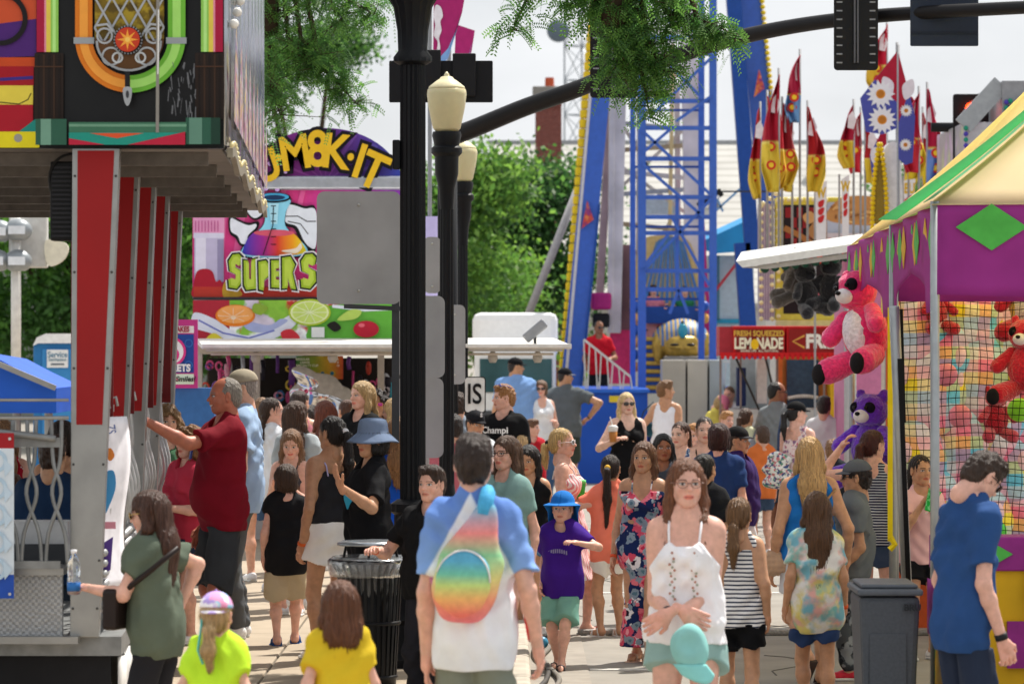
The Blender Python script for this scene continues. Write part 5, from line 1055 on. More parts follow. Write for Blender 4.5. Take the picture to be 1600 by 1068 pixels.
A.blob([(528, 500), (548, 484), (566, 486), (556, 498)], '#b4d060'); A.ell(573, 514, 20, 13, '#b81c34'); A.ell(566, 508, 5, 3, '#e86a78'); A.blob([(512, 508), (524, 502), (534, 512), (524, 518)], '#1c1816'); A.blob([(324, 530), (336, 520), (350, 530), (340, 536)], '#d8c838'); A.blob([(400, 474), (420, 480), (410, 492), (396, 486)], '#8aa838'); A.blob([(440, 520), (456, 514), (470, 528), (450, 536)], '#c8303c'); A.poly(rect(488, 511, 508, 527), '#e4e4e2', th=.02)
A.build('painted_art', st)
SB(303, 464, 632, 468, -.10, -.02, '#3a3438', 'seam_strip'); SB(380, 276, 632, 296, -.10, .0, mat('#b4b8c0', .25, metal=.5), 'roller_housing', bevel=.02)
# awning
m = MB(); zA = W(0, 540, s).z; m.add([Vector(p)-o for p in ((W(308, 0, s).x, 40, zA+.02), (W(865, 0, s).x, 40, zA+.02), (W(893, 0, 160).x, 37.5, W(0, 545, 160).z), (W(316, 0, 160).x, 37.5, W(0, 545, 160).z), (W(308, 0, s).x, 40, zA+.08), (W(865, 0, s).x, 40, zA+.08), (W(893, 0, 160).x, 37.5, W(0, 539, 160).z), (W(316, 0, 160).x, 37.5, W(0, 539, 160).z))], [(0, 3, 2, 1), (4, 5, 6, 7), (0, 1, 5, 4), (1, 2, 6, 5), (2, 3, 7, 6), (3, 0, 4, 7)]); m.build('awning', mat('#e2dfd8', .5, var=.08), st)
for k, (y0, y1, dd) in enumerate(((537, 543, -2.54), (545, 549, -2.5), (551, 555, -2.42))): a_ = W(316+k*6, y1, 160)-o; b_ = W(893-k*14, y0, 160)-o; m = MB(); m.box((a_.x, dd, a_.z), (b_.x, dd+.05, b_.z)); m.build('awning_rail', mat(['#e6e4de', '#b8b4ac', '#c8beae'][k], .45, metal=.2), st, bevel=.004)
for px in (400, 520, 640, 770, 840): m = MB(); a_ = W(px, 552, 159)-o; m.lathe([(.03, 0), (.05, .04), (.045, .08), (.02, .11)], (a_.x, -2.3, a_.z-.09), 12); m.build('awning_light', mat('#b8b2a6', .4), st, True)
# counter opening
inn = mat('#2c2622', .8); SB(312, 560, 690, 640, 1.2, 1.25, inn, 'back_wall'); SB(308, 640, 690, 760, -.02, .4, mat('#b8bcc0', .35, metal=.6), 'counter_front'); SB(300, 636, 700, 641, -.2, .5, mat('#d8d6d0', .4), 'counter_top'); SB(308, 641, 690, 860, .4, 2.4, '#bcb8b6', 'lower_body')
for px in (306, 396, 590): SB(px, 552, px+10, 640, -.03, .06, mat('#c2bab0', .5), 'frame_post')
SB(302, 540, 690, 553, -.02, .2, mat('#cdc2ae', .5), 'header')
A = Art(s, 40.0, o); A.poly(rect(463, 556, 536, 592), mat('#ffffff', .4, pattern=('hgrad', [(0, '#3a7a3a'), (.4, '#8a9a30'), (.7, '#d0a030'), (1, '#c84a30')], -.22, .28)), th=.02)
for k, w_ in enumerate(('REGULAR', 'LARGE', 'SPECIALTY CUP')): A.text(w_, 473+k*3.5, 561+k*5, 3.6, '#e8e8d0'); A.text('%d' % (6+k*2), 528, 561+k*5, 3.4, '#e8e8d0')
for k in range(4): A.ell(474+k*15, 583, 5, 4.5, '#c8a838'); A.ell(474+k*15, 583, 3, 3, '#2a6a88')
A.build('menu_board', st)
rr = random.Random(11)
cols = ['#d8508c', '#e8e0e4', '#3a7ab0', '#c84a3a', '#c0c8d0', '#7a4a98', '#e8a0b8', '#4ab0c8', '#2c2a34', '#e8c850', '#dcdce0', '#e05a90']
for k in range(74):
    px = rr.uniform(314, 624); py = rr.uniform(562, 632); w_ = rr.uniform(4, 11); h_ = rr.uniform(7, 20)
    if 460 < px < 540 and py < 600: continue
    a_ = W(px, py, 148)-o; sh = rr.choice('tbr'); m = MB()
    if sh == 't': m.tube([(a_.x, .5, a_.z+h_/150), (a_.x+rr.uniform(-.02, .02), .5, a_.z), (a_.x, .5, a_.z-h_/150)], w_/300, 8)
    elif sh == 'b': m.ball((a_.x, .55, a_.z), (w_/220, .03, h_/220), 9, 6)
    else: m.tube([(a_.x+w_/230*math.cos(t*.6), .5, a_.z+h_/260*math.sin(t*.6)) for t in range(11)], .012, 6)
    tag(m.build('toy_bag', mat(rr.choice(cols), rr.choice([.15, .5]), var=.3, scale=30), None, True, loc=tuple(o)), 'small bright packaged toy hanging at the drink stall counter', 'toy', 'toys hanging at the drink stall')
v = fieldmesh([ell((0, 0, 0), (.30, .10, .26), rot('Y', 25), .05), ell((.22, -.02, -.1), (.16, .09, .2), None, .05), ell((-.1, -.03, .2), (.2, .07, .08), rot('Y', 30), .04)], .014, wav(3, 6, 16, .008)); ob = mesh_np('inflatable', [v], mat('#d6d6d8', .06, metal=.85, var=.2), None); ob.location = W(500, 622, 152); tag(ob, 'shiny silver foil inflatable on the drink stall counter', 'balloon')
# sweepstakes style sign
t = thing('sign', 'pink bordered sign reading TAKES above a big 6 and TICKETS left of the stall', 'sign', (W(285, 0, 165).x, FP/165, 0)); A = Art(165, FP/165, t.location)
A.poly(rect(230, 499, 309, 606), '#c03a88', th=.02); A.poly(rect(236, 509, 303, 520), '#e8e6ea'); A.poly(rect(236, 522, 303, 582), '#24489a'); A.poly(rect(236, 584, 303, 600), '#dcecdc')
for k in range(8): A.ring(244+(k % 4)*17, 536+(k//4)*34, 5, 6.5, '#3a70c0', n=14)
A.text('SWEEPSTAKES', 268, 514.5, 8.5, '#a01c40', bold=.04, sx=.75); A.ell(268, 549, 23, 23, '#d83a8a'); A.ell(268, 549, 19, 19, '#e8e8f0'); A.text('6', 268, 549, 34, '#d83a8a', bold=.05); A.text('TICKETS', 272, 575, 11, '#e8e8f0', bold=.05, sx=.9); A.text('Smiles!', 290, 592, 8, '#202020', bold=.03, shear=.2); A.text('from', 272, 592, 5, '#c03a70')
A.build('panel', t); m = MB(); m.box((-.3, .04, 0), (.3, .3, W(0, 606, 165).z)); m.build('stand', mat('#3a6aa8', .6), t)
# ================= the big ride =================
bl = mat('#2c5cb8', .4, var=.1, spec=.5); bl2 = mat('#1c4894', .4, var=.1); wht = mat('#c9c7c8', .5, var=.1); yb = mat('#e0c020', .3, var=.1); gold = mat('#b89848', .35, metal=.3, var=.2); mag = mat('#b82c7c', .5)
s = 90; YR = FP/s
ride = thing('pendulum_ride', 'swinging boat ride on slanted blue legs with yellow bulb edges', 'ride', (W(1040, 0, s).x, YR, 0)); o = ride.location
def V_(px, py, dy=0, s_=s): q = W(px, py, s_)-o; q.y = dy; return q
def leg(a, b, wd, dep, name, mt, dy=0): m = MB(); m.bar(V_(*a, dy), V_(*b, dy), wd, dep, up=(0, 1, 0)); return m.build(name, mt, ride, bevel=.01)
l1_ = leg((891, 612), (957, -60), .36, .5, 'leg', bl, 0)
m = MB(); m.bar(V_(907, 612, -.27), V_(936, 320, -.27), .04, .02, up=(0, 1, 0)); m.build('leg_stripe', wht, l1_) if 0 else m.build('stripe', bl2, ride)
for k in range(46): u = k/45; p_ = V_(876+(932-876)*u, 612+(-60-612)*u, -.1); m = MB(); m.cbox(p_, (.13, .2, .155)); m.build('bulb_block', yb, ride, bevel=.03)
m = MB(); m.bar(V_(882, 612, -.12), V_(940, -60, -.12), .05, .3, up=(0, 1, 0)); m.build('white_edge', wht, ride)
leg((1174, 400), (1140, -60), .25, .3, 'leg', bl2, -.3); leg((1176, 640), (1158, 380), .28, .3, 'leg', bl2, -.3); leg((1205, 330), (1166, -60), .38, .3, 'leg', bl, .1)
for k in range(30): u = k/29; p_ = V_(1210-(1210-1184)*u, 200-260*u, -.1); m = MB(); m.ball(p_, .045, 8, 6); m.build('bulb', yb, ride, True)
m = MB(); m.prism([tuple(V_(*q))[::2] for q in ((906, 360), (918, 316), (926, 345))], -.30, -.275); m.prism([tuple(V_(*q))[::2] for q in ((1176, 150), (1183, 110), (1194, 140), (1186, 146))], -.30, -.275); m.build('pennant_print', mat('#c8423a', .6), ride) if 0 else None
for pts in (((908, 358), (917, 314), (927, 344)), ((1176, 154), (1184, 110), (1193, 140))): m = MB(); m.prism([tuple(V_(*q))[::2] for q in pts], -.34, -.30); m.build('pennant_print', mat('#c04a44', .6, pattern=('blobs', ['#d8804a', '#8a3a70'], 8, .5, .05)), ride)
# white stay at left
m = MB(); m.tube([V_(826, 490, 1), V_(905, 290, 1)], .07, 8); m.build('stay', mat('#a8a6a8', .5), ride, True)
# grey / white central pylons
for (x0, y0, x1, y1, w_, c_, dy) in ((962, 520, 975, -60, .22, '#dcd8da', .8), (1088, 500, 1078, -60, .28, '#d4ccd0', .9), (938, 480, 962, 60, .14, '#b09a9e', 1.0), (955, 520, 958, 140, .10, '#dcd8da', .7), (975, 560, 978, 380, .3, '#8a6a70', 1.1), (1000, 540, 1004, 30, .08, '#c4c0c2', 1.4), (1050, 420, 1056, 60, .07, '#d4c090', 1.2), (1066, 420, 1064, 120, .10, '#c8c4c6', 1.6)):
    m = MB(); m.bar(V_(x0, y0, dy), V_(x1, y1, dy), w_, w_, up=(0, 1, 0)); m.build('pylon', mat(c_, .5, var=.25, scale=2), ride, bevel=.015)
for pts in (((1092, 560), (1118, 540), (1106, 330), (1082, 190), (1080, 330)), ((936, 150), (946, 150), (948, 200), (938, 200)), ((1085, 90), (1096, 90), (1098, 170), (1086, 170))): m = MB(); m.prism([tuple(V_(*q))[::2] for q in pts], 1.3, 1.36); m.build('magenta_panel', mag, ride)
m = MB(); m.cbox(V_(940, 470, .4), (.36, .3, .3)); m.build('motor_cover', mag, ride, bevel=.05); m = MB(); m.cbox(V_(940, 500, .5), (.3, .3, .25)); m.build('motor', mat('#1e1e22', .5), ride, bevel=.04); m = MB(); m.box(tuple(V_(955, 600, .9)), tuple(V_(988, 515, .95)+Vector((0, .05, 0)))); m.build('pink_screen', mat('#e8407c', .6), ride)
for k, py in enumerate((30, 60, 100, 135, 185, 230, 262, 300, 345, 395)):
    m = MB(); m.bar(V_(960, py, 1.25), V_(1085, py+(-9 if k % 2 else 12), 1.25), .06 if k % 3 else .16, .08); m.build('cross_beam', mat(['#c0bcbe', '#9ea4b0', '#a8987e'][k % 3], .5, var=.2), ride)
for (a_, b__) in (((955, 240), (1080, 330)), ((1080, 190), (960, 300)), ((960, 160), (1020, 260)), ((1060, 330), (1000, 430)), ((985, 70), (1070, 150))): m = MB(); m.bar(V_(*a_, 1.5), V_(*b__, 1.5), .06, .06); m.build('brace', mat('#c6c2c0', .5, var=.2), ride)
for (x0, y0, x1, y1, c_) in ((1002, 150, 1060, 110, '#8fb0d8'), (1003, 128, 1070, 150, '#c0d4e8'), (1006, 330, 1070, 300, '#b4c8dc'), (1010, 68, 1066, 84, '#b8a0a8')): m = MB(); m.box(tuple(V_(x0, y0, 1.7)), tuple(V_(x1, y1, 1.75)+Vector((0, .04, 0)))); m.build('sign_panel', mat(c_, .4, var=.2), ride)
# lattice tower
tw = thing('lattice_tower', 'blue steel lattice tower in front of the ride', 'tower', (W(1052, 0, 96).x, FP/96, 0)); o2 = tw.location
def V2(px, py, dy=0): q = W(px, py, 96)-o2; q.y = dy; return q
for (x, w_, dy) in ((1003, .13, 0), (992, .09, 1.1), (1101, .10, 1.1), (1114, .12, 0)): m = MB(); m.bar(V2(x, 618, dy), V2(x, -60, dy), w_, w_, up=(0, 1, 0)); m.build('column', bl, tw)
for k, py in enumerate((-20, 58, 88, 158, 200, 248, 308, 339, 364, 423, 452)): m = MB(); m.bar(V2(1003, py, 0), V2(1114, py-(4 if k == 2 else 0), 0), .07, .07); m.build('girt', bl, tw)
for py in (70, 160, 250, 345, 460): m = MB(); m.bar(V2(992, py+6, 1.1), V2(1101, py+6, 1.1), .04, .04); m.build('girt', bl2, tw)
for (a_, b__) in (((1003, 20), (1096, 52)), ((1098, 155), (1028, 85)), ((1012, 186), (1112, 90)), ((1056, 190), (1112, 150)), ((1003, 204), (1112, 306)), ((1003, 240), (1050, 200)), ((1003, 256), (1100, 340)), ((1003, 425), (1112, 310)), ((1050, 340), (1108, 446)), ((1003, 420), (1045, 365)), ((1060, 452), (1046, 490)), ((1060, 452), (1075, 490)), ((1003, -10), (1112, 58))): m = MB(); m.bar(V2(*a_, -.06), V2(*b__, -.06), .05, .045, up=(0, 1, 0)); m.build('diagonal', bl, tw)
m = MB(); m.bar(V2(1058, 310, 0), V2(1058, 470, 0), .06, .05, up=(0, 1, 0)); m.build('hanger', bl, tw)
# gondola with pharaoh head
gd = thing('gondola', 'gold and blue striped pharaoh headed gondola with a cobra front', 'ride', (W(1050, 0, s).x, YR+.6, 0)); o3 = gd.location
def G_(px, py): q = W(px, py, s)-o3; return (q.x, q.z)
stripe = mat('#c2a468', .45, var=.15, pattern=('vstripe', '#4a78b0', 4.2, .5)); 
A = Art(s, o3.y, o3)
hood = [(994, 490), (992, 440), (998, 395), (1008, 372), (1030, 366), (1062, 368), (1082, 380), (1096, 430), (1100, 490)]; m = MB(); m.prism([G_(*q) for q in smoothpts(hood, 4)], .01, .35); m.build('hood', mat('#c8ac70', .5, var=.15), gd)
for k in range(12): u = (k-5.5)/5.5; A.poly([(1047+u*20, 368+u*u*8), (1047+u*20+3.4, 368+u*u*8), (1047+u*52+4, 488), (1047+u*52-1, 488)], '#4478b4' if k % 2 else '#587a98', var=.2)
A.build('hood_stripes', gd)
v = fieldmesh([ell((0, 0, 0), (.50, .45, .36), None, .05)], .02, wav(2, 3, 6, .01), [lambda X, Y, Z: -Z-.12]); q = G_(1065, 530); ob = mesh_np('headdress', [v], stripe, gd); ob.location = (q[0], -.5, q[1])
q = G_(1065, 532); v = fieldmesh([ell((0, 0, 0), (.34, .36, .26), None, .04), ell((-.40, .05, -.02), (.12, .12, .26), None, .03), ell((.40, .05, -.02), (.12, .12, .26), None, .03), Pr((-.2, -.3, .0), (-.05, -.36, -.02), .04, .03, .02), Pr((.2, -.3, .0), (.05, -.36, -.02), .04, .03, .02)], .02, wav(9, 4, 14, .01)); ob = mesh_np('face', [v], gold, gd); ob.location = (q[0], -.72, q[1]-.1)
for sx in (-1, 1): m = MB(); m.ball((q[0]+sx*.14, -1.07, q[1]-.07), (.08, .03, .025), 10, 6); m.build('eye', mat('#1a1a20', .3), gd, True)
m = MB(); m.ball((q[0], -1.05, q[1]+.17), (.09, .06, .13), 12, 8); m.build('cobra_gem', mat('#2a90a8', .15, coat=.5), gd, True); m = MB(); m.ball((q[0], -1.02, q[1]+.20), (.05, .05, .15), 10, 8); m.build('cobra', mat('#3a3428', .4), gd, True)
for px, w_ in ((1022, .22), (1098, .2)):
    q = G_(px, 560)
    for k in range(7): m = MB(); m.cbox((q[0]+(k-3)*(-.02 if px < 1060 else .01), -.55, q[1]+.34-.14*k), (w_*2, .3, .07)); m.build('side_band', gold, gd, bevel=.02); m = MB(); m.cbox((q[0]+(k-3)*(-.02 if px < 1060 else .01), -.54, q[1]+.27-.14*k), (w_*1.9, .26, .07)); m.build('side_band', mat('#2c4c94', .4), gd, bevel=.02)
for side in (993, 1102):
    for k in range(6 if side == 993 else 2): q = G_(side, 478+k*19); m = MB(); m.ball((q[0], -.35, q[1]), (.085, .12, .095), 10, 8); m.build('bead', mat('#d8a050' if k % 2 else '#2a55b0', .3), gd, True)
m = MB(); a_, b__ = G_(1036, 576), G_(1118, 556); m.box((a_[0], -1.2, a_[1]), (b__[0], .8, b__[1])); m.build('lap_floor', mat('#85827c', .5, var=.2), gd, bevel=.02)
m = MB(); a_, b__ = G_(1000, 505), G_(1100, 478); m.box((a_[0], -.2, a_[1]), (b__[0], -.12, b__[1])); m.build('seat', bl2, gd)
for (px, yt, lab, tp, hr) in ((1021, 444, 'rider in pink top with long dark hair sitting high in the gondola', '#d88090', '#3a2018'), (1070, 446, 'rider in green top with one arm over the gondola side', '#2f7a50', '#3a2820'), (1019, 474, 'young rider low at the left side of the gondola', '#e0a0a0', '#5a3420')):
    person(px, yt, 89.2, 180, lab, g=CH-(yt+118-HY)/89.2, hair=hr, hs='long', hlen=.3, top=T(tp, loose=.5, wr=.003), bottom=B('#333344'), H=1.32+.0, arms=((.3, .3, -.3), (.5, .1, -.1)), shoes='#333333')
# base, stairs and fences of the ride
bs = thing('loading_platform', 'blue steel base deck of the ride behind the crowd', 'platform', (W(950, 0, 100).x, 60, 0)); o4 = bs.location
def V4(px, py, s_=100): q = W(px, py, s_)-o4; return q
m = MB(); a_, b__ = V4(884, 760), V4(1012, 608); m.box((a_.x, 0, .0), (b__.x, 4, b__.z)); m.build('deck_box', mat('#1c50b4', .45, var=.12, scale=1.5), bs, bevel=.01)
m = MB(); m.box((a_.x-.03, -.06, b__.z-.05), (b__.x+.03, 4, b__.z+.003)); m.build('deck_edge', mat('#2c64c8', .4), bs)
m = MB(); a_, b__ = V4(1012, 760), V4(1130, 655); m.box((a_.x, .3, 0), (b__.x, 4, 1.0)); m.build('deck_box', mat('#2450a0', .5), bs)
for x0, x1, c_ in ((1034, 1072, '#a39f98'), (1073, 1106, '#aca8a0'), (1107, 1130, '#98a0a4')): a_, b__ = V4(x0, 650), V4(x1, 562); m = MB(); m.box((a_.x, -.3, 0), (b__.x-.02, .6, b__.z)); m.build('cabinet', mat(c_, .5, var=.12, scale=2, metal=.2), bs, bevel=.01)
for px in (952, 1170): m = MB(); a_ = V4(px, 628); m.box((a_.x, -.02 if px < 1000 else -1.0, a_.z), (a_.x+.2, -.01 if px < 1000 else -.99, a_.z+.1)); m.build('label_plate', mat('#d8c038', .6), bs)
a_, b__ = V4(1132, 760), V4(1182, 603); m = MB(); m.box((a_.x, -.98, 0), (b__.x, -.2, b__.z)); m.build('deck_box', mat('#1c4fae', .45), bs)
fr_ = mat('#c4c8cc', .4, metal=.4)
for (x0, y0, x1, y1, yb_) in ((912, 530, 985, 588, 606), (1128, 565, 1180, 565, 606)):
    m = MB(); m.bar(V4(x0, y0)-Vector((0, 0, 0)), V4(x1, y1), .035, .035); m.build('stair_rail', fr_, bs); n_ = 8
    for k in range(n_+1): u = k/n_; m = MB(); p_ = V4(x0+(x1-x0)*u, y0+(y1-y0)*u); q = V4(x0+(x1-x0)*u+((-1)**k)*3, yb_+2); m.bar(p_, q, .02, .02); m.build('stair_baluster', fr_, bs)
# smaller rides behind: blue tarp, white posts, red brace
t = thing('canopy', 'turquoise tarp canopy over a pale trailer right of the lattice tower', 'canopy', (W(1140, 0, 88).x, FP/88, 0)); o5 = t.location
def V5(px, py, dy=0): q = W(px, py, 88)-o5; q.y = dy; return q
m = MB(); q = [V5(1080, 385), V5(1172, 342), V5(1172, 392), V5(1120, 396)]; m.add([*q, *[z_+Vector((0, .9, .1)) for z_ in q]], [(0, 1, 2, 3), (7, 6, 5, 4), (0, 4, 5, 1), (1, 5, 6, 2), (2, 6, 7, 3), (3, 7, 4, 0)]); m.build('tarp', mat('#2c90c8', .5, bump=.3, scale=3), t)
m = MB(); a_, b__ = V5(1108, 615), V5(1180, 398); m.box((a_.x, .4, 0), (b__.x, 2.5, b__.z)); m.build('trailer_side', mat('#b8cdd6', .5, var=.1), t)
for px in (1124, 1164): m = MB(); m.bar(V5(px, 398, .36), V5(px, 500, .36), .04, .04); m.build('door_frame', mat('#4a8098', .5), t)
m = MB(); m.box(tuple(V5(1108, 505, .34)), tuple(V5(1172, 498, .34)+Vector((0, .04, 0)))); m.build('trim', mat('#2f96b8', .5), t)
m = MB(); m.bar(V5(1100, 478, .2), V5(1162, 398, .2), .05, .05, up=(0, 1, 0)); m.build('brace', mat('#b83a48', .5), t)
for (a_, b__) in (((1118, 330), (1162, 290)), ((1040, 470), (1100, 380)), ((1112, 290), (1130, 330))): m = MB(); m.bar(V5(*a_, .1), V5(*b__, .1), .04, .04, up=(0, 1, 0)); m.build('stay', mat('#7aa8c8', .5), t)
lt = thing('floodlight_bar', 'black floodlight bar sticking out in front of the lattice tower', 'light', tuple(W(1105, 312, 92))); m = MB(); m.bar((-.15, 0, -.12), (.25, 0, .14), .14, .1, up=(0, 1, 0)); m.build('lamp_head', mat('#1a1a1c', .5), lt, bevel=.02); m = MB(); m.bar((-.05, -.055, -.1), (.2, -.055, .06), .05, .01, up=(0, 1, 0)); m.build('lens', mat('#e8e8e4', .2), lt); m = MB(); m.bar((.25, 0, .14), (1.1, 0, .14), .03, .03); m.build('arm', mat('#3a3a3e', .5), lt)

# ================= food stands on the right =================
fs = thing('food_stand', 'yellow framed fry stand with light bulbs and food pictures above the lemonade sign', 'stall', (W(1300, 0, 112).x, FP/112, 0)); o6 = fs.location
def V6(px, py, dy=0): q = W(px, py, 112)-o6; q.y = dy; return q
def B6(x0, y0, x1, y1, d0, d1, c, name, **q): a_, b__ = V6(x0, y1), V6(x1, y0); m = MB(); m.box((a_.x, d0, a_.z), (b__.x, d1, b__.z)); return m.build(name, c if not isinstance(c, str) else mat(c, .5), fs, **q)
B6(1212, 308, 1470, 500, .0, .25, '#d8c850', 'sign_box', bevel=.02); B6(1186, 318, 1210, 500, .03, .3, mat('#b8a8b4', .3, metal=.4, pattern=('vstripe', '#8a7a90', 9)), 'mirror_strip')
B6(1215, 500, 1480, 760, .4, 2.5, '#c8c4be', 'body'); B6(1296, 560, 1345, 670, -.1, .39, '#e0b020', 'corner_panel'); B6(1308, 560, 1318, 690, -.13, -.105, '#2458b0', 'blue_strip'); B6(1296, 672, 1345, 720, -.1, .39, '#d8dce0', 'corner_panel'); B6(1296, 690, 1345, 740, -.13, -.105, '#50a8d0', 'painted_waves')
B6(1216, 556, 1296, 720, .38, .395, '#c07a3c', 'menu_wall'); B6(1232, 562, 1282, 640, .34, .375, mat('#38506a', .15, var=.3), 'window'); B6(1216, 552, 1224, 720, .2, .34, '#d86a30', 'door_post')
for k in range(12): p_ = V6(1235+k*4, 622-3*math.sin(k*.26), .3); m = MB(); m.ball(p_, .03, 6, 4); m.build('bulb', bulbw, fs, True)
A = Art(112, o6.y, o6); A.poly(rect(1224, 320, 1318, 490), '#1f1416')
for k in range(6):
    for j in range(5):
        if (k+j) % 2 == 0: A.poly(rect(1227+j*9, 324+k*16, 1236+j*9, 340+k*16), '#8a1c20')
A.blob([(1262, 360), (1290, 334), (1318, 340), (1310, 366), (1280, 378)], '#a87848'); A.line([(1225, 356), (1246, 366), (1268, 380)], 9, '#a06a38'); A.blob([(1254, 338), (1266, 330), (1276, 342), (1262, 350)], '#c89860')
A.poly(rect(1292, 316, 1466, 395), '#b0b8c8'); A.blob([(1290, 340), (1310, 312), (1350, 306), (1400, 318), (1420, 344), (1380, 352), (1320, 350)], '#c08a50')
rr = random.Random(6)
for k in range(34): x, y = rr.uniform(1296, 1400), rr.uniform(312, 346); A.line([(x, y), (x+rr.uniform(-16, 16), y+rr.uniform(-8, 8))], 3, rr.choice(['#d8a868', '#a8743c', '#8a5a30', '#e0b878']))
A.poly(rect(1292, 364, 1466, 396), '#c8c0c4')
for k in range(24): A.poly(rect(1294+k*7, 372+(k % 2)*6, 1298+k*7, 378+(k % 2)*6), '#c02c34')
for k in range(12): A.poly(rect(1226+k*7, 452+(k % 2)*6, 1233+k*7, 458+(k % 2)*6), '#c86a78')
A.build('food_pictures', fs)
for (x0, y0, x1, y1, n_) in ((1189, 322, 1189, 498, 15), (1206, 312, 1206, 498, 15), (1216, 314, 1216, 494, 14), (1192, 318, 1222, 296, 4), (1222, 312, 1290, 312, 8)):
    for k in range(n_): m = MB(); m.ball(V6(x0+(x1-x0)*k/(n_-1), y0+(y1-y0)*k/(n_-1), -.06), .033, 8, 6); m.build('bulb', bulb, fs, True)
# lemonade stand
lm = thing('lemonade_stand', 'red lemonade and fries stand with lit sign boards', 'stall', (W(1215, 0, 115).x, FP/115, 0)); o7 = lm.location
def B7(x0, y0, x1, y1, d0, d1, c, name, **q): a_, b__ = W(x0, y1, 115)-o7, W(x1, y0, 115)-o7; m = MB(); m.box((a_.x, d0, a_.z), (b__.x, d1, b__.z)); return m.build(name, c if not isinstance(c, str) else mat(c, .5), lm, **q)
B7(1124, 510, 1146, 556, .0, .8, '#a8303a', 'side_sign'); B7(1145, 509, 1226, 557, -.1, .8, '#b81418', 'sign_box', bevel=.02); B7(1228, 509, 1310, 557, -.1, .8, '#b81418', 'sign_box', bevel=.02)
for k in range(22): a_ = W(1124+k*8.4, 556, 115)-o7; m = MB(); m.prism([(a_.x, a_.z+.05), (a_.x+.076, a_.z+.05), (a_.x+.06, a_.z-.03), (a_.x+.038, a_.z-.05), (a_.x+.016, a_.z-.03)], -.13, -.115); m.build('scallop', mat('#c8181c', .6), lm)
A = Art(115, o7.y-.1, o7); A.poly(rect(1149, 514, 1222, 551), '#7a1418'); A.text('FRESH SQUEEZED', 1185, 521, 8.5, '#d8b048', sx=.85, bold=.03); A.text('LEM', 1160, 537, 17, '#ece4c8', bold=.04, sx=.66); A.text('NADE', 1202, 537, 17, '#ece4c8', bold=.04, sx=.66); A.k += 8; A.ell(1178.5, 537.5, 6.2, 8.2, '#e8b818'); A.text('SHAKE UPS  ALL NATURAL', 1186, 548, 3.6, '#e8d8c0')
A.poly(rect(1232, 514, 1306, 551), '#8a1a16'); A.line([(1256, 524), (1238, 533), (1256, 543)], 3, '#d8a048'); A.text('FRIES', 1286, 534, 21, '#ece4d8', bold=.05, sx=.85); A.build('lettering', lm)
for px in (1128, 1160, 1218, 1292): m = MB(); a_, b__ = W(px, 700, 115)-o7, W(px+3, 557, 115)-o7; m.box((a_.x, .6, 0), (b__.x, .64, b__.z)); m.build('frame_post', mat('#8a7a72', .5), lm)
for (x0, x1) in ((1150, 1186), (1196, 1216)): m = MB(); m.bar(W(x0, 560, 115)-o7+Vector((0, -.05, 0)), W(x1, 640, 115)-o7+Vector((0, .0, 0)), .03, .03, up=(0, 1, 0)); m.build('awning_strut', mat('#2a2422', .5), lm)
B7(1146, 640, 1292, 720, .2, 1.6, '#b0aca8', 'counter'); B7(1150, 560, 1214, 640, 1.4, 1.45, '#a8b4b8', 'back_wall'); B7(1190, 562, 1206, 632, 1.0, 1.3, '#e8e4dc', 'menu_board'); B7(1158, 575, 1172, 636, .9, 1.2, '#1c2c58', 'drink_machine')
# awning with hanging black bears
aw = thing('prize_stall', 'game stall with white slanted awning and hanging black plush bears', 'stall', (W(1280, 0, 150).x, 40, 0)); o8 = aw.location
q = [W(1150, 408, 150)-o8, W(1350, 378, 150)-o8, W(1352, 390, 150)-o8, W(1160, 418, 150)-o8]; m = MB(); m.add([*q, *[z_+Vector((.2, 2.4, .15)) for z_ in q]], [(0, 1, 2, 3), (7, 6, 5, 4), (0, 4, 5, 1), (1, 5, 6, 2), (2, 6, 7, 3), (3, 7, 4, 0)]); m.build('awning', mat('#e0e0da', .5), aw)
m = MB(); q = [W(1162, 418, 150)-o8, W(1350, 392, 150)-o8, W(1352, 400, 150)-o8, W(1200, 420, 150)-o8]; m.add([*[z_+Vector((0, .03, 0)) for z_ in q], *[z_+Vector((0, .1, 0)) for z_ in q]], [(0, 1, 2, 3), (7, 6, 5, 4), (0, 4, 5, 1), (1, 5, 6, 2), (2, 6, 7, 3), (3, 7, 4, 0)]); m.build('awning_edge', mat('#a8a49c', .5), aw)
for k in range(9): p_ = W(1200+k*16, 418-k*2.2, 150)-o8; m = MB(); m.ball((p_.x, .5, p_.z), (.05, .05, .05), 8, 6); m.build('bulb', mat('#1c4a3a', .3), aw, True)
m = MB(); a_, b__ = W(1296, 700, 150)-o8, W(1400, 400, 150)-o8; m.box((a_.x+.3, 1.6, 0), (b__.x, 3, b__.z)); m.build('body', mat('#c87aa0', .6), aw)
for px in (1328,): m = MB(); a_ = W(px, 0, 150)-o8; m.tube([(a_.x, .3, 0), (a_.x, .3, 2.9)], .035, 8); m.build('post', mat('#b0b0b0', .5), aw, True)
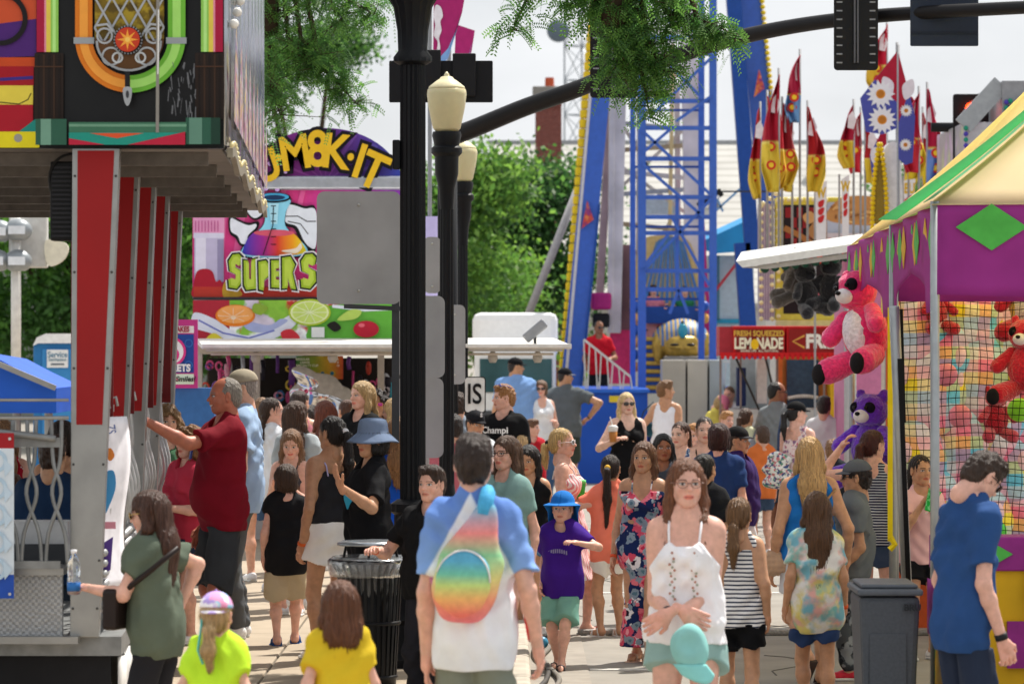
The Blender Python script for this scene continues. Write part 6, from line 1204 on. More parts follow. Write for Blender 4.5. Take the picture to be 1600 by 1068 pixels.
def plush(label, loc, sc_, cols, rz=0, kind='bear', group='plush prizes', tilt=0):
    t = thing('plush_toy', label, 'plush toy', loc, rz, group); k = sc_; h_ = max(.006, .016*k/.6); fz_ = lambda sd: (lambda X, Y, Z: wav(sd, 8, 60/k*.6, .006*k)(X, Y, Z))
    body, limb, face, belly, pad = cols; P = lambda *a_: np.array(a_)*k
    def fm(nm, prims, c_, sd): v = fieldmesh(prims, h_, fz_(sd), pad=.02); return mesh_np(nm, [v], mat(c_, .95, bump=.8, scale=60/k*.5, var=.25, sheen=.5, spec=.15), t)
    R_ = rot('Y', tilt); pt = lambda *a_: R_@P(*a_)
    fm('torso', [ell(pt(0, 0, .0), (.27*k, .22*k, .33*k), R_, .05*k)], body, 1); fm('head', [ell(pt(0, -.04, .46), (.24*k, .21*k, .21*k), R_, .05*k), ell(pt(-.17, .02, .64), (.07*k, .05*k, .09*k), R_, .03*k), ell(pt(.17, .02, .64), (.07*k, .05*k, .09*k), R_, .03*k)], body, 2)
    for sx in (-1, 1): fm('arm', [Pr(pt(sx*.2, -.05, .2), pt(sx*.36, -.17, .02), .09*k, .10*k, .03)], limb, 3+sx); fm('leg', [Pr(pt(sx*.15, -.06, -.26), pt(sx*.27, -.36, -.36), .12*k, .14*k, .03)], limb, 6+sx)
    if belly: fm('belly', [ell(pt(0, -.07, .0), (.20*k, .185*k, .27*k), R_, .02)], belly, 11)
    for sx in (-1, 1):
        if pad: m = MB(); m.ball(pt(sx*.30, -.47, -.385), (.10*k, .045*k, .115*k), 14, 8); m.build('foot_pad', mat(pad, .8), t, True)
        if face: m = MB(); m.ball(pt(sx*.10, -.195, .50), (.085*k, .05*k, .075*k), 12, 8); m.build('eye_patch', mat(face, .95), t, True)
        m = MB(); m.ball(pt(sx*.085, -.25, .50), .026*k, 8, 6); m.build('eye', mat('#0c0c10', .15), t, True)
    m = MB(); m.ball(pt(0, -.22, .40), (.11*k, .09*k, .085*k), 14, 10); m.build('muzzle', mat('#e8e4e4' if face else limb, .95), t, True); m = MB(); m.ball(pt(0, -.31, .43), (.036*k, .026*k, .026*k), 10, 6); m.build('nose', mat('#0c0c10', .3), t, True)
    return t
for k, (px, py, lab) in enumerate(((1262, 460, 'black plush bear hanging at the left of the white awning'), (1300, 450, 'black plush bear hanging further right under the white awning'), (1246, 440, 'grey brown plush bear at the back of the hanging group'))): plush(lab, tuple(W(px, py, 148)+Vector((0, .2 if k < 2 else .5, 0))), .5, (('#1c1c20', '#232328', None, None, None) if k < 2 else ('#6a625c', '#5a544e', None, None, None)), R(30-60*k), tilt=-8+12*k, group='plush prizes')
# flags
def flag(px, y0, y1, s_, w_, c1, c2, lab, fold=0, c3=None):
    x0 = (px-800)/s_; t = thing('flag', lab, 'flag', (x0, FP/s_, 0), 0, 'feather flags above the food stands'); z0, z1 = W(0, y1, s_).z, W(0, y0, s_).z; h = z1-z0; ww = w_*1.15/s_
    def fn(u, v):
        prof = math.sin(min(1, v*1.0+.02)*math.pi*.5)**.8*(1 if v < .8 else 1-.35*(v-.8)/.2); wv_ = .06*math.sin(v*9+u*5+fold)*u
        return Vector((u*ww*prof*(1 if fold % 2 == 0 else -1)+.012*math.sin(v*9+fold), .14*math.sin(v*7+u*9+fold)*u, z1-v*h+.0*u+wv_*.3-u*(-.0)-u*ww*.5*(v < .3)*(.3-v)))
    m = MB(); m.grid(fn, 8, 22); q = {'y': ('vgrad', [(0, c2), (.40, c2), (.42, '#e8d870'), (.44, c1), (1, c1)], z0, z1)}['y']
    m.build('cloth', mat('#ffffff', .7, var=.15, scale=3, pattern=q), t, True, solid=.006)
    for k in range(2): m = MB(); v = .62+.15*k; p_ = fn(.5, v); m.lathe([(.062, 0), (.062, .006)], (p_.x, p_.y-.03, p_.z), 16, axis=Matrix.Rotation(R(90), 3, 'X')); d_ = m.build('motif', mat(c3 or '#c83228', .7), t); m = MB(); m.lathe([(.034, 0), (.034, .006)], (p_.x, p_.y-.04, p_.z), 12, axis=Matrix.Rotation(R(90), 3, 'X')); m.build('motif', mat('#e8c030' if not c3 else '#e0a028', .7), t)
    p_ = fn(.45, .25); m = MB(); m.prism([(p_.x-.05, p_.z-.1), (p_.x+.03, p_.z-.12), (p_.x+.07, p_.z), (p_.x+.02, p_.z+.13), (p_.x-.04, p_.z+.06)], p_.y-.03, p_.y-.024); m.build('motif', mat('#e4dce0', .7), t)
    m = MB(); m.tube([(0, .02, 3.3), (0, .02, z1+.08)], .016, 6); m.build('pole', mat('#9a9a9c', .4, metal=.6), t, True); return t
fl = [(1207, 150, 296, 121, 20, '#c02030', '#d8a828', 'bright red and orange flag squeezed into the left flag cluster'), (1238, 176, 300, 116, 18, '#901828', '#dcc040', 'dark red and yellow flag low right of the left cluster'), (1414, 170, 290, 115, 22, '#c01c30', '#e0c848', 'red and pale yellow flag tucked between the daisy flags'), (1345, 176, 270, 114, 20, '#a01830', '#c82838', 'deep red flag leaning behind the yellow disc flag'), (1442, 176, 290, 116, 20, '#b01830', '#d8c030', 'short red and yellow flag low at the right of the row'), (1188, 168, 310, 118, 16, '#b01c28', '#d8b838', 'red and yellow flag, leftmost of the flag row'), (1199, 150, 300, 120, 18, '#c02028', '#d8b030', 'red and yellow flag overlapping the leftmost one'), (1217, 116, 300, 122, 26, '#a81830', '#dcc040', 'tall red and yellow flag left of the blue tailed flag'), (1222, 160, 290, 118, 22, '#8a1420', '#d8b838', 'dark red and yellow flag tucked behind the tall one'),
      (1250, 86, 192, 118, 22, '#a8183c', '#6a9ac8', 'small red flag with a pale blue tail flying on its own'), (1262, 166, 300, 120, 26, '#a81c24', '#d8b838', 'red and yellow flag standing alone before the white building'), (1334, 164, 262, 116, 22, '#a81838', '#d8b838', 'red flag left of the daisy flags'), (1352, 196, 286, 118, 30, '#b02028', '#dcc038', 'yellow flag with red discs below the red flag'), (1386, 38, 150, 112, 30, '#c01c38', '#d8b030', 'tallest red and yellow flag behind the traffic signal'),
      (1420, 148, 280, 118, 24, '#a81c38', '#d8c030', 'red and yellow flag right of the daisy flags'), (1436, 144, 270, 120, 26, '#b01838', '#c02838', 'plain red flag near the silver trailer'), (1449, 138, 300, 122, 24, '#b0143c', '#6a88c8', 'red and pale blue flag, rightmost of the row')]
for i, f_ in enumerate(fl): flag(*f_[:7], f_[7], i)
def daisyflag(px, y0, y1, s_, w_, lab, n_, sgn_=1):
    x0 = (px-800)/s_; t = thing('flag', lab, 'flag', (x0, FP/s_, 0), 0, 'daisy flags'); o_ = t.location; A = Art(s_, o_.y, o_); P0 = [(px, y0), (px-sgn_*w_*.55, y0+(y1-y0)*.30), (px-sgn_*w_, y0+(y1-y0)*.55), (px-sgn_*w_*.85, y1-8), (px-sgn_*w_*.4, y1-4), (px, y1-14)]
    A.poly(P0, '#4a50a0', th=.012); A.poly([(px, y0), (px-sgn_*w_*.6, y0+(y1-y0)*.33), (px-sgn_*w_*.2, y0+(y1-y0)*.52), (px, y0+(y1-y0)*.6)], '#a81430'); A.blob([(px-sgn_*6, y0+50), (px-sgn_*22, y0+40), (px-sgn_*24, y0+60), (px-sgn_*10, y0+72)], '#ddd4da')
    for k in range(n_):
        cx, cy = px-sgn_*w_*(.45-.04*k), y0+(y1-y0)*(.50+.30*k); r_ = w_*.40
        A.poly([(cx+r_*(1 if j % 2 == 0 else .66)*math.cos(j*math.pi/14), cy+r_*(1 if j % 2 == 0 else .66)*math.sin(j*math.pi/14)) for j in range(28)], '#e4e2e4'); A.ell(cx, cy, r_*.32, r_*.32, '#d8902c'); A.ell(cx, cy, r_*.24, r_*.24, '#b87020')
    A.build('cloth', t); m = MB(); m.tube([(0, .03, 1.0), (0, .03, W(0, y0-14, s_).z)], .018, 6); m.build('pole', mat('#9a9a9c', .4, metal=.6), t, True)
daisyflag(1402, 80, 214, 124, 58, 'large blue and red flag with two big white daisies', 2); daisyflag(1404, 84, 262, 126, 26, 'narrow blue flag with white daisies hanging right of the big daisy flag', 2, -1); daisyflag(1385, 190, 285, 122, 26, 'small blue daisy flag below the big daisy flag', 1)
for (px, y0, y1, lab) in ((1283, 282, 412, 'white vertical banner with red lettering, leftmost of three'), (1321, 272, 412, 'narrow white vertical banner with red lettering, middle of three'), (1421, 275, 345, 'white vertical banner with yellow lettering, rightmost of three')):
    t = thing('banner', lab, 'banner', (W(px, 0, 116).x, FP/116, 0)); A = Art(116, FP/116, t.location); w_ = 9 if px != 1321 else 6; A.poly([(px-w_, y0+8), (px+w_, y0), (px+w_*.8, y1), (px-w_*.8, y1)], '#e4e2e6', th=.012); A.text('W' if px < 1400 else 'BU', px, y0+20, 16, '#d8b020', bold=.04, sx=.6)
    for k in range(3): A.blob([(px-w_*.5, y0+34+k*12), (px+w_*.5, y0+30+k*12), (px+w_*.3, y0+40+k*12), (px-w_*.4, y0+42+k*12)], '#c82c30')
    A.poly([(px-w_*.9, y1-34), (px+w_*.9, y1-34), (px+w_*.8, y1), (px-w_*.8, y1)], '#d84830'); A.build('cloth', t); m = MB(); m.tube([(-.08, .03, 0), (-.08, .03, W(0, y0, 116).z)], .014, 6); m.build('pole', mat('#9a9a9c', .4), t)
# yellow ball hoop and white arch
hp = thing('arch_sign', 'white arch sign with a hoop of yellow balls above the game tents', 'sign', (W(1380, 0, 125).x, FP/125, 0)); o9 = hp.location; m = MB(); pts = [(1392, 222), (1404, 224), (1408, 240), (1410, 350), (1372, 352), (1378, 300), (1382, 240)]; m.prism([(W(x, y, 125).x-o9.x, W(x, y, 125).z) for x, y in smoothpts(pts, 4)], .1, .5); m.build('arch_panel', mat('#e2e2e4', .5), hp)
for k in range(27):
    t_ = k/26*math.pi*1.35+1.0; px, py = 1374+10*math.cos(t_)*-1, 290-66*math.sin(t_); m = MB(); 
for k in range(18):
    for sx, xx in ((-1, 1363), (1, 1386)): px = xx+(-sx*10*(1-k/17)**2.2); py = 226+k*7.6; p_ = W(px, py, 125)-o9; m = MB(); m.ball((p_.x, .0, p_.z), .032, 8, 6); m.build('yellow_ball', mat('#e0bc10', .3), hp, True)
m = MB(); m.prism([(W(x, y, 125).x-o9.x, W(x, y, 125).z) for x, y in ((1366, 350), (1368, 260), (1374, 236), (1380, 260), (1383, 350))], .03, .06); m.build('gold_fringe', mat('#a88c30', .4, metal=.3, pattern=('vstripe', '#5a4a20', 20)), hp)
# silver trailer roof at the right edge
sv = thing('trailer', 'silver food trailer with coloured bulbs at the right edge behind the tents', 'trailer', (W(1560, 0, 133).x, FP/133, 0)); o10 = sv.location
def BX(x0, y0, x1, y1, d0, d1, c, name, s_=133): a_, b__ = W(x0, y1, s_)-o10, W(x1, y0, s_)-o10; m = MB(); m.box((a_.x, d0, a_.z), (b__.x, d1, b__.z)); return m.build(name, mat(c, .5, var=.12) if isinstance(c, str) else c, sv, bevel=.01)
BX(1566, 126, 1660, 300, 0, 3, '#8d9094', 'body'); BX(1508, 190, 1566, 300, .1, 3, mat('#b4b2b8', .35, metal=.3, pattern=('blobs', ['#d0b8d8', '#c8d4a0'], 3, .55, .1)), 'side_panel'); BX(1572, 165, 1640, 230, -.02, -.003, '#3a2a70', 'sign_panel')
m = MB(); q = [W(1506, 196, 133)-o10, W(1566, 130, 133)-o10]; m.bar(q[0]+Vector((0, .1, 0)), q[1]+Vector((0, .1, 0)), .22, .1, up=(0, 1, 0)); m.build('roof_edge', mat('#9aa0a4', .5), sv)
for k in range(26):
    px, py = (1510, 200+k*9) if k < 11 else ((1572, 160+(k-11)*9) if k < 20 else (1578+(k-20)*12, 158)); p_ = W(px, py, 133)-o10; m = MB(); m.ball((p_.x, -.03 if px > 1560 else .05, p_.z), .03, 8, 6); m.build('bulb', mat(['#1f8a70', '#4a3aa0'][k % 2], .3), sv, True)
# white pickup / box truck behind the awning
tk = thing('truck', 'white truck with a wide windscreen parked left of the ride behind the awning', 'truck', (W(810, 0, 98).x, FP/98, 0)); o11 = tk.location
def BT(x0, y0, x1, y1, d0, d1, c, name, bv=.03): a_, b__ = W(x0, y1, 98)-o11, W(x1, y0, 98)-o11; m = MB(); m.box((a_.x, d0, a_.z), (b__.x, d1, b__.z)); return m.build(name, c if not isinstance(c, str) else mat(c, .35, coat=.3, var=.05), tk, bevel=bv)
BT(738, 488, 872, 560, .3, 4, '#e8e8e8', 'cargo_box', .12); BT(742, 545, 868, 700, -.6, .3, '#e0e2e2', 'cab', .08); BT(750, 560, 808, 612, -.62, -.603, mat('#3c5c60', .08, var=.3, scale=2), 'windscreen', .005); BT(812, 560, 862, 612, -.62, -.603, mat('#3c5c60', .08, var=.3, scale=2), 'windscreen', .005); BT(750, 640, 860, 665, -.63, -.603, '#4a4c50', 'grille', .005); BT(745, 672, 866, 690, -.72, -.6, '#888c90', 'bumper', .02)
for px in (762, 848): m = MB(); a_ = W(px, 0, 98)-o11; m.lathe([(.36, -.14), (.4, -.1), (.4, .1), (.36, .14)], (a_.x, -.2, .4), 22, axis=Matrix.Rotation(R(90), 3, 'Y')); m.build('wheel', mat('#1c1c1e', .8), tk); m = MB(); m.ball((a_.x, -.63, 1.0), (.09, .03, .07), 10, 6); m.build('headlight', mat('#e8e8e8', .1), tk, True)
fl_ = thing('floodlight', 'grey floodlight mounted on the right end of the stall awning', 'light', tuple(W(836, 535, 158))); m = MB(); m.bar((-.1, 0, .03), (.1, 0, .2), .1, .07, up=(0, 1, 0)); m.build('lamp_head', mat('#8a8c90', .5, metal=.4), fl_, bevel=.02); m = MB(); m.tube([(0, 0, -.03), (0, 0, .1)], .015, 6); m.build('bracket', mat('#3a3a3c', .5), fl_)
# left background: floodlight tower, toilet, blue slide
ft = thing('light_tower', 'white floodlight tower with twin grey lamps left of the red posts', 'light', (W(25, 0, 130).x, FP/130, 0)); o12 = ft.location
def P12(px, py, dy=0): q = W(px, py, 130)-o12; q.y = dy; return q
m = MB(); m.tube([P12(25, 600), P12(25, 340)], .06, 10); m.build('mast', mat('#dcdcd8', .4), ft, True)
m = MB(); m.box(tuple(P12(12, 418, .1)), tuple(P12(72, 332, .25))); m.build('bracket_plate', mat('#c8c8c4', .5), ft, bevel=.02); m = MB(); m.prism([(P12(x, y).x, P12(x, y).z) for x, y in smoothpts([(70, 376), (98, 378), (106, 390), (96, 408), (74, 414)], 4)], .05, .12); m.build('dish', mat('#e0dcc8', .5), ft)
for (px, py) in ((30, 360), (30, 408), (0, 362), (-4, 408)):
    c_ = P12(px, py, -.1); v = fieldmesh([ell((0, 0, 0), (.17, .14, .14), None, .04)], .014, None, [lambda X, Y, Z: -Z-.12]); ob = mesh_np('lamp_head', [v], mat('#90969a', .4, metal=.3), ft); ob.location = c_; m = MB(); m.box((c_.x-.10, -.25, c_.z-.05), (c_.x+.10, -.235, c_.z+.05)); m.build('lens', mat('#e0e6ec', .15), ft)
pt_ = thing('portable_toilet', 'blue portable toilet with white roof and white service label', 'toilet', (W(85, 0, 120).x, FP/120, 0)); o13 = pt_.location
def PB(x0, y0, x1, y1, d0, d1, c, name, bv=.02): a_, b__ = W(x0, y1, 120)-o13, W(x1, y0, 120)-o13; m = MB(); m.box((a_.x, d0, max(a_.z, 0)), (b__.x, d1, b__.z)); return m.build(name, mat(c, .5, var=.08), pt_, bevel=bv)
PB(52, 535, 118, 812, 0, 1.1, '#2c74b0', 'cabin'); PB(66, 545, 116, 800, -.03, -.003, '#3a86c4', 'door'); m = MB(); q = [(52, 540), (58, 527), (72, 521), (118, 521), (118, 536), (60, 536)]; m.prism([(W(x, y, 120).x-o13.x, W(x, y, 120).z) for x, y in q], -.05, 1.15); m.build('roof', mat('#e8eaec', .4), pt_)
A = Art(120, o13.y-.04, o13); A.poly(rect(74, 546, 107, 574), '#e4e8ea'); A.text('Service', 90.5, 554, 9, '#4a7a98', sx=.85); A.text('Sanitation', 90.5, 561.5, 5.2, '#6a8a9c'); A.text('800-000-0000', 90.5, 569, 3.8, '#333a44', bold=.03) if 0 else A.poly(rect(80, 567.5, 101, 570), '#5a6470'); A.build('label_sticker', pt_)
PB(8, 560, 0-20, 800, .5, 1.5, '#2c5a80', 'cabin') if 0 else None
sl = thing('slide', 'blue sloping ride cover behind the queue at the left edge', 'ride', (W(0, 0, 165).x, FP/165, 0)); o14 = sl.location; m = MB(); m.prism([(W(x, y, 165).x-o14.x, W(x, y, 165).z) for x, y in ((-60, 552), (0, 562), (40, 583), (88, 606), (88, 645), (-60, 645))], 0, 2); m.build('cover', mat('#1f58c0', .5, bump=.1, scale=2), sl); m = MB(); m.bar(W(-20, 560, 165)-o14+Vector((0, -.06, 0)), W(88, 606, 165)-o14+Vector((0, -.06, 0)), .05, .05, up=(0, 1, 0)); m.build('rail', alu, sl)
for px in (-30, 20, 70): m = MB(); a_ = W(px, 0, 165)-o14; m.tube([(a_.x, .3, 0), (a_.x, .3, 1.6)], .04, 8); m.build('support', alu, sl)
# ================= game tents on the right =================
def cloth_t(c, f=.45, **q):
    m_ = mat(c, **q); n = m_.node_tree; b = n.nodes['Principled BSDF']; t = n.nodes.new('ShaderNodeBsdfTranslucent'); t.inputs[0].default_value = (*hexc(c), 1); x = n.nodes.new('ShaderNodeMixShader'); x.inputs[0].default_value = f; n.links.new(b.outputs[0], x.inputs[1]); n.links.new(t.outputs[0], x.inputs[2]); n.links.new(x.outputs[0], n.nodes['Material Output'].inputs[0]); return m_
mg = cloth_t('#b644a4', .45, rough=.6, var=.12, bump=.35, scale=5); yc = cloth_t('#fdf0cc', .7, rough=.6, var=.05, bump=.1, scale=3); gc = cloth_t('#8ad4a4', .6, rough=.6, bump=.1); gg = mat('#4fae48', .55)
gt = thing('game_tent', 'front game tent with magenta valance, green diamonds and a pale yellow roof', 'tent', (2.36, 21.43, 0)); g0 = gt.location
zc = CH+(530-320)/280   # eave height 3.0
def skewx(y): return (y-21.43)*.038
def side_valance(y0, y1, parent, seed, zt=3.0, dep=.60):
    'arched magenta valance along the street side with small coloured diamonds'
    m = MB(); N = 30
    def fn(u, v):
        y = y0+(y1-y0)*u; arch = math.sin(min(max((u-.12)/.76, 0), 1)*math.pi)**.55 if .12 < u < .88 else 0; d = dep*(1-.42*arch); return Vector((2.36+skewx(y)+.015*math.sin(u*17+v*4)-.01*v, y, zt-d*v))-parent.location
    m.grid(fn, N*2, 8); m.build('valance', mg, parent, True, solid=.006)
    for k in range(9):
        u = .05+.11*k; p_ = fn(u, .0); p_.z -= .185; hgt = .13; wd = .035/(y1-y0)*3; c_ = [gg, mat('#d8a828', .6)][k % 2]; m = MB(); q = [(p_.x-.02, p_.y-.13, p_.z), (p_.x-.02, p_.y, p_.z+hgt), (p_.x-.02, p_.y+.13, p_.z), (p_.x-.02, p_.y, p_.z-hgt)]; m.add([Vector(z_) for z_ in q], [(0, 1, 2, 3)]); m.build('diamond', c_, parent, solid=.004)
side_valance(21.43, 25.2, gt, 1)
m = MB(); m.grid(lambda u, v: Vector((u*2.6, -.02-.03*math.sin(u*6)*v, zc-(.50+.04*math.sin(u*3.14)-.02*u)*v+.025*u)), 30, 8); m.build('valance', mg, gt, True, solid=.006)
def dia(cx, cz, rx_, rz_, y, parent, m_=gg, nm='diamond'): m = MB(); m.prism([(cx-rx_, cz), (cx, cz-rz_), (cx+rx_, cz), (cx, cz+rz_)], y, y+.006); return m.build(nm, m_, parent)
a_ = W(1548, 355, 280); dia(a_.x-g0.x, a_.z, .20, .13, -.045, gt); dia(a_.x-g0.x+.62, a_.z, .20, .13, -.045, gt)
pk = Vector((1.3, 1.9, 4.08)); e_ = [Vector((-.02, -.03, zc)), Vector((2.6, -.03, zc+.02)), Vector((2.75, 3.77, 3.0)), Vector((.12, 3.77, 3.0))]
def tri(p, q, r_, n=10):
    return lambda u, v: p.lerp(q, u)*(1-v)+r_*v-Vector((0, 0, .05*math.sin(math.pi*v)))
for k in range(4):
    m = MB(); m.grid(tri(e_[k], e_[(k+1) % 4], pk), 10, 10); m.build('roof_panel', yc, gt, True, solid=.005)
    d_ = pk-e_[k]; m = MB(); sd_ = Vector((e_[(k+1) % 4]-e_[k])).normalized(); sd2 = Vector((e_[k-1]-e_[k])).normalized()
    pts = [e_[k].lerp(pk, i/8)+Vector((0, 0, .012-.05*math.sin(math.pi*i/8))) for i in range(9)]
    m.grid(lambda u, v: (e_[k].lerp(pk, v)+(sd2*(u-.1))*.75*(1-v*.85)+(pk-e_[k])*0+Vector((0, 0, .035-.05*math.sin(math.pi*v)+(u-.1)*.75*(1-v*.85)*0))), 8, 10); m.build('hip_stripe', gc, gt, True, solid=.004)
pole_m = mat('#9fa3a4', .35, metal=.6, var=.1)
for (x, y, z) in ((0, 0, zc+.02), (.14, 3.77, 3.0), (2.6, 0, zc+.02)): m = MB(); m.tube([(x, y, 0), (x, y, z)], .026, 12); m.build('pole', pole_m, gt, True); m = MB(); m.lathe([(.07, 0), (.07, .012), (.03, .02)], (x, y, 0), 12); m.build('foot_plate', pole_m, gt)
# lower valance / counter
m = MB(); m.box((.02, .0, .0), (2.6, .04, 1.02)); m.build('counter_skirt', mat('#d8a818', .6, bump=.15, scale=4), gt); m = MB(); m.box((.0, -.03, .96), (2.6, .3, 1.15)); m.build('counter', mat('#8e2a7c', .6, bump=.1), gt, bevel=.01)
for k in range(5): dia(.28+.46*k, 1.055, .15, .085, -.042, gt)
m = MB(); m.box((.4, -.04, .42), (2.6, -.01, .68)); m.build('skirt_band', mat('#8e2a7c', .6), gt)
for k in range(4): dia(.75+.55*k, .55, .2, .12, -.052, gt, mat('#e0b838', .6))
m = MB(); m.box((.0, 0, .70), (2.6, .02, .95)); 
# counter return towards the street (scalloped side with drips)
m = MB(); m.grid(lambda u, v: Vector((-.02-.26*(1-u)*0+.0, -.0, 0))+Vector((-.02+(.0)*u, -.9+.9*u+.0, .92-.0*u-(.28+.03*math.sin(u*15))*v)), 20, 5); m.build('side_scallop', mg, gt, True, solid=.006)
m = MB(); m.grid(lambda u, v: Vector((.0, -.9+.9*u, .66-.66*v)), 8, 4); m.build('side_skirt', mat('#ffffff', .6, bump=.15, scale=4, pattern=('blobs', ['#d8a818', '#a8488c', '#e0b020', '#58ae50'], 4, .45, .04)), gt, True, solid=.006)
for k in range(7): m = MB(); p_ = Vector((-.03, -.83+.125*k, .78)); m.add([p_+Vector((0, -.04, 0)), p_+Vector((0, 0, .09)), p_+Vector((0, .04, 0)), p_+Vector((0, 0, -.09))], [(0, 1, 2, 3)]); m.build('diamond', [gg, mat('#d8a828', .6)][k % 2], gt, solid=.004)
m = MB(); m.cbox((1.0, -.06, .86), (.18, .05, .16)); 
tw_ = MB(); tw_.grid(lambda u, v: Vector((.52+.2*u+.01*math.sin(v*8), -.05-.01*math.sin(u*9), 1.12-.45*v)), 8, 8); tw_ = tag(tw_.build('towel', mat('#8fb8b0', .9, bump=.4, scale=30), None, True, solid=.01, loc=tuple(g0)), 'pale green towel draped over the game tent counter', 'towel')
YC2 = cloth_t('#fbf2c4', .85, rough=.6, var=.05)
# second tent behind
g2 = thing('game_tent', 'second magenta game tent just behind the front one, with a lower yellow roof', 'tent', (2.5, 25.4, 0)); side_valance(25.4, 31.0, g2, 2)
m = MB(); N = 14; e2 = [Vector((.0, 0, 3.0)), Vector((2.6, 0, 3.0)), Vector((2.8, 5.6, 3.0)), Vector((.22, 5.6, 3.0))]; pk2 = Vector((1.4, 2.8, 4.2))
for k in range(4): m = MB(); m.grid(tri(e2[k], e2[(k+1) % 4], pk2), 10, 10); m.build('roof_panel', YC2, g2, True, solid=.005)
m = MB(); m.grid(lambda u, v: Vector((u*2.6, -.01, 3.0-.5*v)), 20, 4); m.build('valance', mg, g2, True, solid=.006)
for (x, y) in ((.03, 0), (.25, 5.6), (2.6, 0)): m = MB(); m.tube([(x, y, 0), (x, y, 3.0)], .03, 10); m.build('pole', pole_m, g2, True)
m = MB(); m.bar((.06, -.05, 2.45), (.08, -.05, 1.7), .04, .012); m.build('strap', mat('#151517', .8), g2)
m = MB(); m.box((.4, 4.3, 0), (2.6, 4.4, 2.8)); m.build('back_wall', mat('#c85a2c', .7), g2)
# yellow strap between the tents
m = MB(); m.bar(W(1391, 480, 268), W(1391, 845, 268), .03, .006, up=(0, 1, 0)); m.tube([W(1391, 838, 268), W(1398, 850, 268), W(1390, 858, 268)], .02, 6); tag(m.build('strap', mat('#e8cc10', .6)), 'bright yellow webbing strap hanging between the two game tents', 'strap')
m = MB(); m.bar(W(1406, 560, 275), W(1420, 930, 270), .028, .006, up=(0, 1, 0)); tag(m.build('strap', mat('#121214', .7)), 'long black webbing strap beside the leaning tent pole', 'strap')
m = MB(); m.tube([W(1397, 480, 275), W(1418, 940, 268)], .03, 12); tag(m.build('tent_pole', pole_m, None, True), 'slightly leaning aluminium tent pole above the wheeled bin', 'pole')
# prizes behind the net
def plaid():
    m_ = mat('#f0c8d8', .95, var=.15, bump=.6, scale=25, sheen=.4)
    if 'pl' in m_: return m_
    n = m_.node_tree; b = n.nodes['Principled BSDF']; tcn = n.nodes.new('ShaderNodeTexCoord'); sp = n.nodes.new('ShaderNodeSeparateXYZ'); n.links.new(tcn.outputs['Object'], sp.inputs[0])
    def ramp(axis, f, cols):
        mu = n.nodes.new('ShaderNodeMath'); mu.operation = 'MULTIPLY'; mu.inputs[1].default_value = f; n.links.new(sp.outputs[axis], mu.inputs[0]); fr = n.nodes.new('ShaderNodeMath'); fr.operation = 'FRACT'; n.links.new(mu.outputs[0], fr.inputs[0]); r_ = n.nodes.new('ShaderNodeValToRGB'); r_.color_ramp.interpolation = 'CONSTANT'; e = r_.color_ramp.elements
        while len(e) < len(cols): e.new(.5)
        for i, c_ in enumerate(cols): e[i].position = i/len(cols); e[i].color = (*hexc(c_), 1)
        n.links.new(fr.outputs[0], r_.inputs[0]); return r_.outputs[0]
    a1 = ramp('X', 2.3, ['#f080a8', '#68c4e4', '#f4dc38', '#f0e8f0']); a2 = ramp('Z', 2.7, ['#f8e038', '#f488a8', '#f0ecf4', '#70c4ec']); mxn = n.nodes.new('ShaderNodeMixRGB'); mxn.inputs[0].default_value = .5; n.links.new(a1, mxn.inputs[1]); n.links.new(a2, mxn.inputs[2])
    mm = [x for x in n.nodes if x.type == 'MIX_RGB' and x.blend_type == 'MULTIPLY'][0]; n.links.new(mxn.outputs[0], mm.inputs[1]); m_['pl'] = 1; return m_
PL = plaid()
def pillow(label, px, py, s_, w_, h_, dy=0, tilt=0):
    t = thing('plush_toy', label, 'plush toy', tuple(W(px, py, s_)+Vector((0, dy, 0))), R(random.Random(px).uniform(-30, 30)), 'pastel plaid plush toys'); Rq = rot('Y', tilt)
    v = fieldmesh([ell((0, 0, 0), (w_/s_/2, .2, h_/s_/2), Rq, .06), ell(Rq@np.array((0, 0, h_/s_*.33)), (w_/s_*.3, .15, h_/s_*.22), Rq, .06)], .012, wav(int(px), 7, 14, .010)); mesh_np('body', [v], PL, t)
    for sx in (-1, 1): v = fieldmesh([ell(Rq@np.array((sx*w_/s_*.36, -.08, h_/s_*.12)), (.05, .06, .09), Rq, .02)], .012, None); mesh_np('ear', [v], mat('#ecc8d4', .95), t)
    return t
pos = [(1440, 520, 90, 120, 0), (1515, 495, 110, 100, 12), (1580, 520, 90, 120, -10), (1450, 610, 110, 150, 5), (1535, 600, 110, 150, -8), (1600, 640, 90, 150, 8), (1435, 720, 90, 130, -6), (1500, 700, 100, 140, 10), (1570, 740, 110, 140, 0), (1450, 800, 100, 120, 8), (1530, 820, 110, 120, -6), (1600, 830, 90, 120, 4), (1640, 560, 90, 150, 0), (1560, 660, 80, 110, 14), (1480, 655, 80, 120, -14), (1475, 560, 70, 90, 20)]
nm_ = ['upper left', 'top centre', 'top right', 'middle left', 'middle', 'right', 'lower left', 'lower middle', 'lower right', 'bottom left', 'bottom middle', 'bottom right', 'far right', 'centre right', 'centre left', 'upper centre left']
for k, (px, py, w_, h_, tl) in enumerate(pos): pillow('pastel plaid plush toy behind the net, at the %s of the pile' % nm_[k], px, py, 209, w_*1.05, h_*1.05, .25*((k*7) % 3)/2, tl)
rp_ = ('#d01c38', '#c81830', '#101014', None, '#141216')
plush('red plush bear with black patches high behind the net at the right edge', tuple(W(1606, 480, 216)), .50, ('#e0c050', '#d01c38', '#101014', '#e8e0d8', None), R(-20), group=None)
plush('crimson plush with black paw pads pushed against the net at right', tuple(W(1604, 575, 219)), .52, rp_, R(-30), group=None)
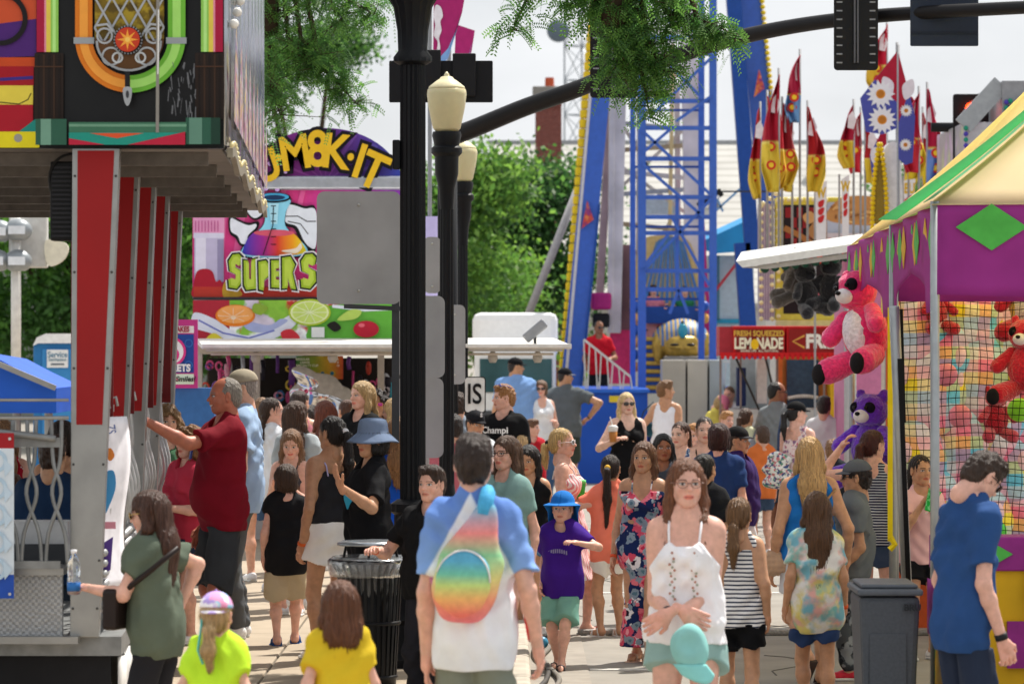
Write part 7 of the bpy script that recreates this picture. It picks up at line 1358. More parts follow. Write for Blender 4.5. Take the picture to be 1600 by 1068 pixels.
plush('deep red plush peeking between the plaid toys behind the net', tuple(W(1462, 488, 210)), .34, ('#c01830', '#c01830', '#101014', None, None), R(20), group=None)
plush('red plush squeezed low in the middle of the plaid pile', tuple(W(1556, 655, 214)), .34, ('#c82038', '#d84860', '#101014', None, None), R(10), group=None)
for k, (px, py, c_) in enumerate(((1592, 640, '#90e038'), (1555, 830, '#58d040'), (1478, 585, '#e88aa4'), (1500, 650, '#f08ca0'))): m = MB(); m.ball((0, 0, 0), .085, 20, 14); tag(m.build('ball', mat(c_, .4, bump=.1, scale=30), None, True, loc=tuple(W(px, py, 216))), ['lime green ball behind the net at right', 'green ball low behind the net beside the teenager', 'small pink ball high in the net', 'pink ball between the plaid toys in the net'][k], 'ball')
# net
nt2 = MB(); x0, x1, z0, z1 = .0, 1.5, .62, 2.72; r2 = random.Random(3)
ny, nx = 42, 30
def sag(x, z): return Vector((x+.012*math.sin(z*9+x*3), -.0+.03*math.sin(x*7)+.02*math.sin(z*8), z+.014*math.sin(x*8+z*2)))
for i in range(nx+1): x = x0+(x1-x0)*i/nx; nt2.tube([sag(x, z0+(z1-z0)*j/14) for j in range(15)], .0024, 4)
for j in range(ny+1): z = z0+(z1-z0)*j/ny; nt2.tube([sag(x0+(x1-x0)*i/20, z) for i in range(21)], .0028, 4)
o_ = nt2.build('net', mat('#0e0e10', .8), None, loc=(W(1398, 0, 218).x, FP/218, 0)); tag(o_, 'black square mesh net holding back the plush prizes in the front tent', 'net')
# big hanging panda toys
plush('giant pink plush with black face patches hanging at the edge of the second tent', tuple(W(1352, 520, 205)), .72, ('#ee2c72', '#f43c80', '#161218', '#ece4ec', '#141014'), R(-52), group=None, tilt=-12)
plush('giant purple plush with white muzzle below the pink one', tuple(W(1362, 700, 205)), .62, ('#6a2cc0', '#6a28c8', '#120c1c', None, None), R(-40), group=None)
# ---------------- the people ----------------
def print_text(J, txt, z, size, c, y=.13, sx=1, nm='print', back=False):
    m = MB(); m.text(txt, (0, 0, 0), size, bold=.02, depth=.003, sx=sx)
    a = J['a']; out_ = MB(); vs = []
    for v in m.v:
        q = J['up']((-v[0] if not back else v[0], 0, 0)+np.array((0, 0, z))+np.array((0, 0, v[2]))); yy = y-abs(v[0])**2*2.2-v[1]*-1
        q = q+J['U']@np.array((0, (y-v[0]**2*2.4-v[1]) if not back else -(y-v[0]**2*2.4-v[1]), 0)); vs.append(q)
    out_.add(vs, m.f); return out_.build(nm, mat(c, .8), J['root'])
S_ = person
# --- near row ---
J = S_(741, 665, 360, -8, 'young man in blue and white sports shirt with a rainbow sling bag on his back', sex='m', hair='#2e1d13', skin='pink', hy=6,
   top=T(fab('#e8edf5', ('raglan', '#84a6dc', .868, 1.35, '#6488cc')), loose=.8, sl=.78, hem=-.10), bottom=B('#7e8478', len=.85, fl=.03), arms=((.10, .0, -.97), (.20, .10, -.90)), wid=.88, H=1.84)
Jb = J
m = MB(); a = J['a']       # red side piping
for sx in (-1,): m.tube([J['up']((sx*.158, -.03, J['hipz']+z)) for z in (-.09, 0, .08, .16)], .006, 6)
m.build('piping', mat('#c8343c', .7), J['root'], True)
m = MB(); m.tube([J['up']((.075*math.sin(t), -.02-.062*math.cos(t), J['shz']+.045-.012*math.cos(t)*0)) for t in [i*.35-1.3 for i in range(9)]], .007, 6); m.build('collar', mat('#b0406e', .8), J['root'], True)
# his sling bag
bag = thing('sling_bag', 'rainbow gradient sling bag worn across the back of the young man in blue and white', 'bag', wp(J, J['up']((.02, -.19, J['shz']-.24))), R(-8))
bm_ = mat('#ffffff', .5, bump=.15, scale=30, pattern=('vgrad', [(0, '#e8788a'), (.2, '#ee9478'), (.38, '#e4d88a'), (.58, '#8cc894'), (.76, '#e88884'), (1, '#5ab0cc')], -.25, .27))
Mb = rot('Y', 14)
v = fieldmesh([ell((-.03, 0, -.08), (.145, .085, .17), Mb, .05), ell((.01, 0, .06), (.115, .075, .15), Mb, .05), ell((.05, .01, .19), (.055, .05, .09), Mb, .03)], .006, wav(4, 5, 24, .004)); mesh_np('bag_body', [v], bm_, bag)
v = fieldmesh([ell((-.03, -.085, -.07), (.12, .045, .15), Mb, .02)], .006, wav(5, 5, 30, .002)); mesh_np('front_pocket', [v], mat('#ffffff', .5, bump=.15, scale=30, pattern=('vgrad', [(0, '#ec7a70'), (.3, '#ecb470'), (.55, '#c0d880'), (.75, '#70c0a8'), (1, '#5aa8c8')], -.20, .03)), bag)
m = MB(); m.tube([(-.03+.116*math.cos(t)+.034*math.sin(t), -.094-.014*math.sin(t), -.07+.143*math.sin(t)-.028*math.cos(t)) for t in [.25+i*.16 for i in range(18)]], .004, 6); m.build('zip', mat('#e8e4e4', .5), bag, True)
m = MB(); m.tube([(.05, -.02, .22), (.06, .0, .28), (.06, .05, .315), (.05, .12, .32), (.0, .2, .28)], [.03, .034, .034, .03, .02], 8); m.build('strap', mat('#4aa8d8', .7, bump=.2, scale=60), bag, True)
m = MB(); m.tube([(-.11, .03, -.15), (-.165, .05, -.10), (-.2, .11, -.04)], [.02, .015, .012], 8); m.build('strap', mat('#c87a9a', .7, bump=.2, scale=60), bag, True)
hwv = wp(J, J['hands'][1][0])
fr = thing('flying_disc', 'red round plastic disc tucked under the arm of the boy with the sling bag', 'disc', (J['root'].location.x+.235, J['root'].location.y+.05, 1.07)); m = MB(); m.lathe([(.004, .0), (.10, .002), (.125, -.008), (.132, -.022), (.126, -.024)], (0, 0, 0), 28, axis=Matrix.Rotation(R(80), 3, 'Y')); m.build('disc', mat('#d8222c', .35), fr, 'auto')

J = S_(1072, 715, 335, 172, 'young woman in white embroidered cropped camisole holding a mint cap in front of her', skin='pink', hair='#75482c', hs='long', hlen=.36, glasses=('thin', '#b8a8a0', '#8a6a60'), hy=14,
   top=T(fab('#f2f0f2', rough=.9), 'cami', hem=-.02, drop=.10, loose=.5, flare=.016, wr=.006, f=24), bottom=B(fab('#93b3ae'), len=.32, fl=.035), shoes='#cccccc', arms=((-.22, .40, -.60), (-.13, .43, -.62)), handn=((0, -1, 0), (0, -1, 0)), hdir=((-.85, .2, -.4), (.8, .15, -.5)), wid=.98, smile=0)
m = MB(); rs_ = random.Random(3)
for sx in (-1, 1):
    m = MB()
    for k in range(17):
        z = J['shz']-.125-.0135*k; x = sx*(.052+.012*math.sin(k*1.9)); y = .135-.02*(k/17); m.ball(J['up']((x, y+.006*(k < 8), z)), (.0065, .004, .0065), 6, 4, k % 2)
    tag(m.build('embroidery', [mat('#b07a68', .9), mat('#9aa090', .9)], J['root']))
band(J, 1, '#26262a', .95, .018, 'watch_strap')
hwv = wp(J, (J['hands'][0][0]+J['hands'][1][0])/2)
cp = thing('cap', 'mint green baseball cap dangling from the hands of the woman in white', 'cap', (hwv.x+.06, hwv.y-.09, hwv.z-.16), R(180))
Mc = rot('X', -70)@rot('Y', 10)
v = fieldmesh([ell((0, 0, 0), (.085, .07, .11), rot('Y', 12), .02), Pr((0, .09, .03), None, .05, None, .03, op=-1)], .006, wav(7, 5, 25, .003)); mesh_np('crown', [v], fab('#8fc9c4'), cp)
m = MB(); m.grid(lambda u, t: Vector((-.02-.07*t*math.cos((u-.5)*2)+.02, .035+.02*math.cos((u-.5)*3), -.07-.09*t*math.cos((u-.5)*2)+(u-.5)*.0))+Vector(((u-.5)*.15, 0, 0)), 12, 5); m.build('brim', fab('#8ad0cc'), cp, True, solid=.006)

J = S_(1504, 710, 325, 296, 'teenage boy in navy T-shirt and shorts with his head bowed at the right edge', sex='m', hair='#3a281c', skin='pink', lean=6, hp=36, hy=0, wid=.9, glasses=('sun', '#111111'),
   top=T('#2c4d80', loose=.7, sl=.72, hem=-.13, wr=.007), bottom=B('#2a3346', len=1.0, fl=.03), arms=((.12, .1, -.95), (.14, .06, -.95)), H=1.74, curl=(.9, 1.0))
band(J, 1, '#1c1c20', .93, .03, 'watch_strap')

J = S_(246, 765, 322, 72, 'woman in olive T-shirt and sunglasses holding a water bottle', skin='pink', hair='#4a2c1e', hs='long', hlen=.42, glasses=('sun', '#3a2a20', '#c9a86a'), g=0.15, hp=6,
   top=T('#5c6658', loose=.6, hem=-.12, sl=.55), bottom=B('#26262a', 'pants', len=1.95), arms=((.02, .62, -.42), (.28, -.12, -.62)), elb=(None, (.9, -.6, 0)), wid=1.12, lean=5, curl=(1.1, .8))
hw = wp(J, J['hands'][0][0]+np.array((.0, .05, .06)))
Jg = J
bt = thing('water_bottle', 'clear plastic water bottle with blue label held by the woman in olive', 'bottle', (hw.x-.03, hw.y-.02, hw.z-.03))
m = MB(); m.lathe([(.028, -.06), (.032, -.055), (.032, .02), (.029, .03), (.032, .04), (.032, .09), (.02, .12), (.013, .13), (.013, .145)], n=16); m.build('bottle_body', mat('#e8eef2', .08, trans=.9, var=0), bt, True)
m = MB(); m.lathe([(.0335, -.04), (.0335, .0)], n=16); m.build('label_band', mat('#2c6ab0', .4), bt, True); m = MB(); m.lathe([(.015, .14), (.015, .158)], n=12); m.build('bottle_cap', mat('#e8e8ea', .4), bt, True)
def worn(J, name, label, cat): r_ = J['root']; return thing(name, label, cat, r_.location, r_.rotation_euler.z)
pr = worn(J, 'crossbody_bag', 'dark brown leather crossbody bag at the hip of the woman in olive', 'bag'); m = MB(); m.cbox((-.12, .16, .80), (.2, .08, .2)); m.build('bag_body', mat('#241a18', .4), pr, bevel=.02)
U_ = J['up']; sz = J['shz']; m = MB(); m.tube([Vector(q) for q in ((-.14, .15, .85), (-.195, .05, .92), (-.195, -.06, 1.0), (-.13, -.165, 1.10))], .014, 6); m.build('strap', mat('#241a18', .45), pr, True)

# --- the sidewalk on the left ---
J = S_(346, 590, 243, 118, 'smiling man in maroon T-shirt with grey crew cut, one arm on the ride', sex='m', hair='#8a8278', hs='crop', skin='#b87058', g=.15, wid=.98, belly=.3, smile=1, hy=-12,
   top=T('#7a1222', loose=.7, sl=.78, hem=-.06), bottom=B('#3a3c40', len=.98, fl=.035), arms=((.05, .93, .12), (.12, .05, -.95)), elb=((.3, -.1, -1), None), shoes='#222222', H=1.86)
m = MB(); m.bar(J['up']((.02, .19, J['shz']-.09)), J['up']((.02, .21, J['shz']-.20)), .02, .012); m.build('sunglasses', mat('#2b3c8a', .3), J['root'])
J = S_(372, 578, 222, 100, 'man in light blue shirt and tan cap standing behind the man in maroon', sex='m', hair='#9a9088', hs='crop', g=.15, hat=('cap', '#a69c88'), top=T('#9ab2d0', loose=.9), bottom=B('#54575a', 'pants', len=1.9), wid=1.08, arms=((.1, .5, -.5), (.1, .1, -.9)))
J = S_(292, 692, 226, 130, 'woman in pink red T-shirt half hidden behind the man in maroon', g=.15, hair='#8a6038', hs='curly', skin='pink', top=T('#c23a50', loose=.8), bottom=B('#2c3448'), arms=((.0, .55, -.45), (.1, .05, -.95)), wid=1.1, H=1.5)
J = S_(262, 640, 215, 200, 'person with curly light brown hair glimpsed between the metal ride posts', g=.15, hair='#8c6b45', hs='curly', top=T('#4f7a5a'), bottom=B('#333333'), H=1.62)
J = S_(447, 725, 227, 5, 'boy in black sleeveless shirt and khaki shorts with blue sandals walking away', sex='m', g=.15, hair='#4a3526', hs='bob', skin='pink', top=T('#1b1b1e', loose=1.0, sl=.25, hem=-.13), bottom=B('#b5a68a', len=.85, fl=.04), shoes='#2a5b9c', bare=2, arms=((.14, .05, -.93), (.16, .02, -.93)), feet=((.09, -.1), (.09, .16)))
J = S_(516, 665, 238, 28, 'woman with dark ponytail and white scrunchie in black top and white shorts from behind', g=.15, hair='#1d1512', hs='tail', hlen=.36, tie='#e8e6e8', skin='olive', hy=25, top=T('#28282c', 'cami', hem=.10, ms=fab('#b8b4e0')), bottom=B('#ece9e6', len=.35, fl=.03), arms=((.12, .08, -.94), (.15, .2, -.8)), wid=.98, shoes='#e6e2dc', H=1.6)
band(J, 0, '#d9632c'); 
J = S_(576, 658, 250, 112, 'woman in black T-shirt with a blue heart wearing a blue grey bucket hat and sunglasses', g=.15, hair='#1c1614', hs='bob', skin='tan', hat=('bucket', '#6c7c96'), glasses=('sun', '#1a1a1c'), hy=14,
   top=T('#17171a', loose=.9, hem=-.10, sl=.8), bottom=B('#2b2b2e', 'pants', len=1.9), arms=((.42, .58, -.12), (.13, .04, -.95)), elb=((.5, -.2, -1), None), handn=((0, 0, 1), None), hdir=((.0, .4, .9), None), wid=1.05, curl=(.3, .7))
pts = [(0, -.9), (.5, -.35), (.95, .1), (1, .5), (.75, .8), (.4, .82), (0, .5), (-.4, .82), (-.75, .8), (-1, .5), (-.95, .1), (-.5, -.35)]
m = MB(); hp_ = smoothpts(pts, 4); m.add([J['up']((x*.062-.035, .155-abs(x*.062-.035)**2*2, J['shz']-.19+z*.062)) for x, z in hp_]+[J['up']((-.035, .157, J['shz']-.19))], [(i, (i+1) % len(hp_), len(hp_)) for i in range(len(hp_))]); m.build('heart_print', mat('#2f9dc0', .8), J['root'], solid=.003)
J = S_(340, 925, 372, -12, 'small child in neon yellow T-shirt and tie-dye cap seen from behind', g=.15, hair='#c9a878', hs='tail', hlen=.16, tail=.07, skin='pink', hat=('backcap', ('#8fd0e8', ('blobs', ['#e89ac0', '#b8a0e0', '#f4f0f4'], 14, .5, .06))), top=T('#c4f03a', loose=.9), bottom=B('#4a78b0'), arms=((.25, .1, -.85), (.25, .15, -.8)), name='child' if 0 else 'person')
m = MB(); m.tube([J['hd']((-.06, -.06, .12)), J['hd']((-.05, -.12, .05)), J['hd']((-.06, -.14, -.06)), J['hd']((-.03, -.15, -.13))], .005, 6); m.build('ribbon', mat('#58c8c0', .7), J['root'], True)
J = S_(530, 905, 378, 15, 'small child with shoulder length brown hair in a mustard yellow T-shirt', g=.15, hair='#6a3f26', hs='long', hlen=.10, skin='pink', top=T('#d8b92c', loose=.8), bottom=B('#a8465a'), arms=((.25, .1, -.85), (.15, .35, -.75)))
# cluster by the stall
J = S_(455, 668, 205, 165, 'girl with long light brown hair looking down at her hands beside the food stall', g=.15, hair='#8a6546', hs='long', hlen=.42, skin='pink', hp=18, hy=10, top=T('#4a4a50', 'cami'), bottom=B('#4a6488'), arms=((-.1, .5, -.25), (-.1, .5, -.2)), H=1.42)
J = S_(428, 613, 188, -40, 'girl with brown hair in two braids and a white T-shirt near the stall', g=.15, hair='#3b2619', hs='braid', skin='pink', hy=-45, top=T('#dcdfe4'), bottom=B('#39506e'), H=1.62)
J = S_(468, 612, 175, 20, 'dark haired woman with pink sunglasses pushed up on her head', g=.15, hair='#3d2a20', hs='tail', glasses=('head', '#c03a60', '#c03a60'), top=T('#dc8e98', 'tank'), bottom=B('#333333'), hy=-50, H=1.65)
J = S_(466, 630, 200, -15, 'girl with long straight brown hair in a grey top with her back turned', g=.15, hair='#4e3424', hs='long', hlen=.5, hy=-30, top=T('#aeb6ba'), bottom=B('#3d5578'), H=1.62)
J = S_(506, 643, 190, 10, 'auburn haired girl in a thin strapped pink top facing the stall counter', g=.15, hair='#6e3520', hs='long', hlen=.25, hy=25, skin='pink', top=T('#d99aa0', 'cami', ms=fab('#222222')), bottom=B('#404a60'), H=1.6)
J = S_(562, 590, 190, 140, 'tall blonde young woman in a black top near the stall', g=.15, hair='#b89868', hs='long', hlen=.45, skin='pink', hy=-10, top=T('#18181a', hem=-.05), bottom=B('#30405a'), H=1.76)
J = S_(588, 610, 188, 172, 'woman with dark curly hair and magenta mirrored sunglasses', g=.15, hair='#231713', hs='curly', skin='tan', glasses=('sun', '#b01890', '#d8a050'), top=T('#a8bccf'), bottom=B('#30405a'), H=1.68, hy=8)
J = S_(622, 668, 232, 10, 'woman with blonde brown wavy hair in a royal blue tank behind the dark post', g=.15, hair='#9a7048', hs='long', hlen=.3, skin='pink', top=T('#1e58c8', 'tank'), bottom=B('#222222', len=.4), H=1.58, hy=20)
J = S_(612, 640, 190, 60, 'woman with straw blonde hair partly hidden by the dark post', g=.15, hair='#c8a878', hs='long', hlen=.3, skin='pink', top=T('#9fb0c4'), bottom=B('#3a4a60'), H=1.62)
J = S_(672, 735, 262, 150, 'teenager in black T-shirt hidden behind the post and the boy in blue and white', sex='m', g=.0, hair='#3a281e', hs='short', skin='pink', top=T('#151517', loose=.9), bottom=B('#24242a', 'pants', len=1.9), arms=((.15, .15, -.8), (.2, .5, -.35)), H=1.5)
band(J, 1, '#d05a34', .9)
# --- behind the boy ---
J = S_(788, 680, 238, 152, 'woman with long brown hair and dark glasses in a sage green T-shirt', hair='#5b4130', hs='long', hlen=.42, skin='pink', glasses=('thin', '#a09080', '#2a2220'), hy=-12, top=T('#7fa09c', loose=.7, hem=-.13), bottom=B('#5c7a88', len=.4), shoes='#39506e', arms=((.12, .02, -.96), (.1, .1, -.9)), H=1.62, feet=((.1, .1), (.1, -.12)))
J = S_(786, 594, 168, 165, 'boy in black logo T-shirt with blue mirrored sunglasses on his head', sex='m', hair='#9a6a3c', hs='short', skin='pink', glasses=('head', '#1f54d8', '#2050c0'), hy=-55, top=T('#121214', loose=.8), bottom=B('#35363c', 'pants', len=1.9), H=1.83)
print_text(J, 'Champion', J['shz']-.10, .085, '#e8e8e8', .155)
J = S_(743, 640, 172, 200, 'boy in black cap with white emblem behind the boy in black', sex='m', hair='#241a16', skin='tan', hat=('cap', '#1c1c20'), top=T('#d8dade'), bottom=B('#35363c'), H=1.6, hy=10, hp=8)
m = MB(); m.text('S', (0, 0, 0), .05, bold=.03, depth=.004); o2 = MB(); o2.add([Vector(J['hd']((-v[0], .098-abs(v[0])*.25+v[1]*-1, .205+v[2]))) for v in m.v], m.f); o2.build('emblem', mat('#e8e8ea', .8), J['root'])
S_(714, 600, 165, 10, 'person with messy brown hair between the two posts', sex='m', hair='#3e2b20', hs='short', top=T('#8f9aa6'), bottom=B('#333333'), H=1.75)
S_(706, 642, 180, 30, 'dark haired person just right of the black post', sex='m', hair='#2a1f1a', hs='short', top=T('#b0606a'), bottom=B('#333333'), H=1.6)
S_(752, 690, 196, 185, 'child in camouflage cap behind the woman with glasses', sex='m', hair='#2b2019', hs='short', hat=('cap', ('#8a8468', ('blobs', ['#5b5a44', '#3c3a2c'], 30, .5, .03))), top=T('#c6ccd0'), bottom=B('#444444'), H=1.38)
S_(800, 652, 160, 0, 'child with short brown hair behind the woman with glasses', sex='m', hair='#5e4734', hs='bob', top=T('#46586e'), bottom=B('#444444'), H=1.48)
S_(811, 670, 168, 5, 'child with straw blonde hair in the middle of the crowd', sex='f', hair='#c6a678', hs='bob', top=T('#a8b8c0'), bottom=B('#444444'), H=1.4)
S_(832, 655, 135, 200, 'boy with brown hair in a red T-shirt in the middle of the crowd', sex='m', hair='#6a4a34', hs='short', skin='pink', top=T('#b0202c'), bottom=B('#33363c'), H=1.33, hy=50)
S_(826, 695, 208, 168, 'girl with long black hair in a black tank top and denim shorts', hair='#1e1715', hs='long', hlen=.35, skin='tan', hp=10, hy=-8, top=T('#151518', 'tank', hem=.02), bottom=B('#5f7fa8', len=.35), arms=((.1, .1, -.92), (.1, .02, -.95)), H=1.46)
J = S_(806, 559, 112, 10, 'man in light blue polo shirt and black cap facing the ride', sex='m', hair='#2b2320', hs='crop', skin='tan', hat=('cap', '#17171a'), hy=-95, top=T('#7ba0d4', loose=.8), bottom=B('#3a5578', 'pants', len=1.9), wid=1.22, belly=1, arms=((.1, .1, -.9), (.2, .4, -.6)))
S_(846, 588, 112, 195, 'woman in white top and jeans with sunglasses holding something green', hair='#6a4c34', hs='bob', skin='pink', glasses=('sun', '#2a1e1c'), top=T('#dfe2e6', 'tank'), bottom=B('#3c5578', 'pants', len=1.9), arms=((.0, .4, -.4), (.1, .1, -.9)), H=1.68, hy=-20)
J = S_(884, 575, 110, -8, 'man in dark grey T-shirt with one arm stretched out, hand on hip', sex='m', hair='#2b2320', hs='crop', skin='tan', hat=('cap', '#1b1b1f', '#6a6a70'), hy=-75, top=T('#5f6568', loose=.9), bottom=B('#3d443c', len=.95), wid=1.1, arms=((.82, -.1, -.42), (.22, .12, -.55)), elb=(None, (1, -.3, .0)), hdir=(None, (-.7, .5, -.4)), shoes='#444444')
band(J, 1, '#1a1a1c')
J = S_(890, 680, 205, 255, 'blonde woman with ponytail and white sunglasses in a pink and white striped sundress', hair='#d2b073', hs='tail', hlen=.16, tail=.11, skin='pink', glasses=('sun', '#4a3a36', '#f0eeee'), tie='#222222', top=T(fab('#e9e2e0', ('vstripe', '#dc8a92', 14, .55)), 'dress', hemz=.42, hemr=.26, drop=.07), shoes='#9a2a3a', bare=1, arms=((.1, .1, -.92), (.05, .5, -.45)), feet=((.09, .12), (.09, -.2)), H=1.58, lean=-3)
J = S_(878, 770, 229, 165, 'small boy in purple T-shirt and mint shorts wearing a bright blue sun hat', sex='m', hair='#b08a58', hs='short', skin='pink', hat=('flap', '#2273c4'), top=T('#3f1c84', loose=.9, sl=.7, hem=-.10), bottom=B('#78aa9c', len=.9, fl=.04), shoes='#3a3a3c', bare=1, arms=((.15, .5, -.15), (.1, .1, -.9)), elb=((1, -.6, -.4), None), feet=((.04, .18), (.06, -.08)), H=1.2)
m = MB()
for k in range(9): x = -.06+.015*k; z = J['shz']-.14+.0008*(k-4)**2*-1; q = J['up']((x, .118-x*x*2.4, z)); m.add([Vector(q)+Vector((dx, 0, dz)) for dx, dz in ((-.005, -.012), (.004, -.014), (.006, .012), (-.003, .016))], [(0, 1, 2, 3)])
m.build('faded_print', mat('#8a82a8', .8), J['root'], solid=.002)
J = S_(953, 713, 206, 25, 'girl in coral T-shirt and white shorts with a long dark ponytail', hair='#2b1c16', hs='tail', hlen=.42, tail=.12, tie='#e0b040', skin='tan', hy=-40, top=T('#f2836c', loose=.8, hem=-.12), bottom=B('#e8e4dc', len=.45, fl=.02), shoes='#e4e0dc', bare=2, arms=((.1, .55, -.1), (.1, .05, -.95)), H=1.38)
hw = wp(J, J['hands'][0][0]); cu = thing('cup', 'lime green plastic cup held by the girl in coral', 'cup', (hw.x, hw.y-.03, hw.z-.02)); m = MB(); m.lathe([(.034, 0), (.036, .01), (.05, .13), (.054, .135), (.05, .132), (.03, .02)], n=18); m.build('cup_body', mat('#38c850', .35), cu, True); m = MB(); m.lathe([(.054, .13), (.05, .155), (.02, .16)], n=18); m.build('lid', mat('#70e080', .3), cu, True)
J = S_(980, 608, 150, 195, 'blonde woman in black sleeveless top and dark sunglasses holding an iced drink', hair='#d8bb86', hs='long', hlen=.42, skin='pale', glasses=('sun', '#1b1514'), top=T('#141416', 'tank', hem=-.12), bottom=B('#303238', len=1.8), arms=((.05, .2, -.93), (.12, .55, -.25)), H=1.7, wid=1.08)
hw = wp(J, J['hands'][1][0]); cu = thing('cup', 'iced coffee in a clear cup held by the blonde woman in black', 'cup', (hw.x-.03, hw.y-.03, hw.z-.02)); m = MB(); m.lathe([(.035, 0), (.047, .11)], n=16); m.build('drink', mat('#b87a3c', .3), cu, True); m = MB(); m.lathe([(.048, .108), (.052, .15), (.052, .158), (.03, .175)], n=16); m.build('cup_rim', mat('#e4e4e0', .2), cu, True); m = MB(); m.tube([(0, 0, .15), (-.03, 0, .26)], .006, 6); m.build('straw', mat('#e8e4e0', .4), cu)
J = S_(1041, 582, 130, -20, 'short haired person in white tank top and coral shorts with back turned', hair='#7a5634', hs='short', skin='tan', hy=-60, top=T('#e9ebf2', 'tank', hem=-.02), bottom=B('#d8654c', len=.6), arms=((.35, .25, -.7), (.1, .1, -.9)), H=1.76)
bg_ = thing('handbag', 'small teal and navy bag under the arm of the person in a white tank', 'bag', wp(J, (-.27, .04, 1.18)), R(20)); m = MB(); m.cbox((0, 0, 0), (.2, .08, .16), rot=Matrix.Rotation(R(20), 3, 'Y')); m.build('bag_body', mat('#1f4a58', .5), bg_, bevel=.02); m = MB(); m.tube([(-.08, 0, .05), (-.03, 0, .2), (.1, 0, .32)], .008, 6); m.build('strap', mat('#26303a', .5), bg_, True)
J = S_(1005, 692, 224, 168, 'woman in long navy floral maxi dress walking towards the camera', hair='#6a452c', hs='long', hlen=.25, skin='tan', hy=-6,
   top=T(fab('#1c2b58', ('flowers', [('#e8e4e6', '#2a2030'), ('#d8506a', '#f0a0a8'), ('#e87a88', '#c83050'), ('#8a9aa8', '#5a7a8a')], 7.5, .40)), 'dress', hemz=.11, hemr=.17, wr=.006), shoes='#c9a890', bare=2, arms=((.10, .03, -.96), (.16, .05, -.93)), feet=((.07, .16), (.07, -.12)), H=1.54, wid=1.0)
band(J, 1, '#e0562c')
S_(1036, 690, 196, 170, 'black haired woman half hidden behind the woman in the floral dress', hair='#15110f', hs='long', hlen=.2, skin='brown', hy=15, top=T('#3a3f48'), bottom=B('#333333'), H=1.5)
J = S_(1062, 660, 185, 160, 'freckled girl with hair pulled back in a blue printed tank top', hair='#4a3022', hs='tail', skin='pale', hy=-12, top=T(fab('#4f88b8', ('blobs', ['#dfe8ee', '#2a4a78'], 22, .52, .03)), 'tank'), bottom=B('#3a4a60'), H=1.56)
J = S_(1101, 650, 185, 178, 'girl with centre parted dark hair and black shoulder straps', hair='#2e2019', hs='tail', skin='pale', hy=4, top=T('#17171a', 'cami'), bottom=B('#3a4a60'), H=1.6)
S_(1084, 658, 165, 150, 'blond boy glimpsed between two dark haired girls', sex='m', hair='#c08a54', skin='pink', top=T('#5a80a8'), bottom=B('#3a4a60'), H=1.45)
J = S_(1124, 667, 196, -8, 'woman with a short dark red brown bob in a navy T-shirt from behind', hair='#3a1a16', hs='bob', skin='pink', top=T('#243d70', loose=.8), bottom=B('#2b2f3a'), wid=1.12, H=1.58)
S_(1102, 710, 225, -10, 'woman with black ponytail in a charcoal T-shirt with back turned', hair='#1c1614', hs='tail', hlen=.28, skin='tan', top=T('#1e1f23', loose=.7), bottom=B('#2b2f3a'), hy=-25, H=1.46)
J = S_(1157, 670, 190, 250, 'boy in black cap with a purple and white sports jersey', sex='m', hair='#3a2a20', skin='tan', hat=('cap', '#1c1c1e', '#3a3a3e'), top=T('#342058', loose=1.0), bottom=B('#dcdce0', 'pants', len=1.9), hy=-5, H=1.53)
S_(1110, 607, 112, 230, 'person in yellow T-shirt and pink cap bending forward', sex='f', hair='#b09060', hs='bob', skin='pink', hat=('cap', '#e07f9a'), top=T('#e6d66a'), bottom=B('#5a6478'), hp=35, lean=15, H=1.52)
S_(1139, 600, 112, 155, 'woman with brown hair tied up in a white top', hair='#6a482e', hs='bun', skin='pink', top=T('#e6e6ea'), bottom=B('#5a6478'), hp=8, H=1.6)
S_(1137, 637, 135, 215, 'blond boy with short hair looking to the right', sex='m', hair='#b5824c', skin='pink', top=T('#a8b0b8'), bottom=B('#5a6478'), H=1.42)
J = S_(1167, 627, 142, -20, 'girl with brown ponytail wearing a grey backpack over a cream T-shirt', hair='#4a3020', hs='tail', hlen=.28, skin='tan', hy=-20, top=T('#d9dcb8'), bottom=B('#1f1f24'), H=1.5)
bp = thing('backpack', 'soft grey backpack on the back of the girl in cream', 'backpack', wp(J, J['up']((.04, -.2, J['shz']-.2))), R(-20)); v = fieldmesh([ell((0, 0, 0), (.14, .10, .18), None, .05), ell((0, -.07, -.06), (.10, .05, .09), None, .03)], .01, wav(3, 5, 22, .005)); mesh_np('bag_body', [v], fab('#85888e'), bp)
for q in (-1, 1): m = MB(); m.tube([(q*.07, .06, .14), (q*.08, .14, .24), (q*.08, .25, .20)], .014, 6); m.build('strap', fab('#70747a'), bp, True)
J = S_(1216, 598, 142, -35, 'tall man in grey T-shirt and black sunglasses standing among the crowd', sex='m', hair='#17130f', hs='crop', skin='brown', glasses=('sun', '#111111'), hy=-45, top=T('#7f8486', loose=.8, hem=-.14), bottom=B('#3c5166', len=1.0, fl=.03), H=1.79, wid=1.06, arms=((.12, .2, -.9), (.12, .2, -.9)))
J = S_(1247, 626, 155, -30, 'woman in black cap and pale floral tank carrying a flowered tote bag', hair='#171212', hs='tail', skin='pink', hat=('cap', '#151517'), hy=-45, top=T(fab('#e8d4d0', ('blobs', ['#c86a78', '#8a6a88'], 26, .56, .03)), 'tank', hem=-.12), bottom=B('#28303c', 'pants', len=1.9), wid=1.05, arms=((.1, .3, -.8), (.1, .1, -.9)), H=1.62)
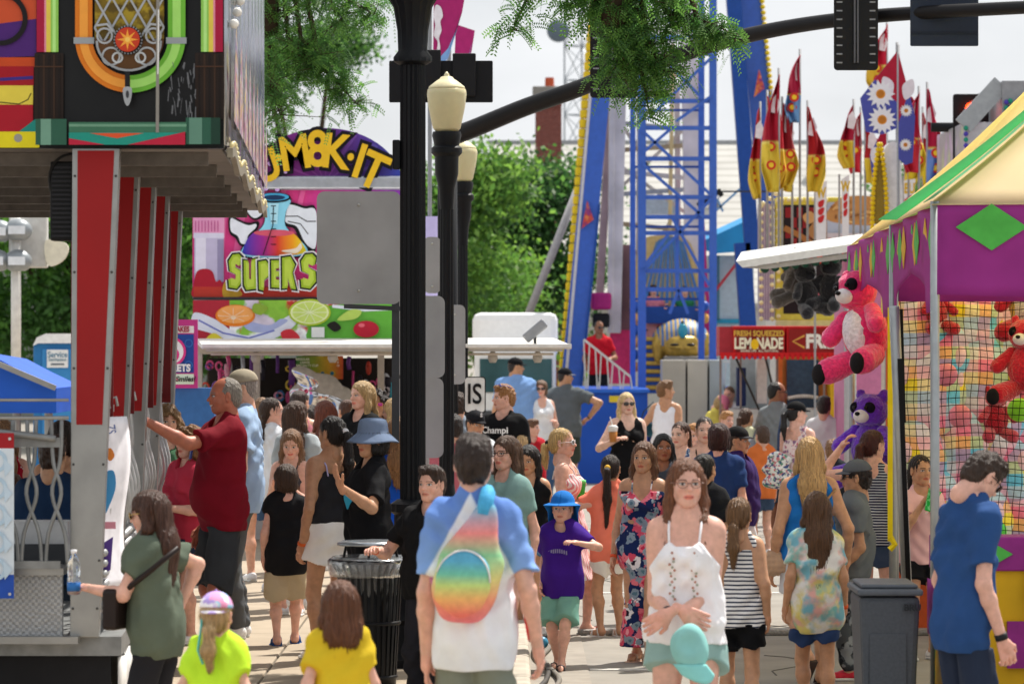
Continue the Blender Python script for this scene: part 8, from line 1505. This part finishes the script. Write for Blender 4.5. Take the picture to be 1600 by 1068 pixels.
tb = thing('tote_bag', 'white flowered tote bag hanging at the back of the woman in black cap', 'bag', wp(J, (-.14, -.17, .95)), R(-20)); v = fieldmesh([ell((0, 0, 0), (.15, .06, .19), None, .05), Pr((-.1, 0, -.13), (.1, 0, -.13), .05, None, .05)], .01, wav(9, 5, 20, .008)); mesh_np('bag_body', [v], fab('#dcdcd6', ('blobs', ['#c06a70', '#5a8a70', '#3a4a78'], 28, .55, .03)), tb)
m = MB(); m.tube([(0, -.0, .16), (0, .02, .35), (.01, .10, .52), (.02, .2, .50)], .014, 6); m.build('strap', fab('#3c4a66'), tb, True)
S_(1228, 584, 110, -60, 'person in dark blue cap standing behind the man in grey', sex='m', hair='#2b2320', hs='crop', hat=('cap', '#27356e'), top=T('#c9c4c0'), bottom=B('#333333'), H=1.76)
J = S_(1155, 778, 270, -6, 'girl with light brown ponytail in striped racerback tank and black shorts', hair='#7a5838', hs='tail', hlen=.22, tail=.06, skin='tan', hy=-12, top=T(fab('#e6e4e2', ('hstripe', '#3c4050', 13, .62)), 'tank', hem=-.05), bottom=B('#141416', len=.45), arms=((.12, .05, -.95), (.16, .0, -.94)), feet=((.09, .14), (.09, -.14)), H=1.34, shoes='#dcdcdc')
J = S_(1264, 678, 240, 6, 'woman with long straight blonde hair in a bright blue sleeveless top from behind', hair='#c9a26c', hs='long', hlen=.44, skin='tan', hy=-4, top=T('#2270be', 'tank', hem=.0, loose=.5), bottom=B('#dce0e8', len=.5), arms=((.18, .04, -.93), (.22, .1, -.85)), feet=((.05, -.25, .14), (.1, .1)), shoes='#3b2a22', bare=1, H=1.62, wid=1.06)
pu = thing('purse', 'small tan quilted purse at the left hip of the blonde woman in blue', 'purse', wp(J, (-.24, -.04, .80)), R(10)); v = fieldmesh([ell((0, 0, 0), (.10, .045, .085), None, .03)], .006, lambda X, Y, Z: .003*np.sin(90*(X+Z))*np.sin(90*(X-Z))); mesh_np('bag_body', [v], mat('#b5957c', .5), pu)
m = MB(); m.tube([(.06, 0, .07), (.15, -.12, .22), (.25, -.14, .33), (.4, -.06, .48)], .008, 6); m.build('strap', mat('#a8845c', .4, metal=.3), pu, True)
J = S_(1275, 767, 263, 4, 'girl with very long brown hair in a pastel tie-dye T-shirt and navy shorts', hair='#5e4028', hs='long', hlen=.48, skin='tan', hy=8, top=T(fab('#e8e8e4', ('blobs', ['#ddd27c', '#7cbcb4', '#e0aca4', '#e2d884', '#78b4c4'], 7.5, .52, .12)), loose=1.0, hem=-.16, sl=.7), bottom=B('#2c4068', len=.5), arms=((.2, .0, -.92), (.17, .05, -.94)), H=1.35, feet=((.07, .1), (.07, -.12)))
band(J, 1, '#e0602c')
S_(1302, 686, 168, -10, 'small boy with sandy hair behind the blonde woman', sex='m', hair='#8a6440', skin='pink', top=T('#20242a'), bottom=B('#333333'), H=1.32)
J = S_(1333, 716, 236, 85, 'boy in grey cap and grey T-shirt with red sneakers facing left', sex='m', hair='#2b1e18', skin='tan', hat=('cap', '#5e6268'), glasses=('sun', '#4a2020'), top=T('#6a7074', loose=.9), bottom=B(fab('#4a4f54', ('blobs', ['#24282c', '#8a9094'], 12, .52, .04)), 'pants', len=1.85), shoes='#c8283c', arms=((.1, .25, -.85), (.1, .12, -.93)), H=1.45)
band(J, 0, '#222222', .92, .03, 'watch_strap')
J = S_(1366, 679, 216, -25, 'woman with dark red ponytail in navy striped tank lifting a hand to her hair', hair='#4a1c14', hs='tail', hlen=.2, skin='pink', hy=-25, top=T(fab('#2b3044', ('hstripe', '#c8ccd4', 16, .7)), 'tank', hem=-.05, loose=.4), bottom=B('#3c4a62', len=.4), arms=((.30, .30, .35), (.1, .1, -.93)), elb=((1, .3, .1), None), hdir=((.6, -.1, .8), None), H=1.6, wid=1.1, shoes='#333333')
J = S_(1440, 706, 222, 195, 'girl in pale pink T-shirt drinking from a bright green cup', hair='#241a16', hs='tail', skin='tan', hy=10, top=T('#e3b5b8', loose=.9), bottom=B('#1b1b1f', len=.5), arms=((.1, .1, -.92), (-.12, .45, .0)), elb=(None, (.6, -.2, -1)), hdir=(None, (-.5, .3, .7)), H=1.44)
print_text(J, 'OU', J['shz']-.10, .10, '#f0dcdc', .13)
hw = wp(J, J['hands'][1][0]); cu = thing('cup', 'bright green patterned plastic cup in the hands of the girl in pale pink', 'cup', (hw.x+.03, hw.y-.04, hw.z-.03)); m = MB(); ax_ = Matrix.Rotation(R(18), 3, 'Y')
m.lathe([(.028, -.05), (.03, -.04), (.046, .10), (.05, .105)], n=20, axis=ax_); m.build('cup_body', mat('#22c04a', .35, pattern=('blobs', ['#8af0a0'], 40, .55, .04)), cu, True)
# queue behind the ride platform, far left
S_(4, 572, 226, 10, 'girl with long light brown hair in a red dotted dress at the left edge', hair='#9a7350', hs='long', hlen=.38, skin='pink', top=T(fab('#b01c30', ('dots', '#f0e4e4', 40, .2)), 'tank'), bottom=B('#b01c30', 'skirt'), H=1.7)
S_(96, 585, 240, 15, 'dark haired person in a white top in the queue behind the rails', hair='#2e2018', hs='bob', skin='tan', top=T('#dfe3e8', 'tank'), bottom=B('#333333'), H=1.72)
S_(84, 626, 262, -10, 'person in navy T-shirt with brown hair standing behind the metal rails', sex='m', hair='#3c2719', hs='short', skin='tan', top=T('#1e3350', loose=.9), bottom=B('#333a44'), H=1.68, wid=1.12)
S_(100, 708, 250, 5, 'child in pink T-shirt with brown hair behind the metal rails', sex='m', hair='#4a2e1e', hs='short', skin='pink', top=T('#d0607a'), bottom=B('#333a44'), H=1.36)
S_(20, 690, 232, -5, 'child in pale green top beside the red dotted dress', hair='#5a3a28', hs='long', top=T('#50a080'), bottom=B('#333a44'), H=1.35)
S_(408, 624, 180, 15, 'woman with a light brown ponytail at the far left of the group by the stall', g=.15, hair='#8a6848', hs='tail', top=T('#c8ccd8'), bottom=B('#3a4a60'), H=1.6)
S_(487, 652, 172, -20, 'short dark haired boy in a green T-shirt between the girls by the stall', sex='m', g=.15, hair='#2c211a', hs='short', top=T('#4d7858'), bottom=B('#3a4a60'), H=1.5)
S_(540, 652, 170, 30, 'woman with a brown bun and orange top behind the bucket hat woman', g=.15, hair='#5a3a28', hs='bun', top=T('#d8743c'), bottom=B('#3a4a60'), H=1.55)
S_(768, 662, 158, 10, 'woman with reddish hair just right of the boy in the emblem cap', hair='#7a3f2a', hs='bob', top=T('#8890a8'), bottom=B('#3a4a60'), H=1.5)
S_(1190, 660, 150, 20, 'child with brown hair in an orange T-shirt beside the grey backpack', sex='m', hair='#4a3424', hs='short', top=T('#d07038'), bottom=B('#3a4a60'), H=1.35)
S_(1288, 640, 140, -15, 'man with dark hair and a white T-shirt behind the blonde woman in blue', sex='m', hair='#2a1f18', hs='short', top=T('#dcdcde'), bottom=B('#3a4a60'), H=1.62)
# ride operator
S_(936, 497, 92, 175, 'ride operator in red polo shirt and sunglasses on the loading deck', sex='m', hair='#17120f', hs='crop', skin='brown', glasses=('sun', '#111111'), top=T('#c01828'), bottom=B('#1a1c22', 'pants', len=1.95), g=.85, arms=((.1, .45, -.5), (.1, .3, -.7)), hy=30, group='fair staff' if 0 else 'people in the fair crowd', H=1.72)
